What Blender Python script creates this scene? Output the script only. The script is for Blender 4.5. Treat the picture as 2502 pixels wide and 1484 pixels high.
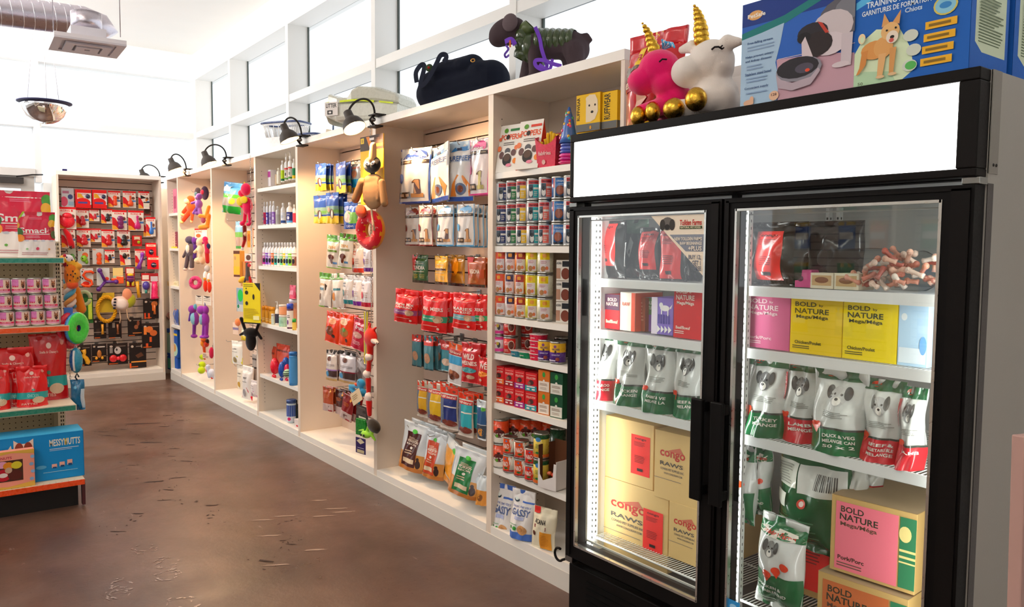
import bpy, bmesh, math, random
from math import pi, sin, cos, radians, sqrt
from mathutils import Vector, Matrix, Euler
from mathutils.bvhtree import BVHTree
for _o in list(bpy.data.objects): bpy.data.objects.remove(_o)
SC = bpy.context.scene
COL = SC.collection

# ---------------------------------------------------------------- camera
cd = bpy.data.cameras.new('camera'); cam = bpy.data.objects.new('camera', cd); COL.objects.link(cam)
cd.sensor_fit = 'HORIZONTAL'; cd.sensor_width = 36.0; cd.lens = 1919.59*36.0/2502.0
cd.clip_start = 0.05; cd.clip_end = 200
yaw, pitch, roll = 0.92688, -0.06872, 0.00743
fw = Vector((-sin(yaw)*cos(pitch), cos(yaw)*cos(pitch), sin(pitch)))
rt = fw.cross(Vector((0,0,1))).normalized(); up = rt.cross(fw)
rt, up = rt*cos(roll)+up*sin(roll), up*cos(roll)-rt*sin(roll)
M = Matrix((rt, up, -fw)).transposed().to_4x4(); M.translation = Vector((9.2309,-2.1752,1.4719))
cam.matrix_world = M
SC.camera = cam

# ---------------------------------------------------------------- view, world, lights
SC.view_settings.view_transform = 'Standard'; SC.view_settings.look = 'None'
SC.view_settings.exposure = 0.05; SC.view_settings.gamma = 1.0; SC.view_settings.use_curve_mapping = False
SC.cycles.max_bounces = 7; SC.cycles.diffuse_bounces = 4; SC.cycles.glossy_bounces = 4
SC.cycles.transparent_max_bounces = 12; SC.cycles.transmission_bounces = 6
SC.cycles.sample_clamp_indirect = 6.0
SC.cycles.use_denoising = True
wd = bpy.data.worlds.new('world'); SC.world = wd; wd.use_nodes = True
bg = wd.node_tree.nodes['Background']; bg.inputs[0].default_value = (0.93,0.97,1.0,1); bg.inputs[1].default_value = 1.4

def lamp(name, kind, loc, energy, color=(1,1,1), size=.1, size_y=None, direction=None, spot=None, blend=.5):
    l = bpy.data.lights.new(name, kind); l.energy = energy; l.color = color
    if kind == 'AREA':
        l.size = size
        if size_y: l.shape = 'RECTANGLE'; l.size_y = size_y
    elif kind == 'SUN': l.angle = size
    else: l.shadow_soft_size = size
    if spot: l.spot_size = spot; l.spot_blend = blend
    o = bpy.data.objects.new(name, l); COL.objects.link(o); o.location = loc
    if direction: o.rotation_euler = Vector(direction).to_track_quat('-Z','Y').to_euler()
    return o
# ceiling light panels of the shop (two rows above the aisle and one over the counter side)
for lx, ly in ((1.4,-1.9),(4.4,-2.2),(7.2,-2.6),(9.6,-3.0)):
    lamp('ceiling_panel_light','AREA',(lx,ly,3.52),10,(1,.86,.7),1.2,.6,(0,0,-1))
# added fill lights, out of view, aimed up to whiten the ceiling
for lx, ly, e in ((6.5,-4.6,75),(10.0,-4.6,75)):
    lamp('ceiling_fill_light','AREA',(lx,ly,3.0),e,(1,.96,.91),1.2,.5,(0,.15,1))
for lx, ly, e in ((0.6,-3.3,85),(2.6,-3.3,85)):
    lamp('ceiling_fill_light','AREA',(lx,ly,3.25),e,(1,.97,.94),1.0,.4,(0,.9,.6))

# ---------------------------------------------------------------- colours and materials
def lin(c):
    if isinstance(c, tuple): return c if len(c) == 4 else (*c, 1)
    c = c.lstrip('#'); v = [int(c[i:i+2],16)/255 for i in (0,2,4)]
    return (*[x/12.92 if x <= .04045 else ((x+.055)/1.055)**2.4 for x in v], 1)
def new_mat(name):
    m = bpy.data.materials.new(name); m.use_nodes = True
    return m, m.node_tree, m.node_tree.nodes['Principled BSDF']
def finish(name, rough, metal=0, spec=.5, bump=0, bscale=200, coat=0, sheen=0, alpha=1, emit=0):
    m, nt, b = new_mat(name)
    at = nt.nodes.new('ShaderNodeAttribute'); at.attribute_name = 'Col'
    nt.links.new(at.outputs['Color'], b.inputs['Base Color'])
    b.inputs['Metallic'].default_value = metal
    b.inputs['Specular IOR Level'].default_value = spec
    b.inputs['Coat Weight'].default_value = coat; b.inputs['Coat Roughness'].default_value = .12
    b.inputs['Sheen Weight'].default_value = sheen
    b.inputs['Alpha'].default_value = alpha
    tc = nt.nodes.new('ShaderNodeTexCoord'); n = nt.nodes.new('ShaderNodeTexNoise')
    n.inputs['Scale'].default_value = bscale; n.inputs['Detail'].default_value = 3
    nt.links.new(tc.outputs['Object'], n.inputs['Vector'])
    mr = nt.nodes.new('ShaderNodeMapRange'); mr.inputs[3].default_value = max(0,rough-.08); mr.inputs[4].default_value = min(1,rough+.08)
    nt.links.new(n.outputs['Fac'], mr.inputs[0]); nt.links.new(mr.outputs[0], b.inputs['Roughness'])
    if bump:
        bp = nt.nodes.new('ShaderNodeBump'); bp.inputs['Strength'].default_value = bump; bp.inputs['Distance'].default_value = .002
        nt.links.new(n.outputs['Fac'], bp.inputs['Height']); nt.links.new(bp.outputs[0], b.inputs['Normal'])
    if emit:
        nt.links.new(at.outputs['Color'], b.inputs['Emission Color']); b.inputs['Emission Strength'].default_value = emit
    return m
FIN = dict(
    matte=finish('paper_and_board', .62, spec=.3),
    gloss=finish('glossy_plastic', .28, coat=.25, bump=.05, bscale=60),
    foil=finish('crinkled_foil_film', .24, coat=.5, bump=.35, bscale=38),
    plush=finish('plush_fabric', .95, spec=.1, bump=.8, bscale=420, sheen=.4),
    knit=finish('woven_fabric', .85, spec=.2, bump=.6, bscale=700),
    metal=finish('bare_metal', .3, metal=1, bscale=80),
    gold=finish('gold_lame_fabric', .28, metal=1, bump=.5, bscale=90),
    paint=finish('painted_metal', .45, spec=.4, bump=.03),
    satin=finish('satin_black_plastic', .5, spec=.12),
    wood=finish('melamine_board', .45, spec=.4, bump=.02, bscale=30),
    emit=finish('lit_surface', .5, emit=6.0),
    glow=finish('lit_bulb', .5, emit=30.0),
)
def clear_mat(name, tint, refl_rough=.03, base=.0, amount=.06):
    m, nt, b = new_mat(name); nt.nodes.remove(b); out = nt.nodes['Material Output']
    tr = nt.nodes.new('ShaderNodeBsdfTransparent'); tr.inputs[0].default_value = (*tint,1)
    gl = nt.nodes.new('ShaderNodeBsdfGlossy'); gl.inputs['Roughness'].default_value = refl_rough
    fr = nt.nodes.new('ShaderNodeFresnel'); fr.inputs[0].default_value = 1.45
    ad = nt.nodes.new('ShaderNodeMath'); ad.operation = 'ADD'; ad.inputs[1].default_value = base; ad.use_clamp = True
    mx = nt.nodes.new('ShaderNodeMixShader')
    ge = nt.nodes.new('ShaderNodeNewGeometry'); iv = nt.nodes.new('ShaderNodeMath'); iv.operation = 'SUBTRACT'; iv.inputs[0].default_value = 1
    ml = nt.nodes.new('ShaderNodeMath'); ml.operation = 'MULTIPLY'       # only the outer skin of the pane mirrors
    nt.links.new(ge.outputs['Backfacing'], iv.inputs[1]); nt.links.new(fr.outputs[0], ad.inputs[0])
    nt.links.new(ad.outputs[0], ml.inputs[0]); nt.links.new(iv.outputs[0], ml.inputs[1]); nt.links.new(ml.outputs[0], mx.inputs[0])
    nt.links.new(tr.outputs[0], mx.inputs[1]); nt.links.new(gl.outputs[0], mx.inputs[2]); nt.links.new(mx.outputs[0], out.inputs[0])
    return m
FIN['glass'] = clear_mat('door_glass', (.96,.98,.97), .02, .07)
FIN['window'] = clear_mat('window_glass', (.98,.99,1), .02, .0)
FIN['clear'] = clear_mat('clear_plastic_film', (.9,.92,.93), .12, .06)
FKEYS = list(FIN)

# ---------------------------------------------------------------- mesh builder
class MB:
    def __init__(s): s.v=[]; s.f=[]; s.c=[]; s.m=[]; s.sm=[]
    def add(s, vs, fs, col, fin='matte', smooth=False):
        o=len(s.v); s.v += [tuple(v) for v in vs]; col = lin(col); k = FKEYS.index(fin)
        for f in fs: s.f.append([i+o for i in f]); s.c.append(col); s.m.append(k); s.sm.append(smooth)
        return s
    def box(s, a, b, col, fin='matte'):
        (x0,y0,z0),(x1,y1,z1) = a,b
        vs=[(x0,y0,z0),(x1,y0,z0),(x1,y1,z0),(x0,y1,z0),(x0,y0,z1),(x1,y0,z1),(x1,y1,z1),(x0,y1,z1)]
        return s.add(vs,[(0,3,2,1),(4,5,6,7),(0,1,5,4),(1,2,6,5),(2,3,7,6),(3,0,4,7)],col,fin)
    def bbox(s, a, b, col, fin='matte', bev=.003):      # bevelled box
        bm = bmesh.new(); bmesh.ops.create_cube(bm, size=1)
        for v in bm.verts: v.co = Vector(((a[0]+b[0])/2+v.co.x*(b[0]-a[0]), (a[1]+b[1])/2+v.co.y*(b[1]-a[1]), (a[2]+b[2])/2+v.co.z*(b[2]-a[2])))
        bmesh.ops.bevel(bm, geom=bm.edges[:], offset=bev, segments=2, affect='EDGES', profile=.5)
        bm.verts.index_update(); s.add([v.co for v in bm.verts],[[v.index for v in f.verts] for f in bm.faces],col,fin); bm.free(); return s
    def tube(s, pts, r, col, fin='metal', n=8, closed=False, caps=True):
        pts=[Vector(p) for p in pts]; N=len(pts); vs=[]; rs = r if isinstance(r,(list,tuple)) else [r]*N
        pn=None
        for i,p in enumerate(pts):
            a=pts[(i-1)%N] if (i>0 or closed) else p; b=pts[(i+1)%N] if (i<N-1 or closed) else p
            t=(b-a).normalized() if (b-a).length>1e-9 else Vector((0,0,1))
            if pn is None: pn=t.orthogonal().normalized()
            else:
                pn = pn - t*pn.dot(t); pn = pn.normalized() if pn.length>1e-6 else t.orthogonal().normalized()
            bn=t.cross(pn)
            for k in range(n): an=2*pi*k/n; vs.append(p+(pn*cos(an)+bn*sin(an))*rs[i])
        fs=[]
        for i in range(N if closed else N-1):
            j=(i+1)%N
            for k in range(n): k2=(k+1)%n; fs.append((i*n+k,i*n+k2,j*n+k2,j*n+k))
        if caps and not closed: fs.append(tuple(range(n))[::-1]); fs.append(tuple((N-1)*n+k for k in range(n)))
        return s.add(vs,fs,col,fin,True)
    def lathe(s, prof, col, fin='gloss', n=20, c=(0,0,0), smooth=True, sx=1, sy=1):
        # prof = [(r,z)...] bottom to top; col may be a list, one per ring gap
        vs=[]
        for r,z in prof:
            for k in range(n): a=2*pi*k/n; vs.append((c[0]+r*cos(a)*sx,c[1]+r*sin(a)*sy,c[2]+z))
        for i in range(len(prof)-1):
            pass
        o=len(s.v); s.v += vs
        for i in range(len(prof)-1):
            cc = lin(col[i] if isinstance(col,list) else col)
            for k in range(n):
                k2=(k+1)%n; s.f.append([o+i*n+k,o+i*n+k2,o+(i+1)*n+k2,o+(i+1)*n+k]); s.c.append(cc); s.m.append(FKEYS.index(fin)); s.sm.append(smooth)
        for i,cc in ((0,col[0] if isinstance(col,list) else col),(len(prof)-1,col[-1] if isinstance(col,list) else col)):
            if prof[i][0]>1e-5:
                f=[o+i*n+k for k in range(n)]; f = f[::-1] if i==0 else f
                s.f.append(f); s.c.append(lin(cc)); s.m.append(FKEYS.index(fin)); s.sm.append(False)
        return s
    def ell(s, c, r, col, fin='plush', n=14, m=9, rot=None):
        vs=[]; R = Euler(rot).to_matrix() if rot else None
        for i in range(m+1):
            th=pi*i/m
            for k in range(n):
                a=2*pi*k/n; p=Vector((r[0]*sin(th)*cos(a), r[1]*sin(th)*sin(a), r[2]*cos(th)))
                if R: p=R@p
                vs.append(p+Vector(c))
        fs=[(i*n+k,(i+1)*n+k,(i+1)*n+(k+1)%n,i*n+(k+1)%n) for i in range(m) for k in range(n)]
        return s.add(vs,fs,col,fin,True)
    def xf(s, M, i0=0):
        for i in range(i0,len(s.v)): s.v[i]=tuple(M@Vector(s.v[i]))
        return s
    def mesh(s, name):
        me=bpy.data.meshes.new(name); me.from_pydata(s.v,[],s.f); used=sorted(set(s.m))
        for k in used: me.materials.append(FIN[FKEYS[k]])
        idx={k:i for i,k in enumerate(used)}
        me.polygons.foreach_set('material_index',[idx[k] for k in s.m]); me.polygons.foreach_set('use_smooth',s.sm)
        ca=me.color_attributes.new('Col','FLOAT_COLOR','CORNER'); buf=[]
        for p,c in zip(me.polygons,s.c): buf += list(c)*p.loop_total
        ca.data.foreach_set('color',buf); me.update(); return me
    def build(s, name, parent=None, loc=(0,0,0), rot=(0,0,0)):
        o=bpy.data.objects.new(name,s.mesh(name)); COL.objects.link(o); o.location=loc; o.rotation_euler=rot
        if parent: o.parent=parent
        return o
def tag(o, label=None, cat=None, group=None, kind=None):
    if label: o['label']=label
    if cat: o['category']=cat
    if group: o['group']=group
    if kind: o['kind']=kind
    return o
def thing(name, label, cat, loc=(0,0,0), rot=(0,0,0), group=None):
    o=bpy.data.objects.new(name,None); COL.objects.link(o); o.location=loc; o.rotation_euler=rot; o.empty_display_size=.05
    return tag(o,label,cat,group)
def dup(o, loc=None, label=None, parent=None):
    c=o.copy(); COL.objects.link(c)
    if parent: c.parent=parent
    if loc is not None: c.location=loc
    if label: c['label']=label
    for ch in list(o.children): dup(ch,parent=c)
    return c

# ---------------------------------------------------------------- printing on surfaces
_TC={}
def text_geo(t):
    if t in _TC: return _TC[t]
    cu=bpy.data.curves.new('t','FONT'); cu.body=t; cu.resolution_u=2; cu.offset=.022
    o=bpy.data.objects.new('t',cu); COL.objects.link(o)
    dg=bpy.context.evaluated_depsgraph_get(); me=bpy.data.meshes.new_from_object(o.evaluated_get(dg))
    vs=[(v.co.x,v.co.y) for v in me.vertices]; fs=[tuple(p.vertices) for p in me.polygons]
    bpy.data.objects.remove(o); bpy.data.curves.remove(cu); bpy.data.meshes.remove(me)
    if vs:
        x0=min(v[0] for v in vs); x1=max(v[0] for v in vs); y0=min(v[1] for v in vs); y1=max(v[1] for v in vs)
        vs=[((x-x0)/(x1-x0+1e-9),(y-y0)/(y1-y0+1e-9)) for x,y in vs]
    _TC[t]=(vs,fs); return _TC[t]
def R_(u0,v0,u1,v1,c): return ('r',u0,v0,u1,v1,c)
def E_(u,v,ru,rv,c): return ('e',u,v,ru,rv,c)
def T_(t,u,v,w,h,c,rot=0): return ('t',t,u,v,w,h,c,rot)
def P_(pts,c): return ('p',pts,c)
def lines(u0,u1,v0,v1,n,c,seed=0):      # rows of small print
    rnd=random.Random(seed); out=[]; dv=(v1-v0)/n
    for i in range(n): out.append(R_(u0,v0+dv*(i+.25),u0+(u1-u0)*rnd.uniform(.6,1),v0+dv*(i+.65),c))
    return out
def dog(u,v,s,c1,c2,k=1.0):             # small printed animal head
    return [E_(u,v,s*.62,s*k*.7,c1),E_(u-s*.62,v+s*k*.25,s*.25,s*k*.5,c2),E_(u+s*.62,v+s*k*.25,s*.25,s*k*.5,c2),E_(u,v-s*k*.35,s*.3,s*k*.3,'f0ece4'),
            E_(u,v-s*k*.22,s*.12,s*k*.1,'101010'),E_(u-s*.25,v+s*k*.12,s*.08,s*k*.08,'101010'),E_(u+s*.25,v+s*k*.12,s*.08,s*k*.08,'101010')]
def prints(mb, S, els, fin='matte', nu=8, nv=8, off=.0007, step=.00018):
    e=1e-3
    def at(u,v,h):
        u=min(max(u,0),1); v=min(max(v,0),1)      # the print ends at the edge of its face
        p=S(u,v); n=(S(min(u+e,1.2),v)-S(u-e,v)).cross(S(u,v+e)-S(u,v-e))
        n = n.normalized() if n.length>1e-12 else Vector((0,-1,0))
        return p+n*h
    for i,q in enumerate(els):
        h=off+step*i; k=q[0]
        if k=='r':
            _,u0,v0,u1,v1,c=q; a=max(1,round(abs(u1-u0)*nu)); b=max(1,round(abs(v1-v0)*nv))
            vs=[at(u0+(u1-u0)*x/a,v0+(v1-v0)*y/b,h) for y in range(b+1) for x in range(a+1)]
            mb.add(vs,[(y*(a+1)+x,y*(a+1)+x+1,(y+1)*(a+1)+x+1,(y+1)*(a+1)+x) for y in range(b) for x in range(a)],c,fin,nu>1)
        elif k=='e':
            _,u,v,ru,rv,c=q; n=16; vs=[at(u,v,h)]
            for r in (.5,1): vs += [at(u+ru*r*cos(2*pi*j/n),v+rv*r*sin(2*pi*j/n),h) for j in range(n)]
            fs=[(0,1+j,1+(j+1)%n) for j in range(n)]+[(1+j,1+n+j,1+n+(j+1)%n,1+(j+1)%n) for j in range(n)]
            mb.add(vs,fs,c,fin)
        elif k=='p':
            pts=q[1]; mb.add([at(u,v,h) for u,v in pts],[tuple(range(len(pts)))],q[2],fin)
        elif k=='t':
            _,t,u,v,w,hh,c,rot=q; vs,fs=text_geo(t)
            if rot: mb.add([at(u-(b-.5)*w,v+(a-.5)*hh,h) for a,b in vs],fs,c,fin) if rot>0 else mb.add([at(u+(b-.5)*w,v-(a-.5)*hh,h) for a,b in vs],fs,c,fin)
            else: mb.add([at(u+(a-.5)*w,v+(b-.5)*hh,h) for a,b in vs],fs,c,fin)
    return mb

# ---------------------------------------------------------------- package shapes (front faces -Y, base at z=0)
def box_mb(w,d,h,base,front=(),side=(),top=(),fin='matte',left=(),side_col=None,bev=.0015):
    mb=MB(); mb.bbox((-w/2,-d/2,0),(w/2,d/2,h),base,fin,bev)
    prints(mb,lambda u,v:Vector(((u-.5)*w,-d/2,v*h)),front,fin,1,1)
    prints(mb,lambda u,v:Vector((w/2,(u-.5)*d,v*h)),side,fin,1,1)
    prints(mb,lambda u,v:Vector((-w/2,(.5-u)*d,v*h)),left,fin,1,1)
    prints(mb,lambda u,v:Vector(((u-.5)*w,(v-.5)*d,h)),top,fin,1,1)
    return mb
def pouch_surf(w,h,d,style,seed=0):
    rnd=random.Random(seed); ph=[rnd.uniform(0,6) for _ in range(6)]; am=d*.05+.0006
    def prof(v):
        v=min(max(v,0),1)
        if style=='stand': return (1-min(1,v/.9))**.55 if v<.9 else 0
        if style=='pillow': return sin(pi*min(max((v-.06)/.86,0),1))**.5
        return 0 if v>.84 else sin(pi*min(max((.86-v)/.98+.1,0),1))**.6     # hang
    def wid(v):
        if style=='stand': return 1-.05*sin(pi*min(max(v,0),1))
        return 1-.035*sin(pi*min(max(v,0),1))
    def S(u,v):
        uu=min(max(u,0),1); t=d/2*max(0,1-abs(2*uu-1)**2.6)**.8*prof(v)
        t+=am*(sin(11*u+5*v+ph[0])*sin(7*v+ph[1])+.6*sin(17*u-9*v+ph[2]))*max(0,1-abs(2*uu-1)**3)
        return Vector(((u-.5)*w*wid(v)+am*.6*sin(9*v+ph[3]),-t+am*.8*sin(6*v+ph[4]),v*h))
    return S
def pouch_mb(w,h,d,base,els,style='stand',fin='foil',seed=0,back=None,nu=16,nv=26):
    S=pouch_surf(w,h,d,style,seed); mb=MB(); vs=[]
    for j in range(nv+1):
        for i in range(nu+1): vs.append(S(i/nu,j/nv))
    n0=len(vs)
    for j in range(nv+1):
        for i in range(nu+1):
            p=S(i/nu,j/nv); q=Vector((p.x,-p.y+.0012,p.z)); vs.append(q)
    k=nu+1; F=[(j*k+i,j*k+i+1,(j+1)*k+i+1,(j+1)*k+i) for j in range(nv) for i in range(nu)]
    B=[tuple(n0+a for a in (f[1],f[0],f[3],f[2])) for f in F]
    mb.add(vs,F,base,fin,True); o=[tuple(x) for x in B]
    mb.f += [list(f) for f in o]; mb.c += [lin(back or base)]*len(o); mb.m += [FKEYS.index(fin)]*len(o); mb.sm += [True]*len(o)
    rim=[[i for i in range(k)]+[n0+i for i in range(nu,-1,-1)]]
    rim += [[j*k,(j+1)*k,n0+(j+1)*k,n0+j*k] for j in range(nv)]+[[(j+1)*k-1+0,n0+(j+1)*k-1,n0+(j+2)*k-1,(j+2)*k-1] for j in range(nv)]
    rim += [[nv*k+i for i in range(k)]+[n0+nv*k+i for i in range(nu,-1,-1)]]
    for f in rim: mb.f.append(f); mb.c.append(lin(base)); mb.m.append(FKEYS.index(fin)); mb.sm.append(False)
    prints(mb,S,els,fin,18,30,.0016)
    return mb
def cyl_surf(r,z0,z1):      # u = 0..1 once round, centre of the front at u=.5 (-Y)
    def S(u,v):
        a=(u-.5)*2*pi-pi/2; return Vector((r*cos(a),r*sin(a),z0+v*(z1-z0)))
    return S
def place(o, bb, lean=0, roll=0):
    o.location=(bb[0],bb[1],bb[2]); o.rotation_euler=(radians(lean),radians(roll),radians(bb[5])); return o
LEDGES=[((6.16,7.05),(.126,.4145,.7335,.9735,1.1525,1.4875,1.8325)),((7.1,8.4),(.409,.919,1.182,1.369)),((2.87,3.73),(.126,.4405,.8625,1.3255,1.6505,1.9455)),((.03,.45),(.126,.6155,1.0445,1.4585,1.8365))]
def rest(bb):      # let a standing thing stand exactly on its shelf
    for (a,b),zs in LEDGES:
        if a<bb[0]<b and -.24<bb[1]<.34 and bb[2]<1.95:
            z=min(zs,key=lambda q:abs(q-bb[2]))
            if abs(z-bb[2])<.055: return (bb[0],bb[1],z,bb[3],bb[2]+bb[4]-z,bb[5])
    return bb
def pouch(label, bb, base, els, d=.05, style='stand', fin='foil', lean=0, roll=0, group=None, name='treat_pouch', cat='bag', seed=None, more=0, step=.035, back=None, mlabel=None):
    bb=rest(bb)
    sd = seed if seed is not None else int(bb[0]*977+bb[2]*1313+bb[1]*77)
    mb=pouch_mb(bb[3],bb[4],d,base,els,style,fin,sd,back)
    o=place(tag(mb.build(name),label,cat,group),bb,lean,roll)
    step=max(step,d*.8)
    for k in range(more):
        th=radians(bb[5]); c=dup(o,(bb[0]-sin(th)*step*(k+1)+.004*sin(k*3+sd),bb[1]+cos(th)*step*(k+1),bb[2]-.002*(k+1)))
        od=', '+['second','third','fourth','fifth'][k]+' in line'; fits=len((label+od).split())<=16
        c['label']=(label if fits else label.split(',')[0])+od; c['group']=group or (label.split(',')[0]+' on one hook')
        o['group']=c['group']
    return o
def carton(label, bb, d, base, front=(), side=(), top=(), group=None, name='carton', cat='box', lean=0, roll=0, fin='matte', left=()):
    bb=rest(bb); mb=box_mb(bb[3],d,bb[4],base,front,side,top,fin,left); th=radians(bb[5]); bb=(bb[0]-sin(th)*d/2,bb[1]+cos(th)*d/2,*bb[2:])   # bb gives the front face
    return place(tag(mb.build(name),label,cat,group),bb,lean,roll)
def can(label, x, y, z, r, h, base, els, rot=35, group=None, top='c9c9c6', name='food_can', cat='can', ribs=False):
    t=thing(name,label,cat,(x,y,z),(0,0,radians(rot)),group)
    mb=MB(); mb.lathe([(r*.93,0),(r,.003),(r,.006),(r*.975,.008),(r*.975,h-.008),(r,h-.006),(r,h-.002),(r*.94,h),(r*.9,h-.003)],'b9b9b4','metal',24); mb.build('can_body',t)
    mb=MB(); r2=r*.985; mb.lathe([(r2,.008),(r2,h-.008)],base,'gloss',24)
    prints(mb,cyl_surf(r2,.008,h-.008),els,'gloss',24,1,.0005,.00012); mb.build('paper_label',t)
    return t
def remeshed(parts, voxel=.006, fin='plush', smooth=3, fins=None):
    """parts: ('s',c,r,col[,rot]) ellipsoids, ('c',p0,p1,r0,r1,col) tapered limbs -> one continuous surface"""
    src=MB()
    for q in parts:
        if q[0]=='s': src.ell(q[1],q[2],q[3],'plush',16,10,q[4] if len(q)>4 else None)
        else:
            a,b=Vector(q[1]),Vector(q[2]); n=6; pts=[a.lerp(b,i/n) for i in range(n+1)]; rs=[q[3]+(q[4]-q[3])*i/n for i in range(n+1)]
            src.tube(pts,rs,q[5],'plush',12); src.ell(a,(q[3],)*3,q[5]); src.ell(b,(q[4],)*3,q[5])
    me=src.mesh('tmp'); o=bpy.data.objects.new('tmp',me); COL.objects.link(o)
    m=o.modifiers.new('r','REMESH'); m.mode='VOXEL'; m.voxel_size=voxel
    s=o.modifiers.new('s','SMOOTH'); s.iterations=smooth; s.factor=.5
    dg=bpy.context.evaluated_depsgraph_get(); res=bpy.data.meshes.new_from_object(o.evaluated_get(dg))
    bv=BVHTree.FromPolygons([Vector(v) for v in src.v],src.f)
    mb=MB(); mb.v=[tuple(v.co) for v in res.vertices]
    for p in res.polygons:
        loc,nr,ix,ds=bv.find_nearest(p.center); mb.f.append(list(p.vertices)); mb.c.append(src.c[ix] if ix is not None else (1,1,1,1)); mb.m.append(FKEYS.index(fin)); mb.sm.append(True)
    bpy.data.objects.remove(o); bpy.data.meshes.remove(me); bpy.data.meshes.remove(res)
    return mb

# ================================================================= the room shell
def struct(name, mb, label=None):
    return tag(mb.build(name), label, None, None, 'structure')
def wall_paint(name, col, rough=.7):
    m, nt, b = new_mat(name); tc=nt.nodes.new('ShaderNodeTexCoord'); n=nt.nodes.new('ShaderNodeTexNoise'); n.inputs['Scale'].default_value=2.2
    nt.links.new(tc.outputs['Object'],n.inputs['Vector']); cr=nt.nodes.new('ShaderNodeValToRGB')
    c=lin(col); cr.color_ramp.elements[0].color=(c[0]*.95,c[1]*.95,c[2]*.95,1); cr.color_ramp.elements[1].color=c
    nt.links.new(n.outputs['Fac'],cr.inputs[0]); nt.links.new(cr.outputs[0],b.inputs['Base Color']); b.inputs['Roughness'].default_value=rough
    return m
def floor_mat():
    m, nt, b = new_mat('polished_concrete'); N=nt.nodes.new; L=nt.links.new
    tc=N('ShaderNodeTexCoord')
    def noise(scale,det=5,rough=.6,vec=None):
        n=N('ShaderNodeTexNoise'); n.inputs['Scale'].default_value=scale; n.inputs['Detail'].default_value=det; n.inputs['Roughness'].default_value=rough
        L(vec or tc.outputs['Object'],n.inputs['Vector']); return n.outputs['Fac']
    def ramp(src,stops):
        r=N('ShaderNodeValToRGB'); els=r.color_ramp.elements
        while len(els)<len(stops): els.new(.5)
        for e,(p,c) in zip(els,stops): e.position=p; e.color=c if len(c)==4 else (*c,1)
        L(src,r.inputs[0]); return r.outputs[0]
    def mix(f,a,b_):
        x=N('ShaderNodeMix'); x.data_type='RGBA'
        L(f,x.inputs[0]); L(a,x.inputs[6]); 
        if isinstance(b_,tuple): x.inputs[7].default_value=b_
        else: L(b_,x.inputs[7])
        return x.outputs[2]
    mp=N('ShaderNodeMapping'); mp.inputs['Rotation'].default_value=(0,0,.5); mp.inputs['Scale'].default_value=(1,3.5,1); L(tc.outputs['Object'],mp.inputs[0])
    c=ramp(noise(1.3,6),[(.3,lin('49342a')),(.5,lin('5e4438')),(.72,lin('715547'))])
    c2=ramp(noise(2.2,4,.5,mp.outputs[0]),[(.35,(.6,.6,.6)),(.7,(1,1,1))])
    mu=N('ShaderNodeMix'); mu.data_type='RGBA'; mu.blend_type='MULTIPLY'; mu.inputs[0].default_value=.5; L(c,mu.inputs[6]); L(c2,mu.inputs[7]); c=mu.outputs[2]
    # dark chips and pits
    big=ramp(noise(1.7,2),[(.5,(0,0,0)),(.62,(1,1,1))]); chips=ramp(noise(26,3,.5,mp.outputs[0]),[(.66,(0,0,0)),(.69,(1,1,1))])
    mm=N('ShaderNodeMath'); mm.operation='MULTIPLY'; L(big,mm.inputs[0]); L(chips,mm.inputs[1]); c=mix(mm.outputs[0],c,lin('3f2118'))
    spk=ramp(noise(95,2,.5),[(.70,(0,0,0)),(.73,(1,1,1))]); c=mix(spk,c,lin('4a2c22'))
    # pale scuffs
    mp2=N('ShaderNodeMapping'); mp2.inputs['Rotation'].default_value=(0,0,-.35); mp2.inputs['Scale'].default_value=(2.2,9,1); L(tc.outputs['Object'],mp2.inputs[0])
    sc=ramp(noise(2.6,5,.55,mp2.outputs[0]),[(.69,(0,0,0)),(.76,(.55,.55,.55))]); c=mix(sc,c,lin('b8a59c'))
    L(c,b.inputs['Base Color'])
    r=ramp(noise(3.2,5),[(.3,(.26,.26,.26)),(.7,(.44,.44,.44))]); L(r,b.inputs['Roughness']); b.inputs['Specular IOR Level'].default_value=.5
    bp=N('ShaderNodeBump'); bp.inputs['Strength'].default_value=.12; bp.inputs['Distance'].default_value=.01; L(noise(22,4),bp.inputs['Height']); L(bp.outputs[0],b.inputs['Normal'])
    return m
X0,X1,Y0,Y1,ZC=-.45,13.0,-7.0,.66,3.7
fl=struct('floor',MB().box((X0-.3,Y0,-.1),(X1,Y1,0),'765748')); fl.data.materials.clear(); fl.data.materials.append(floor_mat())
WP=wall_paint('white_wall_paint','f8f7f4')
def wallbox(name,*boxes):
    mb=MB()
    for a,b in boxes: mb.box(a,b,'ffffff')
    o=struct(name,mb); o.data.materials.clear(); o.data.materials.append(WP); return o
wallbox('ceiling',((X0-.3,Y0,ZC),(X1,Y1,ZC+.1)))
wallbox('wall_back',((X0,.42,0),(X1,Y1,2.16)),((X0-.3,.42,3.4),(X1,Y1,ZC)))
wallbox('wall_left',((X0-.25,-1.12,0),(X0,.42,2.14)),((X0-.25,Y0,3.4),(X0,.42,ZC)),((X0-.25,-3.2,0),(X0,-2.3,3.4)),((X0-.25,Y0,0),(X0,-3.2,.5)))
wallbox('wall_right',((12.9,Y0,0),(X1,Y1,ZC)))
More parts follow.
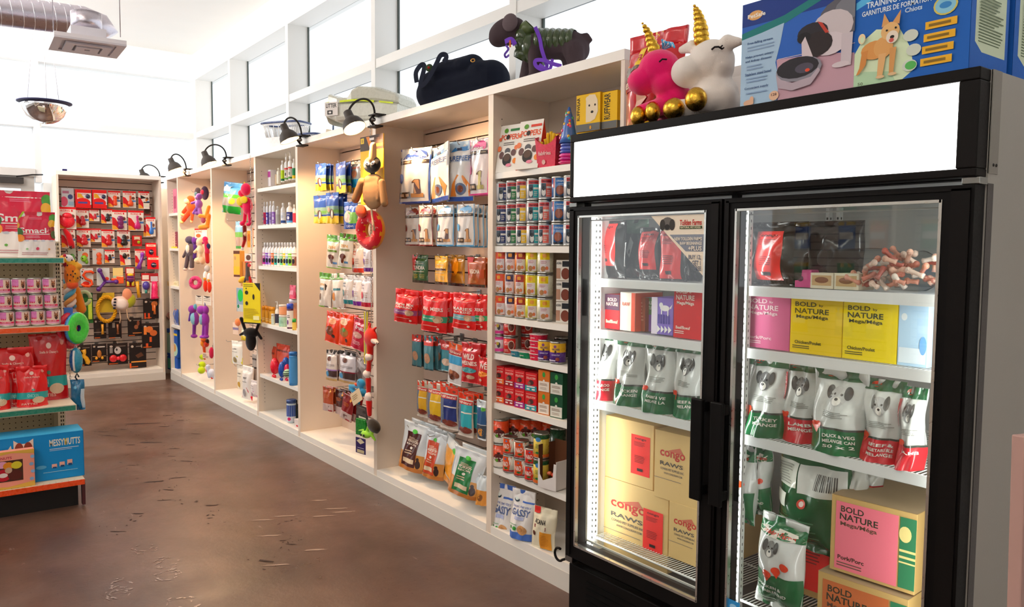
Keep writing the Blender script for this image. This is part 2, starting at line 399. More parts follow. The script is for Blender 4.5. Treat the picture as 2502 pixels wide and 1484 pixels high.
# curtain-wall grid above the shelving: fins, transoms, panes
fr='e9e7e3'
for i,x in enumerate((-.7+.35,.92,2.52,4.15,5.79,7.41,9.03,10.65,12.3)):
    mb=MB(); mb.box((x-.06,.42,2.16),(x,.6,3.4),fr,'paint'); mb.box((x+.0,.597,2.2),(x+.014,.61,3.4),'4c5450','paint'); struct('trim_%d'%(i+1),mb)
mb=MB(); mb.box((X0,.425,2.738),(X1,.598,2.80),fr,'paint'); mb.box((X0,.598,2.738),(X1,.61,2.752),'6a6e6c','paint'); struct('trim_10',mb)
mb=MB(); mb.box((X0,.42,2.16),(X1,.66,2.2),fr,'paint'); struct('trim_11',mb)
xs=[X0,.92,2.52,4.15,5.79,7.41,9.03,10.65,12.3]; k=1
for a,b in zip(xs,xs[1:]):
    mb=MB(); mb.box((a,.612,2.2),(b-.06,.618,2.75),'ffffff','window'); mb.box((a,.612,2.79),(b-.06,.618,3.4),'ffffff','window'); struct('window_%d'%k,mb); k+=1
# glazing of the far wall, with the shop door at its left end
mb=MB(); mb.box((X0-.2,-1.12,2.735),(X0,.42,2.80),fr,'paint'); mb.box((X0-.2,Y0,2.72),(X0,-1.12,2.80),fr,'paint'); struct('trim_12',mb)
for i,y in enumerate((-1.16,-2.3,-4.2,-5.6)):
    mb=MB(); mb.box((X0-.19,y-.03,2.14 if i==0 else .5),(X0+.006,y+.03,3.4),'dfdcda','paint'); struct('trim_%d'%(13+i),mb)
for (ya,yb,za,zb) in ((-1.13,.42,2.14,2.735),(-1.13,.42,2.8,3.4),(-2.27,-1.19,2.28,2.72),(-2.27,-1.19,2.8,3.4),(-4.17,-3.2,.5,2.72),(-5.57,-4.23,.5,2.72),(-5.57,-3.2,2.8,3.4)):
    struct('window_%d'%k,MB().box((X0-.11,ya,za),(X0-.104,yb,zb),'ffffff','window')); k+=1
d=struct('door_1',MB().box((X0-.06,-2.25,0),(X0-.01,-2.13,2.2),'b9b4b0','paint').box((X0-.06,-1.32,0),(X0-.01,-1.2,2.2),'b9b4b0','paint').box((X0-.06,-2.13,2.07),(X0-.01,-1.32,2.2),'b9b4b0','paint').box((X0-.06,-2.13,0),(X0-.01,-1.32,.25),'b9b4b0','paint'))
MB().box((X0-.04,-2.13,.25),(X0-.034,-1.32,2.07),'ffffff','window').build('glass_pane',d)
mb=MB(); mb.box((X0-.01,-1.55,2.12),(X0+.05,-1.30,2.18),'3a3634','satin'); mb.tube([(X0+.03,-1.36,2.19),(X0+.22,-1.24,2.2),(X0+.05,-1.13,2.22)],.008,'2a2624','satin'); mb.build('door_closer',d)
struct('trim_20',MB().box((X0-.1,-2.3,2.2),(X0+.02,-1.19,2.28),'c9c4c0','paint'))
# street-side wall behind the camera: a knee wall and openings, narrowed to cut the daylight
wallbox('wall_front',((X0,Y0-.1,0),(X1,Y0,1.0)),((X0,Y0-.1,2.6),(X1,Y0,ZC)),*[((x-.1,Y0-.1,.4),(x+.1,Y0,3.2)) for x in (-.3,2.4,5.1,7.8,10.5,12.9)])

# ================================================================= wall shelving units
WH='f6f1e8'; PANEL='e8d8c6'
def holes(mb, x, xs, z0, z1, ys, facing):
    # columns of shelf-pin holes drilled in a side panel
    z=z0
    while z<z1:
        for y in ys: mb.add([(x,y-.0025,z-.0025),(x,y+.0025,z-.0025),(x,y+.0025,z+.0025),(x,y-.0025,z+.0025)],[(0,1,2,3)],'3a2f28','matte')
        z+=.032
def wall_unit(label, x0, x1, kind, shelves=(), depth=.35, cat='shelving unit'):
    name='slatwall_unit' if kind=='slat' else 'shelf_unit'
    t=thing(name,label,cat,((x0+x1)/2,depth/2,0)); W=x1-x0; h=W/2; y0=-depth/2; y1=depth/2; T=.02
    for s in (-1,1):
        mb=MB(); a=s*h; b=s*(h-T); mb.box((min(a,b),y0,0.06),(max(a,b),y1,2.2),PANEL,'wood')
        if kind=='shelf': holes(mb,b-s*.0006,None,.2,2.1,(y0+.05,y1-.06),s)
        mb.build('side_panel',t)
    MB().box((-h,y0-.003,2.2),(h,y1,2.24),WH,'wood').build('top_panel',t)
    MB().box((-h+T,y0-.002,.085),(h-T,y1,.125),WH,'wood').build('bottom_panel',t)
    MB().box((-h,y0-.004,0.0),(h,y0+.014,.085),'dcd6cc','wood').build('kick_board',t)
    if kind=='slat':
        mb=MB(); z=.125; mb.box((-h+T,y1-.006,.125),(h-T,y1,2.2),'2c1712','matte')
        while z<2.2:
            zt=min(z+.068,2.2); mb.box((-h+T,y1-.022,z),(h-T,y1-.006,zt),'dcc8ba','wood'); z+=.076
        mb.build('slatwall_panel',t)
    else:
        MB().box((-h+T,y1-.012,.125),(h-T,y1,2.2),'dccbb9','wood').build('back_panel',t)
        for z in shelves:
            mb=MB(); mb.box((-h+T+.001,y0+.012,z-.028),(h-T-.001,y1-.013,z),WH,'wood'); mb.build('shelf',t)
    return t
B=[0.012,.455,1.66,2.857,3.743,4.955,6.156,7.04]
wall_unit('narrow white shelf unit in the far corner with four shelves',B[0],B[1],'shelf',(1.836,1.458,1.044,.615))
wall_unit('white slatwall bay hung with plush animals, far end of the wall',B[1],B[2],'slat')
wall_unit('white slatwall bay with a toy chain hanging at its right edge, beside the bottle shelves',B[2],B[3],'slat')
wall_unit('white shelf unit filled with grooming bottles and jars',B[3],B[4],'shelf',(1.945,1.65,1.325,.862,.44))
wall_unit('white slatwall bay with the duck toy hanging in front',B[4],B[5],'slat')
wall_unit('white slatwall bay full of treat bags, left of the canned food shelves',B[5],B[6],'slat')
wall_unit('white shelf unit stacked with canned food beside the black freezer',B[6],B[7],'shelf',(1.832,1.487,1.152,.973,.733,.414))
# the unit on the far wall, at right angles
u=wall_unit('white slatwall unit on the far wall covered with red carded toys',0,1.0,'slat')
u.location=(-.175,-.555,0); u.rotation_euler=(0,0,radians(90))

# the slatwall display on the opposite side of the shop (seen mirrored in the freezer doors)
for i,(a,b) in enumerate(((4.6,5.8),(5.8,7.0),(7.0,8.2))):
    o=wall_unit('white slatwall bay on the opposite side of the shop, %s of three'%['farthest','middle','nearest'][i],a,b,'slat'); o.location=((a+b)/2,-5.2,0); o.rotation_euler=(0,0,pi)

# ================================================================= two-door glass freezer
BK='0c0908'; BK2='120e0c'
FX0,FX1,FY0,FY1,FZ=7.062,8.440,-.235,.40,1.885
fz=thing('display_freezer','black two-door glass freezer with a lit white sign panel, right of the canned food','freezer',(7.75,.08,0))
def FB(name,mb,parent=fz): 
    o=mb.build(name,parent); o.matrix_parent_inverse=Matrix.Translation((-7.75,-.08,0)); return o
def FC(name,mb,parent): return mb.build(name,parent)
mb=MB()
mb.box((FX0,FY0,.02),(FX0+.035,FY1,FZ-.005),BK,'satin'); mb.box((FX0+.03,FY1-.05,.1),(FX1-.03,FY1,FZ-.005),BK,'satin')
mb.box((FX0,FY0,1.64),(FX1-.036,FY1,FZ),BK,'satin'); mb.box((FX0,FY0,.04),(FX1-.036,FY1,.33),BK,'satin')
mb.box((7.735,FY0,.33),(7.757,FY0+.05,1.64),BK,'satin')
FB('cabinet',mb)
mb=MB(); mb.box((FX1-.035,FY0,.02),(FX1,FY1,FZ-.001),'a9a49b','paint'); mb.box((FX1-.001,FY0+.0,.02),(FX1+.001,FY0+.03,1.63),'4a4441','paint'); mb.box((FX1-.002,FY0,1.652),(FX1+.002,FY0+.045,FZ-.001),'8b857c','paint')
for zz in (1.672,): 
    for yy in (-.215,-.2): mb.ell((FX1+.002,yy,zz),(.003,.004,.004),'2a2522','paint',8,5)
FB('side_panel',mb)
mb=MB(); li='e9ecea'
mb.box((FX0+.035,FY0+.02,.33),(FX0+.045,FY1-.05,1.64),li,'paint'); mb.box((FX1-.045,FY0+.02,.33),(FX1-.035,FY1-.05,1.64),li,'paint')
mb.box((FX0+.045,FY1-.06,.33),(FX1-.045,FY1-.05,1.64),'c8cccb','paint'); mb.box((FX0+.045,FY0+.02,.33),(FX1-.045,FY1-.06,.34),'4a4a48','paint'); mb.box((FX0+.045,FY0+.02,1.625),(FX1-.045,FY1-.06,1.639),li,'paint')
FB('liner',mb)
mb=MB(); a,b=7.062,8.437
for (p,q) in (((a,-.29,1.857),(b,-.235,1.885)),((a,-.29,1.643),(b,-.235,1.662)),((a,-.29,1.662),(7.078,-.235,1.857)),((8.392,-.29,1.662),(b,-.235,1.857))): mb.bbox(p,q,BK2,'satin',.003)
FB('sign_frame',mb)
FB('sign_panel',MB().box((7.078,-.284,1.662),(8.392,-.278,1.857),'fffdfa','emit'))
mb=MB(); mb.bbox((FX0,-.27,.03),(FX1,FY0,.30),BK,'satin',.004)
for i in range(9): mb.box((FX0+.1,-.274,.06+i*.024),(FX1-.1,-.268,.07+i*.024),'050505','satin')
FB('base_grille',mb)
# wire shelves, standards and light tubes
for (sa,sb,tag_) in ((7.115,7.725,'l'),(7.765,8.385,'r')):
    for z in (1.365,1.178,.915,.405):
        mb=MB(); w='f6f6f4'
        if z>.41: mb.box((sa,-.205,z-.026),(sb,-.2,z+.004),'f4f6f6','paint')
        mb.tube([(sa,-.198,z-.004),(sb,-.198,z-.004)],.004,w,'paint',6); mb.tube([(sa,.33,z-.004),(sb,.33,z-.004)],.004,w,'paint',6); mb.tube([(sa,.06,z-.008),(sb,.06,z-.008)],.003,w,'paint',6)
        x=sa+.005
        while x<sb: mb.tube([(x,-.2,z-.002),(x,.33,z-.002)],.0016,w,'paint',4,caps=False); x+=.0125
        FB('wire_shelf',mb)
mb=MB()
for x in (7.112,7.728,7.766,8.388):
    for y in (-.19,.3):
        mb.box((x-.006,y-.011,.34),(x+.006,y+.011,1.62),'eef0ee','paint')
        z=.37
        while z<1.6: mb.box((x-.0066,y-.003,z),(x+.0066,y+.003,z+.008),'4a4a48','matte'); mb.box((x-.003,y-.0116,z),(x+.003,y-.011,z+.008),'4a4a48','matte'); z+=.022
FB('shelf_standards',mb)
for x in (7.117,7.7462,8.382):
    mb=MB(); mb.tube([(x,-.222,.36),(x,-.222,1.61)],.0065,'fffdf6','emit',8); FB('light_tube',mb)
    for dx in ((.03,) if x<7.2 else (-.03,) if x>8.3 else (-.03,.03)):
        lamp('freezer_tube_light','AREA',(x+dx*.45,-.212,.985),1.6,(1,1,.97),.02,1.2,(dx*9,.35,0))
# doors
def door(x0,x1,gx0,gx1,hx,label):
    y0,y1=-.29,-.24
    mb=MB()
    for (p,q) in (((x0,y0,.335),(gx0,y1,1.625)),((gx1,y0,.335),(x1,y1,1.625)),((gx0,y0,.335),(gx1,y1,.386)),((gx0,y0,1.592),(gx1,y1,1.625))): mb.box(p,q,BK,'satin')
    for (p,q) in (((x0+.008,y0-.004,.345),(gx0-.022,y0,1.617)),((gx1+.022,y0-.004,.345),(x1-.008,y0,1.617)),((x0+.008,y0-.004,1.612),(x1-.008,y0,1.618))): mb.box(p,q,BK2,'satin')
    D=FB('door',mb); D['label']=label
    mb=MB(); c='d9d9d2'
    for (p,q) in (((gx0-.002,y0-.002,.384),(gx0+.005,y0+.012,1.594)),((gx1-.005,y0-.002,.384),(gx1+.002,y0+.012,1.594)),((gx0,y0-.002,.382),(gx1,y0+.012,.390)),((gx0,y0-.002,1.587),(gx1,y0+.012,1.594))): mb.box(p,q,c,'metal')
    for (p,q) in (((gx0+.012,y1-.006,.40),(gx0+.016,y1,1.58)),((gx1-.016,y1-.006,.40),(gx1-.012,y1,1.58)),((gx0+.012,y1-.006,.398),(gx1-.012,y1,.404)),((gx0+.012,y1-.006,1.576),(gx1-.012,y1,1.58))): mb.box(p,q,'c9cbc6','paint')
    mb.build('glazing_bead',D)
    MB().box((gx0,y0+.008,.39),(gx1,y0+.012,1.588),'ffffff','glass').build('glass_pane',D)
    mb=MB(); mb.bbox((hx-.022,y0-.045,.72),(hx+.022,y0-.03,1.03),'0d0b0a','satin',.004); mb.bbox((hx-.016,y0-.034,.99),(hx+.016,y0-.002,1.02),'0d0b0a','satin'); mb.bbox((hx-.016,y0-.034,.735),(hx+.016,y0-.002,.765),'0d0b0a','satin')
    mb.build('handle',D)
    return D
dl=door(7.063,7.742,7.112,7.685,7.702,'left glass door with a triangular promotion sticker')
dr=door(7.752,8.437,7.793,8.366,7.775,'right glass door')
# triangular sticker in the upper right corner of the left pane (reads on the glass)
gw=.573; gx=7.112; S0=lambda u,v: Vector((gx+u*gw,-.2835,.39+v*1.198))
mb=MB(); 
def tri(c,pts): mb.add([S0(*p)+Vector((0,-.0004,0)) for p in pts],[tuple(range(len(pts)))],c,'matte')
tri('f3e4cc',[(.615,1),(1,1),(1,.735)]); mb2=mb
tri('8d93a0',[(.755,.915),(1,.915),(1,.825),(.89,.825)][::-1]) if False else None
mb=MB(); mb.add([S0(u,v) for u,v in ((.600,.996),(.985,.996),(.985,.838))],[(0,2,1)],'f5e6d0','matte')
els=[P_([(.742,.905),(.985,.905),(.985,.830),(.860,.830)][::-1],'8a8f9b'),E_(.725,.955,.045,.028,'6b6560'),E_(.69,.95,.02,.024,'3b3733'),E_(.76,.95,.02,.024,'3b3733'),E_(.725,.94,.018,.012,'2a2725'),
     T_('Tollden Farms',.89,.958,.15,.022,'c02018'),R_(.815,.93,.968,.942,'2c4a20'),T_('NATURAL PET FOOD',.89,.936,.14,.007,'f0e0c0'),
     T_('NEW TOLLDEN FARMS',.875,.886,.19,.013,'f6ead8'),T_('RAW BEGINNINGS',.895,.866,.15,.012,'f6ead8'),T_('+PLUS',.925,.844,.09,.018,'f6ead8'),
     T_('BUY 12,',.925,.804,.085,.02,'6a7080'),T_('GET 1',.937,.779,.06,.02,'6a7080'),T_('FREE',.948,.756,.045,.016,'6a7080')]
def squeeze(q):
    f=lambda v:1-(1-v)*.58
    if q[0]=='r': return ('r',q[1],f(q[2]),q[3],f(q[4]),q[5])
    if q[0]=='e': return ('e',q[1],f(q[2]),q[3],q[4]*.62,q[5])
    if q[0]=='p': return ('p',[(u,f(v)) for u,v in q[1]],q[2])
    return ('t',q[1],q[2],f(q[3]),q[4],q[5]*.66,q[6],q[7])
els=[squeeze(q) for q in els]
prints(mb,S0,els,'matte',1,1,.0006,.0002); mb.build('corner_sticker',dl)
mb=MB(); S1=lambda u,v: Vector((7.795+u*.045,-.2835,.392+v*.045))
prints(mb,S1,[R_(0,0,1,1,'2f8fd0'),E_(.5,.55,.3,.2,'9fd0ee')],'matte',1,1); mb.build('energy_sticker',dr)
for x in (7.075,8.425):
    for za,zb in ((.31,.334),(1.626,1.642)): FB('hinge',MB().bbox((x-.02,-.285,za),(x+.02,-.245,zb),'8a8a86','metal',.002))

# ---- what stands in the freezer: shelf z 1.367 / 1.18 / .917 / .407
SILV='d8dad6'
def redlabel(u0,v0,u1,v1): return [R_(u0,v0,u1,v1,'f3231c'),T_('congo',(u0+u1)/2,v1-(v1-v0)*.1,(u1-u0)*.6,(v1-v0)*.06,'3a0a08'),*lines(u0+(u1-u0)*.15,u1-(u1-u0)*.15,v0+(v1-v0)*.72,v0+(v1-v0)*.84,4,'8a1210',3),*lines(u0+(u1-u0)*.2,u1-(u1-u0)*.25,v0+(v1-v0)*.3,v0+(v1-v0)*.5,5,'8a1210',5),R_(u0+(u1-u0)*.35,v0+(v1-v0)*.1,u1-(u1-u0)*.35,v0+(v1-v0)*.17,'2a0a08')]
fg='frozen meat bags on the top freezer shelf'
def fbag(label,bb,els,d=.05,col='15130f',**k): return pouch(label,bb,col,els,d,'pillow','foil',name='frozen_bag',cat='bag',**k)
fbag('black frozen bag with a red label, leftmost on the freezer top shelf',(7.125,-0.130,1.364,0.125,0.216,6),redlabel(.05,.22,.72,.95))
fbag('dark green frozen bag with a silver streak behind the left red-labelled bags',(7.164,-0.060,1.361,0.149,0.227,0),[R_(.0,.75,1,1,'2a5a3c'),P_([(.4,.45),(.5,.7),(.62,.6),(.52,.35)],'d8e0e0')],col='1a2620')
fbag('black frozen bag with a red label, middle of the left door top shelf',(7.314,-0.130,1.366,0.102,0.188,4),redlabel(.1,.2,.85,.92))
fbag('black frozen bag with a folded red label below the corner sticker',(7.429,-0.140,1.365,0.107,0.187,8),redlabel(.03,.04,.85,.93))
fbag('plain dark frozen bag at the right end of the left door top shelf',(7.462,-0.080,1.362,0.078,0.162,0),[])
carton('dark red meat patty carton on the second freezer shelf, leftmost',(7.147,-0.150,1.195,0.077,0.115,0),.12,'c01820',[R_(0,.55,1,1,'4a2740'),T_('BOLD',.5,.85,.6,.1,'d8b8a8'),T_('NATURE',.5,.72,.8,.1,'d8b8a8'),T_('Beef/Boeuf',.5,.22,.8,.1,'f0d0b0')])
carton('white and orange carton beside the dark red patty carton',(7.226,-0.150,1.197,0.076,0.123,0),.14,'f4e9dc',[R_(.75,0,1,1,'e8593a'),T_('RAW',.4,.7,.5,.1,'d86040')],side=[R_(0,0,1,1,'e05a30')])
carton('brown carton in the middle of the second freezer shelf',(7.261,-0.120,1.197,0.044,0.106,0),.12,'a8552c',[*lines(.1,.9,.3,.9,6,'d8a080')])
carton('green and purple patty carton behind the dog print carton',(7.285,-0.100,1.195,0.053,0.109,0),.14,'8a5fae',[R_(0,.5,1,1,'5f8a50'),T_('BOLD',.5,.85,.7,.1,'e8e0d0'),T_('NATURE',.5,.7,.9,.1,'e8e0d0')])
carton('purple carton with a white dog print and triangles, left of the red carton',(7.383,-0.140,1.191,0.099,0.119,0),.15,'8f78d8',[R_(0,.0,.28,1,'efe6f8'),E_(.62,.72,.22,.08,'ffffff'),E_(.45,.8,.09,.07,'ffffff'),R_(.45,.55,.5,.72,'ffffff'),R_(.74,.52,.79,.72,'ffffff'),P_([(.84,.74),(.97,.84),(.9,.7)],'ffffff')]+[R_(.32+i*.12,.3,.38+i*.12,.55,'4b40a0') for i in range(5)]+[P_([(.3+i*.17,.05),(.3+i*.17,.25),(.45+i*.17,.15)],'ffffff') for i in range(4)])
def bold(c,tx,meat,d,cat2='e8'): 
    return [T_('BOLD',.30,.885,.42,.085,tx),T_('by',.6,.87,.08,.05,tx),T_('NATURE',.42,.765,.66,.095,tx),T_('Mega/Méga',.43,.655,.62,.08,tx),T_(meat,.36,.2,.52,.06,tx),*lines(.06,.4,.08,.15,2,tx,2)]
def boldbox(label,bb,c,tx,meat,d=.2,**k): return carton(label,bb,d,c,bold(c,tx,meat,d),side=[R_(0,0,1,1,c)],top=[R_(0,0,1,1,'8a7a70')],name='meat_carton',**k)
boldbox('bright red beef patty carton at the right end of the left door',(7.515,-0.165,1.190,0.118,0.169,0),'d8131f','f6e8dc','Beef/Boeuf')
boldbox('pink pork patty carton, leftmost on the right door second shelf',(7.822,-0.170,1.168,0.159,0.174,0),'d0608c','ecd2d6','Pork/Porc')
boldbox('yellow chicken patty carton beside the pink pork carton',(7.983,-0.170,1.170,0.160,0.171,0),'f3cf00','4a4a10','Chicken/Poulet')
boldbox('yellow chicken patty carton, right of its twin and left of the pale blue carton',(8.140,-0.170,1.171,0.150,0.169,0),'f8dd00','4a4a10','Chicken/Poulet')
carton('pale blue and white carton at the right end of the second freezer shelf',(8.255,-0.170,1.170,0.076,0.169,0),.2,'bfe0fa',[E_(.2,.8,.1,.06,'f4fbff'),R_(.05,.05,.95,.3,'eaf6ff'),E_(.85,.35,.12,.15,'7fb8f0')],name='meat_carton')
HEART='e8401c'
def tollden(c,title,seed,lab=True,pet='777777'):
    e=[R_(-.01,.86,1.01,1.0,'1d5f38'),E_(.3,.93,.12,.04,HEART),*dog(.53,.68,.27,pet,'4a4a48',.62),*lines(.3,.85,.42,.5,4,'8f9088',seed),
       R_(-.01,.0,1.01,.3,c),P_([(-.005,.36),(.3,.29),(.3,.31),(-.005,.385)],'3a4038'),R_(.28,.285,1.0,.31,'3a4038'),E_(.16,.325,.07,.035,HEART),E_(.25,.325,.07,.035,HEART),P_([(.09,.31),(.2,.22),(.32,.31)],HEART)]
    for i,tx in enumerate(title): e.append(T_(tx,.62,.22-.06*i,.5,.038,'e8e4da'))
    if lab: e += [R_(.03,.5,.16,.84,'c02030'),T_('CAN BE COOKED',.095,.67,.06,.3,'f6e0e0',-1)]
    return e
def tpouch(label,bb,c,title,seed,lab=False,pet='777777',**k):
    return pouch(label,bb,SILV,tollden(c,title,seed,lab,pet),.11,'stand','foil',name='raw_food_pouch',cat='bag',seed=seed,**k)
G='17693a'; RD='c8202c'
tpouch('red based frozen pouch with a CAN BE COOKED strip, left door third shelf',(7.120,-0.140,0.907,0.098,0.266,4),RD,('KANGAROO','MELANGE'),1,True)
tpouch('green based chicken pouch standing on the left door third shelf',(7.242,-0.140,0.904,0.138,0.259,4),G,('CHICKEN','MELANGE'),2)
tpouch('green based rabbit and venison pouch on the left door third shelf',(7.393,-0.150,0.904,0.136,0.261,4),G,('RABBIT & VE','MELANGE LA'),3)
tpouch('green based pouch half hidden behind the left door frame',(7.511,-0.140,0.898,0.114,0.269,8),G,('BEEF & V','MELANGE'),4)
tpouch('green based turkey pouch, leftmost on the right door third shelf',(7.813,-0.140,0.911,0.137,0.248,2),G,('TURKEY','MELANGE'),5)
tpouch('red based lamb pouch with a CAN BE COOKED strip beside the turkey pouch',(7.918,-0.120,0.897,0.111,0.258,6),RD,('LAMB','MELANGE'),6,True)
tpouch('large green based pouch with a white dog picture, middle of the right door',(8.054,-0.150,0.907,0.155,0.242,4),G,('DUCK & VEG','MELANGE CAN','50 x 2'),7,pet='c8c8c6')
tpouch('red based vegetable blend pouch right of the large green pouch',(8.175,-0.140,0.910,0.111,0.225,0),RD,('BEEF &','VEGETABLE BLE','MELANGE'),8,pet='b8b8b6')
tpouch('narrow red based pouch at the right door edge, third shelf',(8.257,-0.150,0.913,0.062,0.215,0),RD,('LAMB',),9,True)
# cardboard shipping boxes on the floor shelf
KR='dcb97a'
def congo(label,bb,d,lab=None,lg=True,ucol=KR):
    els=[]
    if lg: els=[T_('congo',.4,.66,.55,.13,'c03028'),P_([(.28,.72),(.45,.77),(.56,.8),(.63,.72)],'c86a50'),T_('RAWS',.38,.53,.5,.06,'55504a'),T_('CONGO PET SUPPLIES INC.',.4,.45,.52,.035,'6a625a'),T_('WWW.CONGORAW.COM',.42,.39,.4,.03,'6a625a'),R_(.0,.3,.6,.308,'8a7f70')]
    if lab: els += [R_(*lab,'f02a22'),*redlabel(*lab)[1:]]
    return carton(label,bb,d,ucol,els,top=[R_(0,.47,1,.53,'d8c090')],name='cardboard_box')
congo('cardboard box with a red label, upper left in the freezer bottom',(7.225,-0.130,0.619,0.236,0.234,2),.3,(.55,.18,.93,.8),False)
congo('cardboard box with a printed logo, upper right in the left freezer door',(7.455,-0.130,0.606,0.200,0.240,2),.3,(.8,.3,.99,.75))
congo('cardboard box with a red label, lower left in the freezer bottom',(7.259,-0.130,0.339,0.315,0.279,2),.3,(.64,.22,.93,.75))
congo('cardboard box lower right behind the left freezer door frame',(7.514,-0.130,0.363,0.174,0.244,2),.3,None)
# right door, top shelf
fbag('big black bag with a tall red label, left on the right door top shelf',(7.834,-0.140,1.366,0.200,0.193,0),redlabel(.2,.1,.68,.85),.08)
fbag('big dark grey bag without a label, middle of the right door top shelf',(7.986,-0.090,1.369,0.176,0.191,0),[],.08,'2a2b2c')
carton('small pink carton between the two big black bags',(7.926,-0.150,1.368,0.053,0.052,0),.08,'d0508e',[E_(.35,.5,.18,.16,'5a2040')])
for i,(a,b) in enumerate(((1980,2036),(2038,2098))):
    carton(('left' if i==0 else 'right')+' of two small white cartons in front of the dark grey bag',(7.997,-0.170,1.367,0.070,0.046,0) if i==0 else (8.070,-0.170,1.367,0.071,0.047,0),.08,'e6dcc4',[R_(.08,.2,.92,.85,'caa678'),E_(.5,.55,.3,.2,'8a5a40')])
# clear bag of frozen bones
bb=rest((8.149,-0.130,1.357,0.285,0.135,0))
t=thing('bag_of_bones','clear plastic bag full of pinkish frozen bones on the freezer top shelf','bag',(bb[0],bb[1],bb[2]))
rnd=random.Random(4); w,h=bb[3],bb[4]
mb=MB()
for i in range(60):
    u=rnd.random(); x=(-.22+.7*u)*w; z=rnd.uniform(.03,.12+.62*min(1,u*2.2))*h; y=rnd.uniform(-.05,.06); L=rnd.uniform(.02,.045); an=rnd.uniform(0,pi); c=rnd.choice(['e8b49c','d99078','f0d0bc','c87460','f4e0d0','b85a4c'])
    p=Vector((x,y,z+.012)); d=Vector((cos(an),rnd.uniform(-.4,.4),sin(an)*.5)).normalized()*L/2
    mb.tube([p-d,p-d*.5,p+d*.5,p+d],[.008,.006,.006,.009],c,'gloss',6); mb.ell(p+d,(.009,.009,.009),c,'gloss',6,5)
mb.build('bones',t); mb=MB()
nu,nv=22,12; vs=[]; 
for j in range(nv+1):
    for i in range(nu+1):
        s=j/nv*2*pi; q=i/nu; amp=min(1,.12+q*1.5)*(1 if q<.9 else (1-q)*8+.2); rx=1+.06*sin(9*q+3*s)
        zc=h*(.86-.42*min(1,q*1.6)); rz=h*.5*amp*.98*rx if q>.12 else h*.13
        vs.append((-w/2+w*q,.075*amp*cos(s)*rx,max(.004,zc+rz*sin(s)*.9)))
mb.add(vs,[(j*(nu+1)+i,j*(nu+1)+i+1,(j+1)*(nu+1)+i+1,(j+1)*(nu+1)+i) for j in range(nv) for i in range(nu)],'ffffff','clear',True); mb.build('plastic_film',t)
# right door, floor of the cabinet
def tbag(label,bb,**k):
    e=[R_(-.01,0,1.01,.42,G),R_(-.01,.8,1.01,1,G),E_(.5,.84,.5,.05,'eee6d8'),T_('Tollden Farms',.5,.84,.7,.045,'d8301c'),*dog(.45,.68,.2,'8a8a88','5a5a58',.6),
       E_(.42,.43,.09,.04,HEART),E_(.6,.48,.09,.04,HEART),E_(.76,.54,.09,.04,HEART),P_([(.33,.42),(.42,.35),(.51,.42)],HEART),P_([(.52,.47),(.6,.4),(.69,.47)],HEART),T_('CHICKEN &',.4,.28,.6,.035,'e8e8e0'),T_('VEGETABLE BLEND',.42,.22,.7,.035,'e8e8e0'),*lines(.1,.8,.05,.15,3,'c8d8c8',2)]
    return pouch(label,bb,'dcdedb',e,.1,'pillow','foil',name='raw_food_pouch',cat='bag',**k)
o=tbag('green and silver bag hanging low at the left edge of the right freezer door',(7.749,-0.150,0.628,0.087,0.248,-10),seed=11)
o=tbag('green and silver bag behind the leftmost one under the right door third shelf',(7.771,-0.100,0.648,0.068,0.222,10),seed=12)
tbag('tall green and white frozen bag leaning in front, bottom of the right door',(7.891,-0.170,0.393,0.153,0.297,0),seed=13,roll=3)
pouch('large green bag seen from its back with a barcode panel, bottom of the freezer',(7.924,-0.050,0.570,0.231,0.311,0),'195c35',[R_(.02,.64,.4,.86,'e4e4d8'),R_(.42,.6,.98,.86,'d8d8d2'),*[R_(.64+i*.022,.66,.64+i*.022+(.012 if i%3 else .006),.8,'33332f') for i in range(12)],*lines(.05,.36,.66,.84,8,'9a9a90',6),R_(.02,.45,.3,.58,'e4e4d8'),E_(.5,.5,.07,.05,'d04838'),E_(.5,.5,.04,.03,'f0d8d0'),*lines(.1,.8,.1,.35,8,'4f8a64',7)],.14,'pillow','foil',name='raw_food_pouch')
for i,(lb,bb) in enumerate((('white bag with an orange heart beside the large green bag',(8.041,-0.020,0.723,0.058,0.140,0)),('silver and red bag with an orange heart, far right below the third shelf',(8.059,0.040,0.744,0.055,0.100,0)))):
    pouch(lb,bb,'e0e0da',[R_(0,0,1,.35 if i==0 else .5,'dcdcd4' if i==0 else 'a82028'),E_(.38,.38,.18,.1,HEART),E_(.66,.38,.18,.1,HEART),P_([(.22,.36),(.52,.12),(.82,.36)],HEART)],.07,'pillow','foil',name='raw_food_pouch')
def kbox(label,bb,c,meat,d=.26):
    return carton(label,bb,d,'c9a566',[R_(.06,.04,.8,.93,c),T_('BOLD',.26,.84,.28,.08,'3c3a2a'),T_('NATURE',.34,.74,.46,.085,'3c3a2a'),T_('Mega/Méga',.34,.64,.44,.07,'6a4a3a'),T_(meat,.26,.2,.32,.055,'4a3020'),*lines(.09,.4,.08,.15,2,'7a5a4a',2),R_(.82,.05,1.0,.93,'2c7a52'),E_(.88,.72,.07,.1,'e8d48a'),R_(.82,.5,1,.53,'e8d48a'),R_(.82,.42,1,.45,'e8d48a'),R_(.82,.36,1,.38,'e8d48a')],name='meat_carton',top=[R_(0,0,1,1,'b39a78')],cat='box')
kbox('brown carton with a pink pork label, on top of another in the right freezer door',(8.148,-0.130,0.572,0.232,0.217,4),'f0788a','Pork/Porc')
kbox('brown carton with an orange label under the pink labelled carton',(8.135,-0.150,0.319,0.249,0.244,4),'c86a38','Beef/Boeuf')
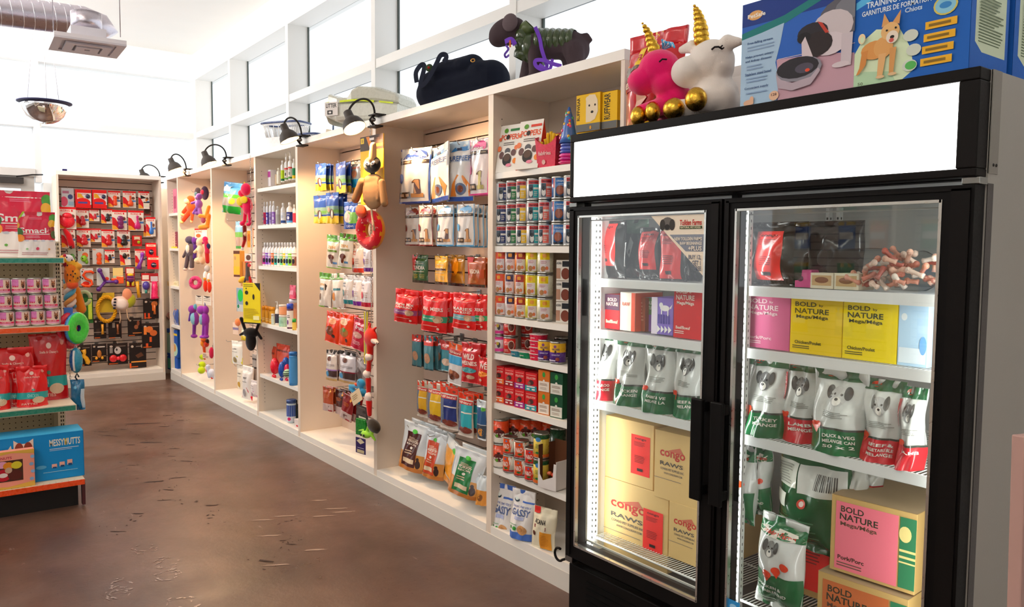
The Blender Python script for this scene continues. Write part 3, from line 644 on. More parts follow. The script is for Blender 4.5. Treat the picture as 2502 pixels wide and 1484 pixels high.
carton('cardboard box with a bright red label behind the tall green bag',(7.906,-0.020,0.357,0.120,0.258,4),.2,'b0884e',[R_(.1,.1,.95,.82,'e01c14'),*lines(.2,.8,.5,.75,5,'7a0c08',3),T_('92',.7,.92,.2,.07,'3a2a20')],name='cardboard_box')

# goods on the opposite display
rnd=random.Random(21); k=0
for r,z in enumerate((1.85,1.5,1.12,.7)):
    for x in (4.85,5.3,5.6,6.05,6.5,6.8,7.25,7.7,8.0):
        c=rnd.choice(['2a5aa8','3a78c0','e0b020','d82a20','e8e4dc','e07a20','2a8a50','c8c4bc']); k+=1
        o=pouch('opposite display bag',(x,-5.16,z,.17,.25,180),c,[R_(.1,.35,.9,.6,'f0ece4'),R_(0,.85,1,1,'c8a020')],.05,'hang','foil',group='bags on the opposite display'); o['label']='coloured treat bag hanging on the opposite side of the shop'

# ================================================================= canned food shelves
def stack(label_fn, x, y, z, r, h, n, spec, rot, group=None, r_jit=0):
    for k in range(n):
        base,els=spec(k); can(label_fn(k),x,y,z+k*(h+.0005),r,h,base,els,rot(k) if callable(rot) else rot,group)
LV=['bottom','middle','top']
# three high on the second shelf: red headed cans with coloured panels
def hound(c): return 'dcdfe4',[R_(.36,.78,.6,.97,'cf2320'),T_('Natural',.48,.87,.2,.11,'2a2030'),R_(.36,.06,.47,.76,'3a4a58'),E_(.42,.3,.045,.2,'e8e4dc'),E_(.42,.5,.035,.12,'22262c'),R_(.47,.06,.6,.76,c),R_(.48,.5,.59,.6,'f0e6d8'),*lines(.49,.58,.15,.42,3,'e8dccb',3),R_(.7,.2,.85,.5,'b9bcc4')]
rowh=(1.793-1.4885)/3
cols=[6.189,6.268,6.347,6.427,6.512]
pc=[('navy','1e2c66'),('green','1f7a3c'),('yellow','f0c020'),('teal','25a8ae'),('coral','f0705a')]
for i,x in enumerate(cols):
    for k in range(3):
        b,e=hound(pc[i][1]); can('white can with a %s panel, %s of its stack on the second food shelf'%(pc[i][0],LV[k]),x,.05,1.4885+k*rowh,.0335,rowh-.001,b,e,44+[0,4,-8,10,-5][i]+(22 if (k==2 and i in (0,4)) else 0)+(12 if k==0 and i in (2,3) else 0))
def orig(): return '2d6fb4',[R_(.34,0,.38,1,'d8dce0'),R_(.33,.5,.36,1,'d02a28'),T_('ORIGINAL',.49,.85,.18,.1,'dfe8f2'),E_(.47,.38,.075,.26,'8a4a34'),E_(.47,.38,.06,.2,'a86048'),R_(.38,.0,.66,.1,'1a2430'),*lines(.44,.6,.6,.75,2,'c8daf0',2)]
for k in range(3):
    b,e=orig(); can('large blue can with a meat picture, %s of the stack near the freezer'%LV[k],6.610,.05,1.4885+k*.1,.0385,.099,b,e,46+k*6)
    b,e=hound('e0604a'); can('can half hidden by the freezer edge, %s one on the second food shelf'%LV[k],6.683,.05,1.4885+k*.1,.034,.099,b,e,60)
# three high on the third shelf: orange, purple, red and yellow labels
def weru(c,side,body='f0e2e0'): return side,[R_(.38,.62,.58,.98,c),R_(.38,.03,.58,.62,body),E_(.45,.82,.02,.1,'f0a030'),E_(.475,.82,.02,.1,'f0a030'),E_(.5,.82,.02,.1,'f0a030'),*lines(.4,.55,.42,.58,3,'c0707a',3),E_(.45,.17,.05,.13,'b8804a'),E_(.52,.2,.03,.09,'e87a4a')]
rh=(1.470-1.1535)/3
wc=[('orange','e8451e','ee6a28','orange'),('dark purple','3c2850','d8cdc8','white and purple'),('dark red','b02020','e8801c','red and amber'),('yellow','f3d400','e0dc3c','yellow'),('yellow','f3d400','e6e2c8','pale yellow')]
for i,u in enumerate([6.186,6.265,6.341,6.423,6.512]):
    for k in range(3):
        n,c,sd,lb=wc[i]; b,e=weru(c,sd)
        can('%s label food can, %s of its stack on the third food shelf'%(lb,LV[k]),u,.05,1.1535+k*rh,.034 if i<4 else .0365,rh-.001,b,e,38+i*3+([8,-6,4][k]))
for k in range(3):
    carton('small white carton with a meat bowl picture, %s of three beside the yellow cans'%LV[k],(6.625,.06,1.1535+k*.092,.072,.09,20),.07,'e9e2d6',[R_(.42,.68,.95,.95,'1c2026'),E_(.65,.34,.3,.28,'7a3a28'),R_(.02,.1,.3,.6,'b88a70'),T_('ACANA',.2,.85,.34,.12,'30343c')],side=[R_(0,0,1,1,'d8d0c4')],name='food_carton')
# low shelf: mixed small cans and tubs
def pinkc(): return 'efe6ea',[R_(.3,.82,.75,1,'e8409a'),R_(.3,0,.75,.2,'e8409a'),E_(.5,.45,.04,.2,'3a3030'),E_(.47,.55,.04,.12,'c8b040'),R_(.4,.5,.45,.62,'e06aa8')]
def redc(): return 'd8261e',[E_(.56,.55,.075,.34,'e8c8b0'),E_(.56,.55,.06,.27,'6a3020'),T_('WHOLE',.45,.75,.1,.1,'f6e0d0'),T_('EARTH',.45,.6,.1,.1,'f6e0d0'),*lines(.39,.5,.12,.3,2,'f0c0b0'),R_(.66,0,.8,1,'b8aa98')]
for k in range(2):
    b,e=pinkc(); can('%s pink and white can with a small dog picture'%('lower','upper')[k] if False else ('lower' if k==0 else 'upper')+' pink banded white can at the left end of the low food shelf',6.171,.05,.9745+k*.086,.033,.085,b,e,44)
    b,e=redc(); can(('lower' if k==0 else 'upper')+' red can with a bowl picture beside the pink banded cans',6.258,.05,.9745+k*.086,.035,.085,b,e,36)
    b,e=redc(); can(('lower' if k==0 else 'upper')+' red can standing deeper behind the small green tub',6.251,.16,.9745+k*.086,.035,.085,b,e,30)
def tub(label,x,y,z,c,tx,w=.07,n='food_tub'):
    t=thing(n,label,'tub',(x,y,z),(0,0,radians(10))); mb=MB(); pr=[]
    vs=[]; 
    for zz,k in ((0,.9),(.026,1)):
        for j in range(20):
            a=2*pi*j/20; ca,sa=cos(a),sin(a); vs.append((w/2*k*(abs(ca)**.6)*(1 if ca>0 else -1),w*.42*k*(abs(sa)**.6)*(1 if sa>0 else -1),zz))
    mb.add(vs,[(j,(j+1)%20,20+(j+1)%20,20+j) for j in range(20)]+[tuple(range(20))[::-1]],c,'gloss')
    prints(mb,lambda u,v:Vector(((u-.5)*w*.8,-w*.42,v*.026)),[T_(tx,.4,.45,.4,.25,'f6e8e0')],'gloss',1,1); mb.build('tub_body',t)
    mb=MB(); mb.add([(v[0]*1.06/(1),v[1]*1.06,zz) for zz in (.0262,.029) for v in vs[20:]],[(j,(j+1)%20,20+(j+1)%20,20+j) for j in range(20)]+[tuple(range(20,40)),tuple(range(20))[::-1]],'e9dcd8','gloss'); mb.build('foil_lid',t); return t
tub('teal plastic tub with a white lid in front of the red cans',6.333,.04,.9745,'2a7a8c','pate')
tub('green plastic tub beside the teal tub',6.398,.04,.9745,'128a58','pate')
for k in range(4): tub('pink red tub, %s of a stack of four'%['lowest','second','third','topmost'][k],6.476,.045,.9745+k*.0295,'e01c44','pate',.078)
def welln(): return '5a2a90',[R_(.25,.52,.8,1,'f3bc20'),E_(.47,.83,.03,.08,'8a4a8a'),T_('WELLNESS',.48,.68,.16,.1,'4a2a6a'),E_(.48,.55,.02,.07,'3a1c20'),T_('CHICKEN STEW',.48,.38,.18,.08,'e8d8f0'),E_(.52,.16,.04,.1,'9a4030'),R_(.3,.05,.48,.12,'e8d8f0')]
for i,u in enumerate((6.529,6.611)):
    b,e=welln(); can(('left' if i==0 else 'right')+' yellow and purple stew can on the low food shelf',u,.045,.9745,.036,.098,b,e,40)
can('grey topped can deeper behind the stew cans',6.501,.16,.9745,.036,.1,'2a2a30',[],30)
# stew boxes, two high
def stew(c): return [T_("STELLA'S STEW",.5,.72,.8,.12,'f4c8b8'),R_(.1,.86,.9,.9,'e88a80'),E_(.52,.5,.22,.13,'4a2a26'),E_(.35,.45,.14,.09,'8a5848'),R_(.0,.04,1,.33,c),R_(.15,.24,.85,.3,'f0e0d8'),R_(.15,.1,.4,.18,'f0e0d8'),R_(.6,.1,.85,.18,'f0e0d8')]
sc=[('orange','f07030'),('dark red','a01420'),('purple','9a2a86'),('teal','2a9aa0')]
for i,(u0,u1,v0,v1) in enumerate(((1205,1232,883,977),(1232,1257,890,984),(1257,1282,897,992),(1283,1312,905,1000))):
    bb=[(6.190,0.030,0.747,0.074,0.183,10),(6.276,0.030,0.747,0.067,0.182,10),(6.356,0.030,0.745,0.065,0.181,10),(6.442,0.030,0.742,0.073,0.179,10)][i]
    for k in range(2): carton('red stew carton with a %s band, %s of two'%(sc[i][0],('lower','upper')[k]),(bb[0],bb[1],.7345+k*.088,bb[3],.0875,8),.075,'d5161c',stew(sc[i][1]),side=[R_(0,0,1,1,'c01018')],top=[R_(0,0,1,1,'b81018')],name='stew_carton')
for i,(nm,c,c2,bb) in enumerate((('orange and white','d8701c','efe0d0',(6.535,0.030,0.741,0.070,0.194,8)),('dark green and white','0f4a2c','e6e2d4',(6.622,0.030,0.741,0.075,0.192,8)))):
    for k in range(2): carton('%s plate stew carton, %s of two'%(nm,('lower','upper')[k]),(bb[0],bb[1],.7345+k*.1,bb[3],.0995,8),.08,c,[R_(.04,.04,.96,.5,c2),E_(.5,.8,.13,.12,'3a9a3c'),E_(.5,.52,.09,.06,c2),*lines(.15,.85,.3,.42,2,'8a6a50'),*lines(.2,.8,.12,.24,2,'b09a88')],side=[R_(0,0,1,1,c)],name='stew_carton')
# big orange cans and their smaller neighbours
def orac(): return 'ea4a1c',[R_(.25,0,.8,.42,'efe6d8'),E_(.5,.42,.12,.2,'5a1c18'),E_(.46,.3,.03,.08,'6aa83a'),T_('Nature',.42,.8,.1,.08,'f0b890'),E_(.5,.65,.035,.04,'3a1c14')]
def ndc(c='e2481c'): return 'e8e0d2',[R_(.34,0,.52,1,c),P_([(.52,.0),(.52,.75),(.58,1),(.6,1),(.53,0)],c),T_('N&D',.44,.5,.15,.32,'f4e6da'),E_(.45,.85,.02,.06,'4a7ac0'),E_(.46,.22,.05,.07,'2c6a34'),R_(.25,0,.8,.08,'b01c20')]
for k in range(2):
    b,e=orac(); can(('lower' if k==0 else 'upper')+' large orange and cream can at the left end of the fifth food shelf',6.185,.05,.4155+k*.119,.04,.118,b,e,38)
xs4=[6.171,6.221,6.255,6.307]
for i,x in enumerate(xs4):
    y=[.13,.17,.2,.24][i]
    for k in range(2):
        b,e=orac(); can('%s orange can, %s in the row receding behind the smaller cans'%(('lower','upper')[k],['first','second','third','fourth'][i]),x+.02,y,.4155+k*.119,.04,.118,b,e,38)
for i,(x,y,h) in enumerate(((6.282,.035,.085),(6.369,.035,.085),(6.453,.033,.076))):
    for k in range(2):
        b,e=ndc('d82a1c' if i==2 else 'e2501c'); can('%s N&D can, %s of the three short stacks on the fifth food shelf'%(('lower','upper')[k],['leftmost','middle','rightmost'][i]),x,y,.4155+k*(h+.0008),.0355,h,b,e,[30,46,40][i]+k*8)
def orgc(): return 'e6c84a',[R_(.2,.82,.85,1,'1c5a30'),E_(.46,.8,.06,.1,'4a90c8'),R_(.25,0,.8,.14,'e06a1c'),E_(.45,.2,.05,.05,'2c7a34'),*lines(.4,.54,.4,.6,3,'6a8a4a'),E_(.54,.1,.02,.04,'f0e8d8')]
for k in range(2):
    b,e=orgc(); can(('lower' if k==0 else 'upper')+' tall green and yellow can left of the open display carton',6.515,.035,.4155+k*.118,.036,.117,b,e,40)
can('dark green can behind the open display carton',6.485+.01,.15,.4155,.038,.24,'1c4a2c',[],40)
bb=(6.584,0.035,0.438,0.109,0.207,6); t=thing('display_carton','open white and brown display carton leaning at the freezer side of the shelf','carton',(bb[0]+.01,.05,.4155),(0,0,radians(8)))
mb=MB(); W_=bb[3]; mb.box((-W_/2,-.05,0),(W_/2,.06,.004),'e6ddd2'); mb.box((-W_/2,-.05,0),(-W_/2+.003,.06,.19),'6a4028'); mb.add([(-W_/2,-.052,0),(W_/2,-.052,0),(W_/2,-.052,.12),(W_/2-.015,-.052,.12),(W_/2-.02,-.052,.06),(-W_/2+.03,-.052,.035),(-W_/2+.012,-.052,.06),(-W_/2+.01,-.052,.13),(-W_/2,-.052,.13)],[tuple(range(9))],'e8e0da'); mb.box((W_/2-.003,-.05,0),(W_/2,.06,.13),'e8e0da'); mb.box((-W_/2,.057,0),(W_/2,.06,.2),'6a4028'); mb.build('carton_tray',t)
mb=MB(); rnd=random.Random(2)
for i in range(16): mb.ell((rnd.uniform(-.02,.035),rnd.uniform(-.035,.03),.02+i*.004),(.014,.012,.01),rnd.choice(['c83a1c','a82818','d86a3a']),'foil',8,5)
mb.build('treat_pieces',t)
# bottom: three stand-up pouches
def gassy(): return [R_(0,.9,1,1,'4a6fc0'),R_(0,0,1,.14,'4a72c4'),E_(.24,.78,.13,.04,'30404a'),E_(.24,.8,.1,.03,'e8efe8'),R_(.5,.745,1,.78,'4a6fc0'),T_('EWW. I\'M VERY',.5,.655,.8,.045,'8a94c0'),T_('GASSY',.5,.54,.8,.14,'54689a'),R_(.3,.39,.7,.46,'b8bede'),E_(.2,.22,.045,.035,'3a8a3a'),E_(.38,.21,.06,.04,'3c9a3c'),E_(.66,.2,.2,.095,'c89460'),E_(.62,.21,.12,.05,'b07a48'),R_(.08,.28,.45,.295,'9ab89a')]
pouch('left blue and white biscuit pouch reading GASSY on the bottom shelf',(6.213,0.040,0.062,0.131,0.268,12),'efeae6',gassy(),.07,'stand','matte',lean=-6,name='biscuit_pouch')
pouch('right blue and white biscuit pouch reading GASSY on the bottom shelf',(6.391,0.020,0.081,0.137,0.269,14),'efeae6',gassy(),.07,'stand','matte',lean=-6,name='biscuit_pouch')
pouch('cream coloured pouch with a red corner and orange panel, bottom shelf beside the freezer',(6.550,0.020,0.086,0.131,0.223,14),'e6dcc0',[R_(.05,.84,.3,1,'d82a20'),T_('ACANA',.42,.66,.5,.12,'2a2624'),P_([(.16,.58),(.7,.55),(.7,.46),(.2,.5)],'7a2024'),R_(.45,.02,.9,.42,'e0942a'),E_(.2,.36,.08,.06,'5a2a1c'),*lines(.5,.85,.08,.36,7,'c87a1c',3)],.05,'hang','matte',lean=-7,name='biscuit_pouch')
# top shelf
def poppers(c,tag_): return [T_('POPPERS',.52,.74,.86,.12,'e8501c'),E_(.42,.74,.09,.05,'2a2420'),E_(.3,.88,.1,.05,'5a9a2a'),R_(.5,.86,.95,.91,c),*lines(.25,.8,.56,.64,2,'6a6460'),E_(.48,.44,.13,.07,'5a5a5e'),E_(.22,.36,.12,.08,'6a4a48'),E_(.78,.4,.12,.07,'6a4a48'),E_(.5,.3,.2,.12,'f6efe6'),E_(.5,.26,.21,.13,'201814'),E_(.5,.3,.16,.08,'5a4032'),E_(.62,.14,.13,.035,'f08aa0'),E_(.08,.5,.1,.06,'f08050'),E_(.9,.5,.1,.05,'f08050'),E_(.9,.22,.1,.06,'f08a30'),E_(.08,.7,.07,.04,'e86a40')]
def gable(label,bb,els,side):
    bb=rest(bb); w,h,d=bb[3],bb[4],.085; mb=MB(); mb.add([(-w/2,-d/2,0),(w/2,-d/2,0),(w/2,d/2,0),(-w/2,d/2,0),(-w/2,-.002,h),(w/2,-.002,h)],[(0,1,5,4),(2,3,4,5),(0,4,3),(0,3,2,1)],'f6efe4'); mb.add([(w/2,-d/2,0),(w/2,d/2,0),(w/2,-.002,h)],[(0,1,2)],side)
    prints(mb,lambda u,v:Vector(((u-.5)*w,-d/2+(d/2-.002)*v-.0003,v*h)),els,'matte',1,1); return place(tag(mb.build('treat_carton'),label,'box'),bb)
gable('left white tent-shaped carton reading POPPERS with a green tag',(6.243,0.060,1.827,0.136,0.228,8),poppers('2c7a3c','PUMPKIN'),'e8401c')
gable('right white tent-shaped carton reading POPPERS with a red tag',(6.424,0.040,1.820,0.145,0.231,8),poppers('e0402c','SWEET POTATO'),'e8401c')
bb=(6.541,0.050,1.829,0.122,0.160,10); bb=rest(bb); t=thing('fries_toy','red paper fries cup toy with yellow plush fries','dog toy',(bb[0],bb[1],bb[2]),(0,0,radians(10))); w,h=bb[3],bb[4]
mb=MB(); n=10; vs=[]
for j in range(n+1):
    u=j/n; x=(u-.5)*w; zt=h*(.62+.2*abs(2*u-1)**2); vs += [(x*.82,-.03,0),(x,-.036,zt)]
mb.add(vs,[(2*j,2*j+2,2*j+3,2*j+1) for j in range(n)],'e5173f','gloss'); mb.add([(-w*.41,-.03,0),(w*.41,-.03,0),(w*.41,.03,0),(-w*.41,.03,0),(-w/2,-.036,h*.82),(w/2,-.036,h*.82),(w/2,.036,h*.98),(-w/2,.036,h*.98)],[(0,3,2,1),(1,2,6,5),(0,4,7,3),(2,3,7,6)],'c81038','gloss')
prints(mb,lambda u,v:Vector(((u-.5)*w*.85,-.0335-.004*v,v*h*.7)),[T_('fabfries',.45,.55,.7,.16,'f6c8c0'),E_(.4,.2,.1,.1,'f0b8a8')],'gloss',1,1); mb.build('fries_cup',t)
mb=MB()
for i,(x,z,l) in enumerate(((-.35,.62,.72),(-.2,.62,.8),(-.05,.6,.95),(.08,.6,.99),(.22,.6,.93),(.36,.6,.9))): mb.tube([(x*w*.8,-.005,h*.35),(x*w,-.012+.006*(i%2),h*l*.92),(x*w*1.02,-.01,h*l)],.0075,'f4c020','plush',8)
mb.build('plush_fries',t)
bb=(6.650,0.060,1.821,0.083,0.260,8); bb=rest(bb); t=thing('party_hat_toy','cone-shaped spotted party hat toy with blue and pink ruffles','dog toy',(bb[0],bb[1],bb[2])); w,h=bb[3],bb[4]
mb=MB(); mb.lathe([(w*.5,h*.38),(w*.42,h*.5),(w*.25,h*.78),(w*.05,h*1.0)],'3f6fc0','foil',16); rnd=random.Random(3)
for i in range(26):
    a=rnd.uniform(0,2*pi); v=rnd.uniform(.44,.9); r=w*(.5-.47*(v-.38)/.62); mb.ell((r*cos(a),r*sin(a),v*h),(.007,.007,.008),rnd.choice(['e83a3a','f0c030','5ab848','38b0c0','e8508a']),'foil',6,5)
mb.build('hat_cone',t); mb=MB()
for i,c in enumerate(('e0207a','c81a8a','e83a9a','3a4ab0','5a6ac8','3a50a8')): mb.lathe([(w*.42,h*(.02+i*.06)),(w*.56-.002*i,h*(.05+i*.06)),(w*.42,h*(.08+i*.06))],c,'foil',16)
mb.build('ruffles',t)
def ruff(label,bb,d,el=True): return carton(label,bb,d,'f2c010',[R_(.0,.0,1,.2,'6a6a66'),T_('RUFFWEAR',.1,.62,.13,.62,'3a3420',1),P_([(.42,.24),(.42,.85),(.55,.97),(.8,.95),(.9,.8),(.92,.5),(.8,.3),(.6,.24)],'f0dcb8'),E_(.56,.68,.035,.03,'2a241c'),E_(.8,.68,.035,.03,'2a241c'),E_(.68,.5,.06,.035,'2a241c'),E_(.5,.86,.09,.07,'f0dcb8'),E_(.62,.09,.04,.05,'e0a030')] if el else [T_('RUFFWEAR',.35,.6,.4,.7,'3a3420',1),R_(0,0,1,.2,'6a6a66')],side=[R_(0,0,1,1,'d8a80c'),R_(0,0,1,.2,'5a5a56')],top=[R_(0,0,1,1,'e0b010')],name='product_carton')
ruff('yellow carton with a white dog drawing, upper one on the top food shelf',(6.802,0.030,1.959,0.130,0.151,6),.06)
ruff('yellow carton with a white dog drawing, under its twin behind the freezer sign',(6.806,0.030,1.805,0.132,0.151,6),.06)
ruff('narrow yellow carton to the right of the dog drawing carton, upper one',(6.908,0.050,1.960,0.079,0.147,6),.06,False)
ruff('narrow yellow carton to the right of the dog drawing carton, lower one',(6.908,0.050,1.812,0.081,0.145,6),.06,False)
mb=MB(); mb.tube([(0,0,0),(.005,0,.1),(.016,0,.13),(.03,0,.1),(.035,0,0)],.012,'14181a','knit',8); o=tag(mb.build('black_harness'),'black fabric loop standing up behind the yellow cartons','harness'); o.location=(6.687,.16,1.835); o.scale=(1,1,2.2)

# ================================================================= things on top of the shelves and freezer
def local(bb, x0,x1,y0,y1):        # design units -> metres inside a bounding box
    sx,sz=bb[3]/(x1-x0),bb[4]/(y1-y0)
    return (lambda x,y,d=0: ((x-(x0+x1)/2)*sx, d, (y1-y)*sz)), sx, sz
# --- grey plush display dog in a green puffer vest
bb=(6.308,0.170,2.244,0.502,0.326,32); q,s,sz=local(bb,945,2140,155,1000)
t=thing('display_dog','grey fabric display dog wearing a green puffer vest and purple leash','display dog',(bb[0],bb[1],bb[2]),(0,0,radians(32)))
DG='4a3c40'
P=[('s',q(1150,330),(225*s,.062,165*sz),DG,(0,-.3,0)),('s',q(1045,400),(112*s,.05,108*sz),DG),('c',q(1290,330),q(1400,520),.045,.052,DG),
 ('c',q(1420,540),q(1900,560),.062,.064,DG),('c',q(1900,560),q(1970,620),.066,.062,DG),
 ('c',q(1520,620,-.04),q(1530,880,-.045),.036,.03,DG),('c',q(1390,650,.04),q(1330,900,.045),.034,.03,DG),('s',q(1280,955,.045),(75*s,.034,45*sz),DG),('s',q(1510,935,-.045),(85*s,.034,45*sz),DG),
 ('c',q(1965,650,-.035),q(1990,800,-.04),.052,.04,DG),('s',q(1970,860,-.04),(95*s,.036,60*sz),DG),('c',q(1880,650,.035),q(1880,830,.045),.05,.038,DG),('s',q(1850,890,.045),(80*s,.034,45*sz),DG),
 ('c',q(2010,475),q(2080,465),.014,.013,DG),('c',q(2080,465),q(2125,525),.013,.011,DG)]
remeshed(P,.007,'knit',4).build('dog_body',t)
mb=MB(); mb.ell(q(1240,270,-.060),(92*s,.014,108*sz),'6a5c60','knit',18,10,(0,.15,0)); mb.build('ear',t)
V='3a4a26'; mb=MB()
def ring(cx,cy,ang,rx,ry,wd,c=V):
    vs=[]; n=20; C=Vector(q(cx,cy)); ax=Vector((cos(ang),0,sin(ang))); nz=Vector((-sin(ang),0,cos(ang)))
    for j in range(7):
        a=j/6*pi; k=.86+.14*sin(a); off=(j/6-.5)*wd
        for i in range(n): th=2*pi*i/n; vs.append(C+ax*off+Vector((0,1,0))*(ry*k*cos(th))+nz*(rx*k*sin(th)))
    mb.add(vs,[(j*n+i,j*n+(i+1)%n,(j+1)*n+(i+1)%n,(j+1)*n+i) for j in range(6) for i in range(n)],c,'foil',True)
for i in range(6): ring(1560+i*72,500+i*4,0,172*sz-i*.002,.076,84*s)
ring(1400,330,.75,105*sz,.056,110*s,'5a6a3c'); ring(1360,420,.6,125*sz,.062,100*s); ring(1350,530,.35,150*sz,.07,110*s); ring(1440,560,.1,185*sz,.076,110*s); ring(1360,640,1.1,130*sz,.062,110*s)
mb.build('puffer_vest',t)
mb=MB(); U='7a4ac8'
def strap(pts,w,c,fin='knit'):
    P4=[Vector(p) for p in pts]; P4=[P4[0]]+P4+[P4[-1]]; pts=[]
    for i in range(1,len(P4)-2):
        for k in range(5):
            u=k/5; a,b,c_,d=P4[i-1:i+3]; pts.append(.5*((2*b)+(c_-a)*u+(2*a-5*b+4*c_-d)*u*u+(3*b-a-3*c_+d)*u**3))
    pts.append(P4[-1]); vs=[]
    for i,p in enumerate(pts):
        tg=(pts[min(i+1,len(pts)-1)]-pts[max(i-1,0)]).normalized(); sd=tg.cross(Vector((0,1,0))).normalized()*w/2; vs += [p-sd,p+sd,p+sd+Vector((0,.003,0)),p-sd+Vector((0,.003,0))]
    mb.add(vs,[(4*i+a,4*i+(a+1)%4,4*i+4+(a+1)%4,4*i+4+a) for i in range(len(pts)-1) for a in range(4)],c,fin)
strap([q(1560,375,-.09),q(1610,500,-.088),q(1640,640,-.092),q(1680,770,-.092),q(1700,850,-.092),q(1650,880,-.1),q(1580,830,-.1),q(1580,770,-.1),q(1680,780,-.104),q(1760,820,-.1),q(1860,850,-.085)],.017,U)
strap([q(1620,820,-.1),q(1700,880,-.104),q(1740,870,-.092),q(1770,770,-.1)],.014,U)
strap([q(1190,500,-.07),q(1280,490,-.088),q(1330,560,-.09)],.022,U)
strap([q(1190,530,-.06),q(1230,590,-.07),q(1180,640,-.06),q(1185,670,-.05),q(1240,660,-.07)],.01,'6a4ab0'); strap([q(1270,500,-.09),q(1280,590,-.1)],.008,'d87030')
mb.build('leash',t)
# --- navy duffel bag
bb=(5.636,0.170,2.231,0.483,0.268,30); q,s,sz=local(bb,145,1100,655,1275)
t=thing('duffel_bag','dark navy duffel bag lying on top of the slatwall bays','bag',(bb[0],bb[1],bb[2]),(0,0,radians(30)))
NV='131828'; P=[('c',q(290,1090),q(980,960),.095,.1,NV),('c',q(330,1150),q(990,1150),.09,.095,NV),('c',q(420,900),q(760,800),.085,.07,NV),('s',q(700,800),(170*s,.09,130*sz),NV),('s',q(880,880),(180*s,.1,150*sz),NV),('c',q(260,980),q(480,850),.07,.075,NV),('s',q(960,980),(125*s,.1,230*sz),NV),('s',q(240,1090),(95*s,.09,175*sz),NV)]
b=remeshed(P,.008,'knit',5); b.v=[(x,y,max(z,.004)) for x,y,z in b.v]; b.build('bag_body',t)
mb=MB(); strap([q(210,980,-.11),q(200,860,-.11),q(250,770,-.1),q(290,800,-.1),q(265,1020,-.12),q(350,980,-.125),q(440,800,-.115),q(480,680,-.1),q(530,670,-.095),q(550,710,-.1),q(520,760,-.1)],.026,'262a3a'); mb.build('carry_handle',t)
mb=MB(); mb.tube([q(870+22*cos(a/2),782+18*sin(a/2),-.112) for a in range(13)],.0028,'d8a050','metal',6,closed=False); mb.ell(q(355,815,-.105),(45*s,.006,48*sz),'3a4a30','knit',10,6); mb.ell(q(355,815,-.11),(16*s,.005,16*sz),'b02a20','knit',8,5); mb.build('patch_and_ring',t)
# --- grey cat litter hood
bb=(4.583,0.170,2.267,0.576,0.231,30); t=thing('litter_box','grey plastic covered litter box with a lime green stripe','litter box',(bb[0],bb[1],bb[2]),(0,0,radians(30))); w,h=bb[3],bb[4]
def loft(secs,c,fin='gloss'):      # secs: (x, half depth, z0, z1)
    vs=[]; n=16
    for x,hd,z0,z1 in secs:
        for i in range(n):
            a=2*pi*i/n+pi/n; ca,sa=cos(a),sin(a); vs.append((x,hd*(abs(ca)**.45)*(1 if ca>0 else -1),(z0+z1)/2+(z1-z0)/2*(abs(sa)**.45)*(1 if sa>0 else -1)))
    m=len(secs); mb.add(vs,[(j*n+i,j*n+(i+1)%n,(j+1)*n+(i+1)%n,(j+1)*n+i) for j in range(m-1) for i in range(n)]+[tuple(range(n)),tuple((m-1)*n+i for i in range(n))],c,fin,False)
mb=MB(); loft([(-w*.44,.12,.0,h*.5),(-w*.46,.125,.15*h,h*.56),(-.3*w,.14,.02*h,h*.58),(w*.3,.14,.0,h*.56),(w*.46,.12,.02,h*.46)],'d9d8cc'); mb.build('litter_pan',t)
mb=MB(); loft([(-w*.44,.11,h*.5,h*.86),(-w*.30,.13,h*.5,h*.72),(-w*.16,.135,h*.5,h*.7),(-w*.1,.14,h*.5,h*.92),(-w*.03,.14,h*.5,h*1.0),(w*.2,.14,h*.48,h*.93),(w*.44,.12,h*.42,h*.72),(w*.47,.11,h*.42,h*.6)],'c9c7b8'); mb.build('hood',t)
mb=MB(); strap([(-w*.24,-.146,h*.57),(w*.0,-.147,h*.57),(w*.2,-.146,h*.5)],.012,'dff01c','gloss'); strap([(w*.26,-.142,h*.49),(w*.42,-.128,h*.44)],.01,'dff01c','gloss'); strap([(-w*.46,-.13,h*.56),(-w*.4,-.135,h*.57)],.012,'dff01c','gloss'); mb.build('latch_stripe',t)
mb=MB(); S=lambda u,v:Vector((-w*.44+u*.1,-.143,h*.2+v*.085)); prints(mb,S,[R_(0,0,1,1,'eee6e0'),T_('LITTER',.5,.75,.8,.3,'1a1614'),R_(.2,.1,.6,.4,'2a2624'),R_(.3,.18,.5,.32,'eee6e0')],'matte',1,1,.003); mb.build('price_sticker',t)
# --- baskets
def basket(label,bb,n1='plastic_basket'):
    t=thing(n1,label,'basket',(bb[0],bb[1],bb[2]),(0,0,radians(bb[5]))); w,h=bb[3],bb[4]; d=.2; mb=MB(); N=28
    def rr(k,z): 
        out=[]
        for i in range(N): a=2*pi*i/N; ca,sa=cos(a),sin(a); out.append((w/2*k*(abs(ca)**.4)*(1 if ca>0 else -1),d/2*k*(abs(sa)**.4)*(1 if sa>0 else -1),z))
        return out
    vs=rr(.72,.0)+rr(.8,h*.5)+rr(.93,h*.86)+rr(.98,h*.92)
    fs=[tuple(range(N))[::-1]]+[(i,(i+1)%N,N+(i+1)%N,N+i) for i in range(N)]+[(2*N+i,2*N+(i+1)%N,3*N+(i+1)%N,3*N+i) for i in range(N)]
    mb.add(vs,fs,'e8e6e4','gloss'); 
    for i in range(N):
        a,b=Vector(vs[N+i]),Vector(vs[2*N+i]); mb.tube([a,b],.0035,'e8e6e4','gloss',4); c=(a+Vector(vs[N+(i+1)%N]))/2; e=(b+Vector(vs[2*N+(i+1)%N]))/2; mb.tube([c,e],.0025,'e8e6e4','gloss',4)
    mb.build('basket_body',t); mb=MB(); mb.tube(rr(1.0,h*.95),.008,'3a4a78','gloss',6,closed=True); mb.build('basket_rim',t); return t
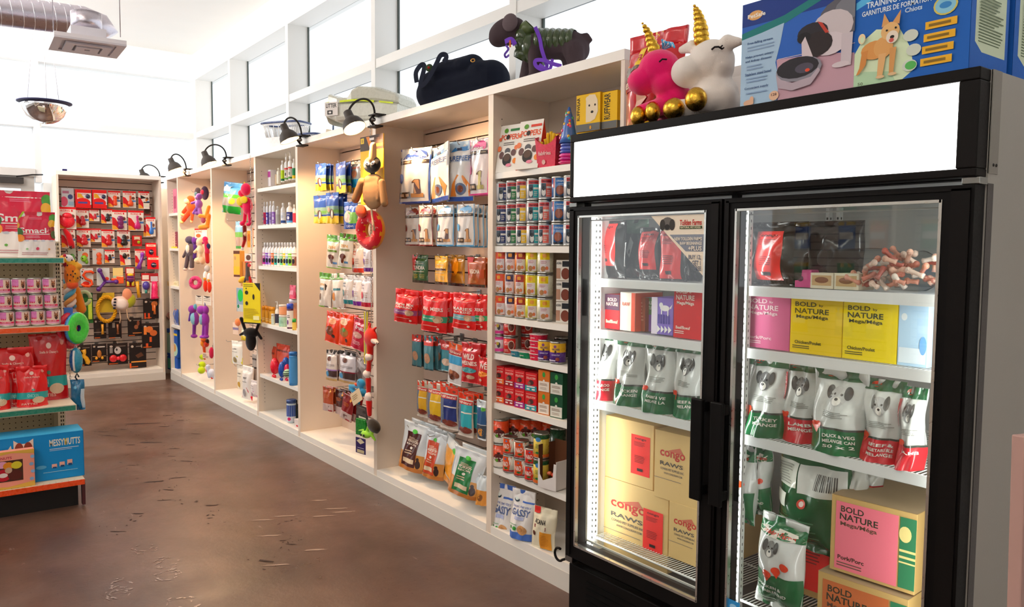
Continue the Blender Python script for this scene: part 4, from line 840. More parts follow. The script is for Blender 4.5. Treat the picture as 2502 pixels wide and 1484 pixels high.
basket('white slotted plastic basket with a navy rim on top of the bottle shelves',(3.108,0.170,2.217,0.386,0.247,30))
basket('small navy basket lying low beside the white slotted basket',(3.591,0.200,2.215,0.179,0.100,30))
bb=(4.100,0.120,2.209,0.156,0.092,30); o=tag(MB().box((-.05,-.03,0),(.05,.03,.07),'f0e0c8','matte').build('paper_bundle'),'crumpled white paper bundle near the small navy basket','paper'); place(o,bb); o.rotation_euler=(.1,.25,.8)
mb=MB(); mb.tube([(0,0,0),(.09,0,.045),(.1,0,.03),(.1,.0,.11)],.006,'33486e','gloss',6); o=tag(mb.build('basket_handle'),'loose navy plastic handle poking up beside the paper bundle','handle'); o.location=(3.943,.15,2.245)

# --- lamps clamped on the shelf top
def clamp_lamp(label,cx,head,aim,on=14,rs=.066):
    t=thing('clamp_lamp',label,'lamp',(cx,0,2.24)); c='2a2622'; mb=MB()
    mb.bbox((-.045,-.05,.006),(.05,.02,.014),c,'satin',.002); mb.bbox((-.045,-.055,-.062),(.05,.0,-.052),c,'satin',.002); mb.tube([(.0,-.03,.012),(.0,-.06,-.02),(.0,-.03,-.056)],.009,c,'satin',8); mb.tube([(-.02,-.045,-.02),(.02,-.045,-.02)],.012,'8a8680','metal',10)
    mb.build('clamp',t)
    H=Vector(head)-Vector((cx,0,2.24)); A=Vector(aim).normalized(); nk=H-A*.075
    P0=Vector((0,-.03,.012)); top=P0.lerp(nk,.45)+Vector((0,0,.10)); pts=[]
    for i in range(17):
        u=i/16; a=P0.lerp(P0+Vector((.012,0,.1)),min(1,u*3)); b=(1-u)**3*P0+3*u*(1-u)**2*(P0+Vector((.01,-.005,.125)))+3*u*u*(1-u)*(nk+Vector((-(nk-P0).x*.25,-(nk-P0).y*.2,.105)))+u**3*nk; pts.append(b)
    mb=MB(); mb.tube(pts,.0062,'2c2824','satin',8); mb.build('gooseneck',t)
    R=A.to_track_quat('Z','Y').to_matrix().to_4x4(); R.translation=H
    prof=[(.021,-.085),(.024,-.083),(.026,-.045),(.03,-.038),(.048,-.022),(.060,.0),(.066,.028),(.0665,.032)]
    mb=MB(); mb.lathe([(r*rs/.066,z) for r,z in prof][::1],'4a4440','satin',28); i0=0
    mb.f=mb.f[:-1]; mb.c=mb.c[:-1]; mb.m=mb.m[:-1]; mb.sm=mb.sm[:-1]      # open mouth
    mb.xf(R); sh=mb.build('lamp_shade',t)
    mb=MB(); mb.lathe([(.0,-.034),(.028,-.033),(.046,-.020),(.0585,.001),(.0645,.031)],'f4ead8','paint',28); mb.f=[f for f in mb.f if len(f)==4]; mb.c=mb.c[:len(mb.f)]; mb.m=mb.m[:len(mb.f)]; mb.sm=mb.sm[:len(mb.f)]; mb.xf(R); mb.build('shade_lining',sh)
    mb=MB(); mb.ell((0,0,.0),(.022,.022,.026),'ffd9a0','glow',14,9); mb.lathe([(.011,-.034),(.011,-.018)],'c8c4bc','metal',10); mb.xf(R); mb.build('light_bulb',t)
    W=Vector((cx,0,2.24))+H
    lamp('clamp_lamp_light','SPOT',W+A*.03,on*2.6,(1,.62,.32),.03,None,A,radians(150),.5)
    return t
clamp_lamp('black clamp lamp at the far corner of the shelving, leftmost',-0.152,(-0.453,-0.130,2.264),(.05,.35,-.93),16)
clamp_lamp('black clamp lamp above the far narrow shelves, second from the corner',0.936,(0.949,-0.150,2.267),(.10,.35,-.9),16)
clamp_lamp('black clamp lamp above the plush animal bay, third from the corner',2.229,(2.170,-0.170,2.218),(.2,.3,-.85),16)
clamp_lamp('black clamp lamp beside the white basket, second nearest',3.917,(4.082,-0.190,2.216),(.24,.30,-.9),18)
clamp_lamp('black clamp lamp shining toward the duck toy, nearest the camera',5.024,(5.109,-0.210,2.170),(.5,.15,-.85),20)

# --- on the freezer: cartons, unicorns, biscuit bag
def petdog(x0): return []
bb=(7.946,-0.255,1.874,0.348,0.294,0)
fr_=[R_(0,0,1,1,'2a62ba'),R_(0,.78,1,1,'1d3a86'),P_([(0,.72),(.4,.80),(.75,.93),(1,1.0),(1,.93),(.7,.84),(.4,.72),(0,.66)],'1c7a78'),
 P_([(0,0),(.35,0),(.37,.2),(.33,.38),(.37,.55),(.40,.73),(.2,.69),(0,.66)],'a8c4dc'),P_([(.36,.0),(1,0),(1,.32),(.72,.38),(.34,.40),(.36,.2)],'c49aa6'),R_(.35,.4,1,.405,'e0c8c0'),
 E_(.13,.87,.07,.045,'e0a868'),T_('PetSafe',.14,.87,.17,.04,'f6f2ea'),T_('Free-falling stream',.18,.61,.24,.028,'34507e'),*lines(.06,.32,.53,.59,2,'8aa4c4',2),T_('Helps prevent urinary',.18,.48,.27,.026,'34507e'),T_('and kidney diseases',.17,.44,.25,.026,'34507e'),*lines(.06,.28,.35,.41,2,'8aa4c4',4),T_('Stainless steel bowl',.17,.315,.25,.026,'34507e'),*lines(.06,.28,.23,.29,2,'8aa4c4',5),T_('Convenient supply',.16,.18,.23,.026,'34507e'),*lines(.06,.28,.12,.15,1,'8aa4c4',6),
 E_(.33,.07,.045,.045,'e8bc9c'),T_('128',.33,.08,.05,.025,'5a3a30'),E_(.09,.04,.05,.03,'e0b090'),E_(.12,.07,.02,.03,'e0b090'),
 # the drinking dog
 E_(.93,.66,.22,.17,'5e5c64'),E_(.99,.72,.15,.1,'7a7a82'),E_(.82,.58,.17,.15,'cfc2c4'),E_(.8,.44,.14,.1,'d8cace'),P_([(.9,.5),(.99,.5),(.98,.22),(.86,.22),(.9,.26)],'cdbfc4'),E_(.9,.24,.07,.025,'d8c8cc'),E_(.66,.57,.13,.09,'2a262c'),E_(.7,.46,.13,.11,'2a1f20'),E_(.59,.54,.06,.05,'1c181c'),P_([(.57,.5),(.6,.55),(.67,.36),(.7,.28),(.6,.26),(.58,.32)],'d8c8cc'),P_([(.7,.66),(.74,.64),(.8,.54),(.77,.54)],'c04030'),
 E_(.55,.27,.2,.11,'8a8690'),E_(.54,.285,.185,.095,'2a262c'),E_(.6,.27,.08,.045,'504a58'),P_([(.35,.26),(.37,.13),(.5,.085),(.66,.11),(.74,.22),(.72,.25),(.66,.18),(.5,.155),(.4,.2)],'b4a2ac'),E_(.63,.245,.02,.015,'e05030')]
pbx=carton('blue carton with a dog drinking from a fountain, on the freezer',(bb[0],-.255,1.885,bb[3],bb[4],0),.19,'8b6a5c',fr_,side=[R_(0,0,1,1,'b08a7c')],name='fountain_carton')
bb2=(8.258,-0.255,1.869,0.276,0.254,0)
def pads_side(): return [R_(0,0,1,1,'1f66c4'),P_([(.12,.28),(.3,.2),(.92,.2),(.92,.98),(.12,.98)],'dce8c8'),*lines(.2,.85,.28,.92,24,'6a7a5a',5)]
fp=[R_(0,0,1,1,'1560b8'),P_([(0,.85),(.3,1),(.42,1),(.1,.82),(0,.78)],'5ab8e8'),P_([(0,0),(.42,.0),(.55,.1),(.52,.3),(.42,.5),(.2,.55),(.06,.45),(0,.35)],'dcecc4'),P_([(0,0),(.4,0),(.35,.12),(.1,.16),(0,.14)],'b8d8b0'),
 T_('Puppy',.26,.875,.13,.05,'cfe4f4'),T_('TRAINING PADS',.32,.80,.44,.06,'e4f0f8'),T_('GARNITURES DE FORMATION',.37,.725,.62,.05,'e4f0f8'),T_('Chiots',.53,.665,.15,.045,'cfe4f4'),P_([(.66,.93),(.99,.97),(.99,.83),(.68,.77)],'8a2040'),*lines(.7,.95,.82,.92,3,'c08090',3),E_(.8,.63,.1,.09,'d8c860'),E_(.8,.63,.085,.075,'8ac8e0'),E_(.8,.63,.05,.03,'3a88c8'),
 *[R_(.64-.01*i,.44-i*.11,.90-.01*i,.51-i*.11,'f0b428') for i in range(4)],*[R_(.67-.01*i,.463-i*.11,.85-.01*i,.487-i*.11,'8a6a20') for i in range(4)],*[E_(.52+.03*(i%2),.42-.14*i,.065,.055,'d6dccc') for i in range(3)],E_(.53,.14,.05,.04,'5ab85a'),
 # standing puppy
 E_(.2,.35,.13,.09,'dc9850'),E_(.28,.36,.09,.1,'e0a460'),P_([(.08,.35),(.14,.36),(.12,.22),(.06,.14),(.03,.13),(.06,.2)],'d48a44'),P_([(.24,.3),(.31,.3),(.28,.08),(.23,.08)],'e4b074'),P_([(.34,.34),(.4,.34),(.38,.1),(.34,.1)],'d89a58'),E_(.26,.08,.04,.015,'e8c090'),E_(.37,.09,.04,.015,'e8c090'),E_(.34,.5,.085,.085,'e8b878'),P_([(.26,.55),(.28,.68),(.33,.58)],'dca060'),P_([(.36,.58),(.43,.68),(.42,.55)],'dca060'),E_(.36,.44,.055,.06,'f0e0cc'),E_(.36,.44,.02,.016,'1c1814'),E_(.355,.41,.022,.02,'d05a50'),E_(.31,.51,.01,.01,'1c1814'),E_(.39,.52,.01,.01,'1c1814'),E_(.08,.48,.035,.05,'f0d8a8'),E_(.085,.47,.02,.03,'dcecc4'),T_('50',.08,.04,.05,.03,'6a7a5a')]
carton('blue training pads carton with a standing puppy, on the freezer beside the fountain carton',(bb2[0],-.255,1.885,bb2[3],bb2[4],0),.2,'1560b8',fp,side=pads_side(),name='training_pads_carton')
carton('second blue training pads carton standing behind the first at the wall side',(bb2[0]+.003,-.03,1.885,bb2[3],bb2[4],0),.22,'1560b8',fp,side=pads_side(),name='training_pads_carton')
# biscuit bag standing on the freezer's left end
bb=(7.293,-0.170,1.882,0.246,0.363,6)
pouch('large red and yellow biscuit bag standing behind the pink unicorn',(bb[0]-.055,bb[1]+.12,1.886,bb[3]*1.03,bb[4]*1.02,6),'d01c28',[R_(0,.86,1,1.0,'c8182c'),E_(.38,.96,.28,.05,'e8c030'),P_([(.06,.7),(.25,.87),(.9,.87),(1,.7),(1,.55),(.06,.6)],'f09a1c'),R_(.3,.62,.42,.87,'f8d020'),T_('SOUP',.62,.8,.3,.06,'c01c14'),T_('BULL',.55,.735,.5,.075,'c01c14'),R_(.1,.62,.7,.66,'6a5a50'),E_(.1,.6,.1,.08,'8a8480'),R_(0,.42,1,.58,'b8182c'),T_('Jennys',.3,.49,.66,.13,'f4ecd8'),P_([(0,.1),(.1,.42),(.95,.44),(1,.1),(.5,.02)],'c07848'),P_([(.15,.3),(.4,.42),(.55,.34),(.3,.22)],'d89060'),P_([(.5,.2),(.7,.36),(.9,.3),(.7,.12)],'a86038'),P_([(.1,.12),(.3,.22),(.45,.12),(.25,.02)],'e0a070'),R_(.45,.02,.62,.2,'f0c828'),P_([(0,0),(.2,.0),(.3,.14),(.12,.1)],'e0c070'),R_(0,-.0,1,.03,'c8182c'),T_('NET',.75,.05,.1,.02,'f6e8d8')],.12,'hang','foil',name='biscuit_bag',lean=-3)
def unicorn(label,bb,c,c_in,u,horn_tilt,dark='1a1014',side_ear=True):
    """lying plush unicorn: design units from its own outline"""
    q,s,sz=local(bb,*u); return q,s
GD='e0b040'
bb=(7.541,-0.130,1.884,0.224,0.378,38); q,s,sz=local(bb,1140,1905,35,1315)
t=thing('plush_unicorn','white plush unicorn with a gold horn and gold hooves, lying on the freezer','plush toy',(bb[0],bb[1],1.886),(0,0,radians(38))); WU='f6ece2'
P=[('s',q(1580,650),(250*s,.075,225*sz),WU,(0,.1,0)),('s',q(1330,760),(195*s,.07,170*sz),WU),('s',q(1660,720),(165*s,.07,190*sz),WU),('s',q(1620,1010,.02),(260*s,.09,230*sz),WU),('s',q(1690,1110,.03),(215*s,.1,200*sz),WU),('c',q(1700,1060,-.03),q(1480,1110,-.055),.045,.036,WU),('c',q(1650,1150,.02),q(1240,1170,-.01),.04,.034,WU),('c',q(1360,470,.02),q(1250,490,.03),.022,.014,WU),('c',q(1740,500,-.04),q(1860,510,-.055),.026,.014,WU)]
remeshed(P,.006,'plush',5).build('plush_body',t)
mb=MB(); 
for (x,y,r) in ((1466,435,92),(1460,375,90),(1452,310,88),(1445,250,74),(1430,190,64),(1415,140,52),(1398,98,36),(1380,60,18)): mb.ell(q(x,y,-.01),(r*s*.95,r*s*.8,r*sz*.8),GD,'gold',16,9)
mb.build('horn',t)
for (x,y,d,rx,rz) in ((1430,1110,-.085,125,150),(1190,1180,-.05,125,140)):
    mb=MB(); mb.ell(q(x,y,d),(rx*s*.95,.036,rz*sz*.85),GD,'gold',16,10); mb.build('hoof',t)
mb=MB(); mb.tube([q(1578,595,-.078),q(1610,572,-.081),(q(1650,570,-.079)),q(1690,590,-.073)],.003,'1a1012','matte',6); mb.tube([q(1670,575,-.079),q(1690,555,-.076)],.0022,'1a1012','matte',5); mb.tube([q(1690,590,-.074),q(1705,575,-.071)],.0022,'1a1012','matte',5); mb.build('eyelashes',t)
bb=(7.376,-0.170,1.886,0.212,0.354,34); q,s,sz=local(bb,665,1380,215,1370)
t=thing('plush_unicorn','bright pink plush unicorn with a gold horn, tucked against the white one','plush toy',(bb[0],bb[1],1.886),(0,0,radians(34))); PK='f0186e'
P=[('s',q(1020,740),(240*s,.07,215*sz),PK),('s',q(830,860),(170*s,.062,150*sz),PK),('s',q(1100,900),(180*s,.07,160*sz),PK),('s',q(1180,1040,.03),(200*s,.08,170*sz),PK),('s',q(1120,1180,.05),(170*s,.07,140*sz),PK),('c',q(1120,1130),q(1000,1190,-.04),.036,.03,PK),('c',q(1080,1150,-.01),q(850,1220,-.03),.034,.03,PK)]
remeshed(P,.006,'plush',5).build('plush_body',t)
mb=MB()
for (x,y,r) in ((972,570,78),(960,520,75),(935,465,66),(915,415,56),(898,365,48),(872,315,42),(848,272,28),(825,238,14)): mb.ell(q(x,y,-.01),(r*s,r*s*.85,r*sz*.85),GD,'gold',14,9)
mb.build('horn',t)
for (x,y,d) in ((990,1235,-.07),(825,1270,-.06)):
    mb=MB(); mb.ell(q(x,y,d),(88*s,.03,112*sz),GD,'gold',14,9); mb.build('hoof',t)
mb=MB(); mb.tube([q(1055,715,-.074),q(1090,690,-.077),q(1140,695,-.075)],.0028,'1a1012','matte',6); mb.build('eyelashes',t)
mb=MB()
for i in range(9): mb.tube([q(1050,500,.02),q(1060+i*12,440+i*4,.01),q(1040+i*18,420+i*12,.0)],[.006,.008,.003],['4ab0f0','e8f4ff','5ac8f8'][i%3],'plush',6)
mb.build('mane',t)

# ================================================================= hooks and hanging goods
def hook(x,y0,z,rot,what,L=.2):       # chrome slatwall hook: (x,y0) on the slatwall face
    mb=MB(); mb.box((-.018,-.004,-.03),(.018,.0,.012),'9a9a98','metal'); mb.tube([(0,0,0),(0,-L,0),(0,-L-.012,.018)],.0028,'b4b4b2','metal',6)
    bay = 'far wall' if rot else ['plush bay','third bay','fifth bay','sixth bay'][(x>1.66)+(x>3)+(x>4.95)]
    lb='wire hook holding the '+what
    if len(lb.split())>16: lb='short chrome wire hook of a hanging bag in the '+bay
    return tag(mb.build('slatwall_hook',None,(x,y0,z),(0,0,radians(rot))),lb,'hook',group='slatwall hooks in the '+bay)
def hang(label,bb,base,els,d=.035,style='hang',hk=True,wall=None,short=None,**k):
    o=pouch(label,bb,base,els,d,style,**k)
    if hk:
        zt=bb[2]+bb[4]*.95; far=(bb[5]>=60)
        if far: hook(-.355+.024,bb[1],zt,90,short or label.replace(',',''),max(.04,bb[0]+.335))
        else: hook(bb[0],.326,zt,0,short or label.replace(',',''),max(.05,.326-bb[1]+.01))
    return o
# ---- sixth bay: treat bags
def pure(c,n1='PureBites',ing='c8905a',big=True):
    return [P_([(.12,.80),(.2,.9),(.4,.93),(.62,.97),(.85,.92),(.9,.82),(.8,.79)],c),T_(n1,.48,.845,.58,.06,'f6f2ea'),E_(.83,.88,.05,.05,'f4f0e8'),R_(.0,.71,1,.775,'3a2a24'),T_('FREEZE DRIED  MADE IN CANADA',.5,.745,.8,.025,'d8c0a0'),
      P_([(.56,.16),(.76,.16),(.76,.42),(.62,.42),(.52,.38),(.52,.35),(.6,.36)],'5a3a30'),P_([(.58,.17),(.74,.17),(.74,.41),(.63,.41),(.54,.37),(.6,.375)],ing),R_(.48,.1,.84,.17,ing),R_(.02,.09,.44,.2,'4a382e'),R_(.05,.12,.2,.17,'c8a888'),R_(.26,.12,.4,.17,'c8a888'),R_(0,0,1,.03,c),R_(-.01,0,.03,1,c),R_(.97,0,1.01,1,c),E_(.12,.45,.1,.09,c)]
hang('white treat bag with a blue mountain logo, top left of the sixth bay',(5.264,0.100,1.733,0.261,0.314,12),'ece8e2',pure('2a4fa8'),.06,lean=-2,more=1)
def beef(): return [R_(0,.86,1,1,'b8d4ea'),P_([(.08,.78),(.3,.9),(.8,.91),(1,.82),(1,.76)],'3a88cc'),T_('PUREBEEF',.52,.71,.86,.085,'2a5a9a'),R_(.06,.655,.95,.66,'5a90c8'),P_([(.2,.08),(.9,.08),(.95,.25),(.75,.42),(.5,.44),(.3,.28)],'e88a30'),E_(.62,.2,.2,.1,'5a6a8a'),E_(.62,.2,.1,.06,'7a3a20'),E_(.14,.5,.06,.04,'d8dce4'),R_(0,0,1,.07,'2456b8'),R_(.0,0,.04,1,'7ab4e0'),R_(.4,.85,.6,.89,'2a3a5a')]
hang('narrow turned light blue beef treat bag between two larger ones',(5.534,0.100,1.728,0.473,0.301,-20),'e8e6e2',beef(),.06)
hang('large light blue beef treat bag with a round orange window',(5.770,0.080,1.721,0.180,0.308,16),'e8e6e2',beef(),.06)
hang('pink and white treat bag with a big 1, top right of the sixth bay',(5.921,0.100,1.746,0.153,0.285,4),'efe4e4',pure('e0408e',ing='b8b070'),.05,more=1)
hang('white treat bag with a dark red logo, leftmost of the second row',(5.210,0.120,1.491,0.154,0.223,6),'e6dcd0',pure('8a241c'),.03,more=1)
hang('brighter white treat bag with a dark red logo, second in its row',(5.422,0.080,1.489,0.118,0.225,10),'f0e6da',pure('8a241c'),.03,more=1)
hang('left white treat bag with a sky blue logo, second row',(5.629,0.080,1.489,0.134,0.219,10),'f0eae4',pure('5aa8dc'),.03,more=2)
hang('right white treat bag with a sky blue logo, second row',(5.841,0.070,1.487,0.120,0.216,14),'f0eae4',pure('5aa8dc'),.03,more=3)
def tind(c,ti,foot='3a2c1c',tc='f0e4d0'): return [R_(0,0,1,.09,foot),T_(ti,.55,.54,.68,.13,tc),*lines(.18,.9,.38,.44,1,'c8b890'),*lines(.2,.5,.16,.32,4,'c8a838',3),*lines(.58,.9,.16,.32,3,'b0a860',5),R_(.3,.68,.86,.7,'b0a888'),R_(.66,.92,.94,.95,'8a9a6a')]
hang('green treat bag reading TUNDRA with a red side stripe, third row',(5.255,0.140,1.275,0.168,0.162,2),'2f5a26',[R_(0,.44,.34,1,'c82420'),*tind('','TUNDRA')],.03)
hang('bright yellow treat bag in the third row of the sixth bay',(5.519,0.120,1.277,0.161,0.156,-6),'f0b020',[*tind('','RANCH',tc='f6e8c0'),R_(.06,.5,.95,.56,'5a3a20')],.03)
hang('dull yellow treat bag with a bird, right of the bright yellow bag',(5.578,0.180,1.269,0.174,0.171,0),'b8801c',[E_(.5,.62,.25,.3,'e09018'),R_(.1,.42,.9,.47,'5a3410'),R_(0,0,1,.09,'2a1c10')],.03)
hang('brown orange treat bag reading REGIONAL in the third row',(5.866,0.120,1.276,0.138,0.155,8),'a8501c',[P_([(0,1),(.4,1),(.1,.4),(0,.4)],'c02018'),T_('REGIONAL',.5,.52,.62,.14,'f4e4cc'),R_(.75,.3,.95,.6,'b8481c'),*tind('','R')[0:1],*lines(.15,.6,.14,.3,4,'c89050',2)],.03,more=1)
def stella(band,ti,ti2='',bt='e0e8e0'): return [T_('Stella & Chewy',.5,.76,.5,.035,'f4c8b8'),E_(.5,.84,.05,.03,'f4d0c0'),*([T_(ti,.5,.57,.8,.09,'f6e8dc')]+([T_(ti2,.5,.48,.72,.06,'f6e8dc')] if ti2 else [])),R_(.0,.26,1,.41,band),T_('chicken recipe',.38,.34,.45,.04,bt),E_(.76,.33,.16,.09,'c8a080'),E_(.72,.3,.09,.06,'d8b898'),*lines(.2,.8,.14,.18,1,'f0b0a0'),E_(.78,.1,.05,.03,'f0d0c0')]
hang('glossy red treat bag with a purple band, leftmost in the red row',(5.329,0.000,1.054,0.163,0.188,24),'e81a1a',stella('9a4a80','Marie Mix','SUPERBLEND'),.06,roll=5,more=1,hk=False)
hang('large glossy red bag reading MEAL MIXERS with a green band',(5.591,0.030,1.024,0.186,0.220,16),'ea1c1c',stella('2f9a72','MEAL MIXERS'),.07,roll=3,more=1)
hang('glossy red treat bag with a pale blue band in the red row',(5.839,0.060,1.059,0.167,0.185,14),'e81a1a',stella('7ab0bc','MARIES','RAW BLEND'),.06,roll=3,more=1)
hang('glossy red bag at the right end of the red row',(5.931,0.100,1.061,0.107,0.181,4),'d81818',stella('2f9a62','MIXERS'),.05)
def ntl(c,c2='e04020',body=None): return [R_(0,.86,1,1,'d82a1c'),R_(.05,.74,.95,.85,'b01c1c'),T_('N8Natural',.5,.79,.7,.07,'f0d8c8'),R_(.0,.44,1,.74,c),E_(.5,.22,.3,.12,'c8906a'),E_(.45,.2,.15,.07,'a86a40')]
for i,(u0,u1,v0,v1,y) in enumerate(((1007,1030,819,896,.16),(1036,1059,822,905,.12),(1053,1083,828,904,.2),(1078,1108,833,907,.14))):
    pass
hang('leftmost narrow teal treat bag with a red header',(5.180,0.160,0.772,0.099,0.189,4),'3f7a84',[R_(0,.8,1,1,'d02a1c'),E_(.5,.35,.3,.15,'b88a68'),R_(0,0,1,.04,'2a4a50')],.025,more=1)
hang('second narrow teal treat bag with a red header',(5.418,0.100,0.786,0.088,0.194,6),'4a8690',[R_(0,.72,1,1,'e03420'),E_(.5,.35,.32,.15,'c09070'),R_(0,0,1,.04,'2a4a50')],.025,more=1)
hang('wide teal treat bag half in shadow, third from the left in the fifth row',(5.351,0.200,0.771,0.131,0.182,0),'35707c',[R_(0,.8,1,1,'b8241a'),E_(.65,.45,.25,.16,'a87a60')],.03)
hang('teal treat bag with a red header and white dog biscuit picture',(5.555,0.140,0.795,0.117,0.169,6),'3f8a98',[R_(0,.7,1,1,'c82a20'),T_('N8',.4,.82,.4,.1,'f0d8c8'),E_(.5,.3,.38,.12,'d8b8a0')],.025)
hang('orange headed treat bag with a sky blue band and cookies',(5.736,0.070,0.754,0.123,0.219,4),'e2dcd8',[R_(0,.82,1,1,'f05a20'),R_(0,.72,1,.84,'b01c1c'),T_('N8Natural',.5,.78,.8,.06,'f0d8c8'),R_(0,.5,1,.7,'3aa0d0'),E_(.5,.24,.4,.1,'8a4a30'),E_(.4,.17,.2,.07,'5a2a1c'),E_(.3,.3,.15,.05,'c87a50')],.02,roll=4)
hang('red bag reading WILD WEENIES with a teal oval',(5.891,0.070,0.783,0.145,0.208,8),'c8161c',[E_(.5,.84,.12,.05,'f0c8b8'),T_('WILD',.5,.66,.6,.14,'f6ece0'),T_('WEENIES',.5,.5,.8,.1,'f6ece0'),E_(.5,.33,.38,.07,'3f9aa0'),E_(.58,.16,.22,.05,'c8a084'),E_(.26,.18,.08,.035,'d85a50')],.045,more=1)
hang('red bag with an orange oval at the right end of the fifth row',(6.039,0.040,0.794,0.066,0.142,8),'d81a18',[T_('WE',.6,.7,.7,.2,'f6ece0'),E_(.55,.42,.45,.1,'f08a20'),E_(.5,.2,.1,.05,'f0c0b0')],.03,roll=4)
def toppers(c,c2='7a3020'): return [R_(0,.86,1,1,'e83c1c'),E_(.78,.92,.1,.03,'8a3a20'),R_(.04,.74,.96,.83,'c01c1c'),T_('N8Natural',.5,.785,.8,.06,'f4dccc'),R_(.0,.12,.3,.74,'5a6a84'),R_(.28,.22,.95,.74,c),R_(.3,.54,.95,.57,'e8e0d0'),E_(.55,.16,.42,.08,c2),R_(0,0,1,.05,'e8dcd0')]
hang('yellow and red snack sachet, first in the sixth row',(5.283,0.140,0.489,0.104,0.211,6),'c8b8a0',toppers('e0a81c'),.025,more=1)
hang('yellow panel snack sachet with a red header, second in the sixth row',(5.509,0.090,0.496,0.139,0.231,6),'c8bcae',toppers('dcb020'),.03,more=2)
hang('navy panel snack sachet with a red header, middle of the sixth row',(5.670,0.080,0.498,0.147,0.226,8),'c8bcae',toppers('20347a'),.03,more=2)
hang('turquoise panel snack sachet with a red header in the sixth row',(5.847,0.070,0.494,0.121,0.229,6),'c8bcae',toppers('2aa8b4'),.03,more=2)
hang('blue and white treat bag with a green mark, right of the sixth row',(5.976,0.080,0.501,0.077,0.205,2),'d8e0e4',[R_(.15,.4,1,.82,'28588a'),E_(.8,.78,.2,.05,'5ab830'),R_(.2,.05,1,.38,'3a4a5a'),E_(.6,.2,.3,.1,'d8903a'),R_(0,0,.12,.5,'e0a040')],.03)
def opf(c,ti): return [P_([(.18,.1),(.72,.1),(.9,.78),(.3,.82)],c) if False else R_(.2,.08,.72,.8,c),E_(.47,.82,.09,.045,'4ac030'),T_(ti,.46,.6,.44,.05,'f0e0d0'),T_('RECIPE',.46,.54,.4,.04,'f0e0d0'),*lines(.28,.66,.62,.7,3,'e0c8b0',2),E_(.46,.46,.05,.03,'f6efe6'),*lines(.28,.66,.32,.42,2,'d8b898',4),R_(.25,.15,.66,.24,'e0caa8'),R_(0,0,.2,.36,'c8843a'),R_(.72,0,1,.36,'d0903e'),R_(0,0,1,.08,'b8702c'),E_(.8,.17,.08,.09,'3a2420'),E_(.78,.27,.05,.04,'3a2420')]
def opouch(label,bb,c,ti,**k): return pouch(label,bb,'dfe6ea',opf(c,ti),.08,'stand','foil',name='dog_food_pouch',cat='bag',**k)
opouch('large standing-style bag with a dark brown panel, bottom row of the sixth bay',(5.266,0.080,0.186,0.212,0.272,16),'4a1c16','VENISON',roll=7,lean=-3,more=1)
opouch('large bag with an orange red panel beside the brown one',(5.464,0.100,0.181,0.163,0.259,14),'c8441c','BEEF',roll=6,lean=-3,more=1)
pouch('turned bag with a yellow panel between the orange and green ones',(5.650,0.120,0.183,0.294,0.249,-14),'e6e8e4',[R_(.1,.15,.7,.78,'eea020'),E_(.6,.8,.12,.05,'4ac030'),R_(0,0,1,.12,'c8843a')],.07,'stand','foil',name='dog_food_pouch',roll=8)
opouch('large bag with a green turkey recipe panel, front of the bottom row',(5.894,0.030,0.205,0.208,0.237,20),'18783a','TURKEY',roll=9,lean=-3,more=1)
pouch('bag with an orange foot at the right end of the bottom row',(6.006,0.060,0.177,0.086,0.153,6),'d8e4ea',[R_(0,0,1,.5,'d8903a'),E_(.6,.25,.2,.12,'8a5a30')],.05,'stand','foil',name='dog_food_pouch')
for x,z in ((5.233,0.434),(5.465,0.426),(5.788,0.405)):
    hook(x,.326,z-.01,0,'large recipe bags in the bottom row of the sixth bay',.25)['group']='hooks of the bottom row'
# ---- fifth bay
def chew(c1='24489c'): return [R_(0,.55,1,1,c1),R_(0,.3,1,.56,'7a9a8a'),R_(0,.34,1,.44,'6aa040'),E_(.5,.84,.13,.06,'e88aa0'),R_(0,0,1,.24,'f0c010'),E_(.58,.3,.16,.17,'5a3420'),E_(.35,.44,.1,.08,'c8a080'),E_(.62,.3,.06,.12,'f0e0d0')]
def ch(label,bb,**k): return hang(label,bb,'24489c',chew(),.03,**k)
ch('blue and yellow chew bag, leftmost in the top row of the fifth bay',(3.985,0.080,1.874,0.140,0.188,8),more=1)
ch('blue and yellow chew bag in shade, second in the top row of the fifth bay',(4.001,0.140,1.876,0.101,0.180,6))
ch('turned blue and yellow chew bag, top row of the fifth bay',(4.382,0.050,1.832,0.212,0.203,-8),more=1)
ch('blue and yellow chew bag in shade behind the turned one',(4.339,0.120,1.841,0.116,0.173,4),more=1)
hang('pale grey and teal treat bag at the right end of the top row, fifth bay',(4.502,0.100,1.868,0.120,0.169,0),'b8b0a0',[R_(0,0,1,.3,'1a8ab0'),E_(.5,.5,.3,.15,'c87a50'),R_(.1,.7,.9,.76,'d87050')],.03)
ch('blue and yellow chew bag, left one of the second row',(4.015,0.060,1.645,0.157,0.193,10),more=1)
ch('brightly lit blue and yellow chew bag, middle of the second row',(4.288,0.030,1.638,0.140,0.204,12),more=2)
hang('small blue and green chew pack right of the brightly lit one',(4.460,0.080,1.598,0.163,0.179,8),'3a62b8',[R_(0,0,1,.2,'2a4a9a'),R_(.5,.2,1,.6,'7ab83a'),E_(.45,.45,.3,.22,'d8c8b8'),T_('CHEWS',.5,.1,.5,.08,'e8e0f0'),E_(.3,.75,.2,.1,'8a9ad0')],.03)
def zuke(c): return [R_(0,.8,1,1,'5a9a1c'),T_('ZEN',.5,.64,.5,.08,'e0a040'),R_(.2,.5,.85,.56,c),E_(.5,.34,.2,.08,'6a3018'),E_(.5,.25,.09,.11,'6a3018'),R_(.6,.14,.85,.2,'5a88b8'),R_(0,0,1,.03,'8ab83a')]
hang('white treat bag with a green header, left of the third row pair',(4.228,0.060,1.335,0.161,0.225,12),'efdcc8',zuke('6a8a20'),.05,roll=4)
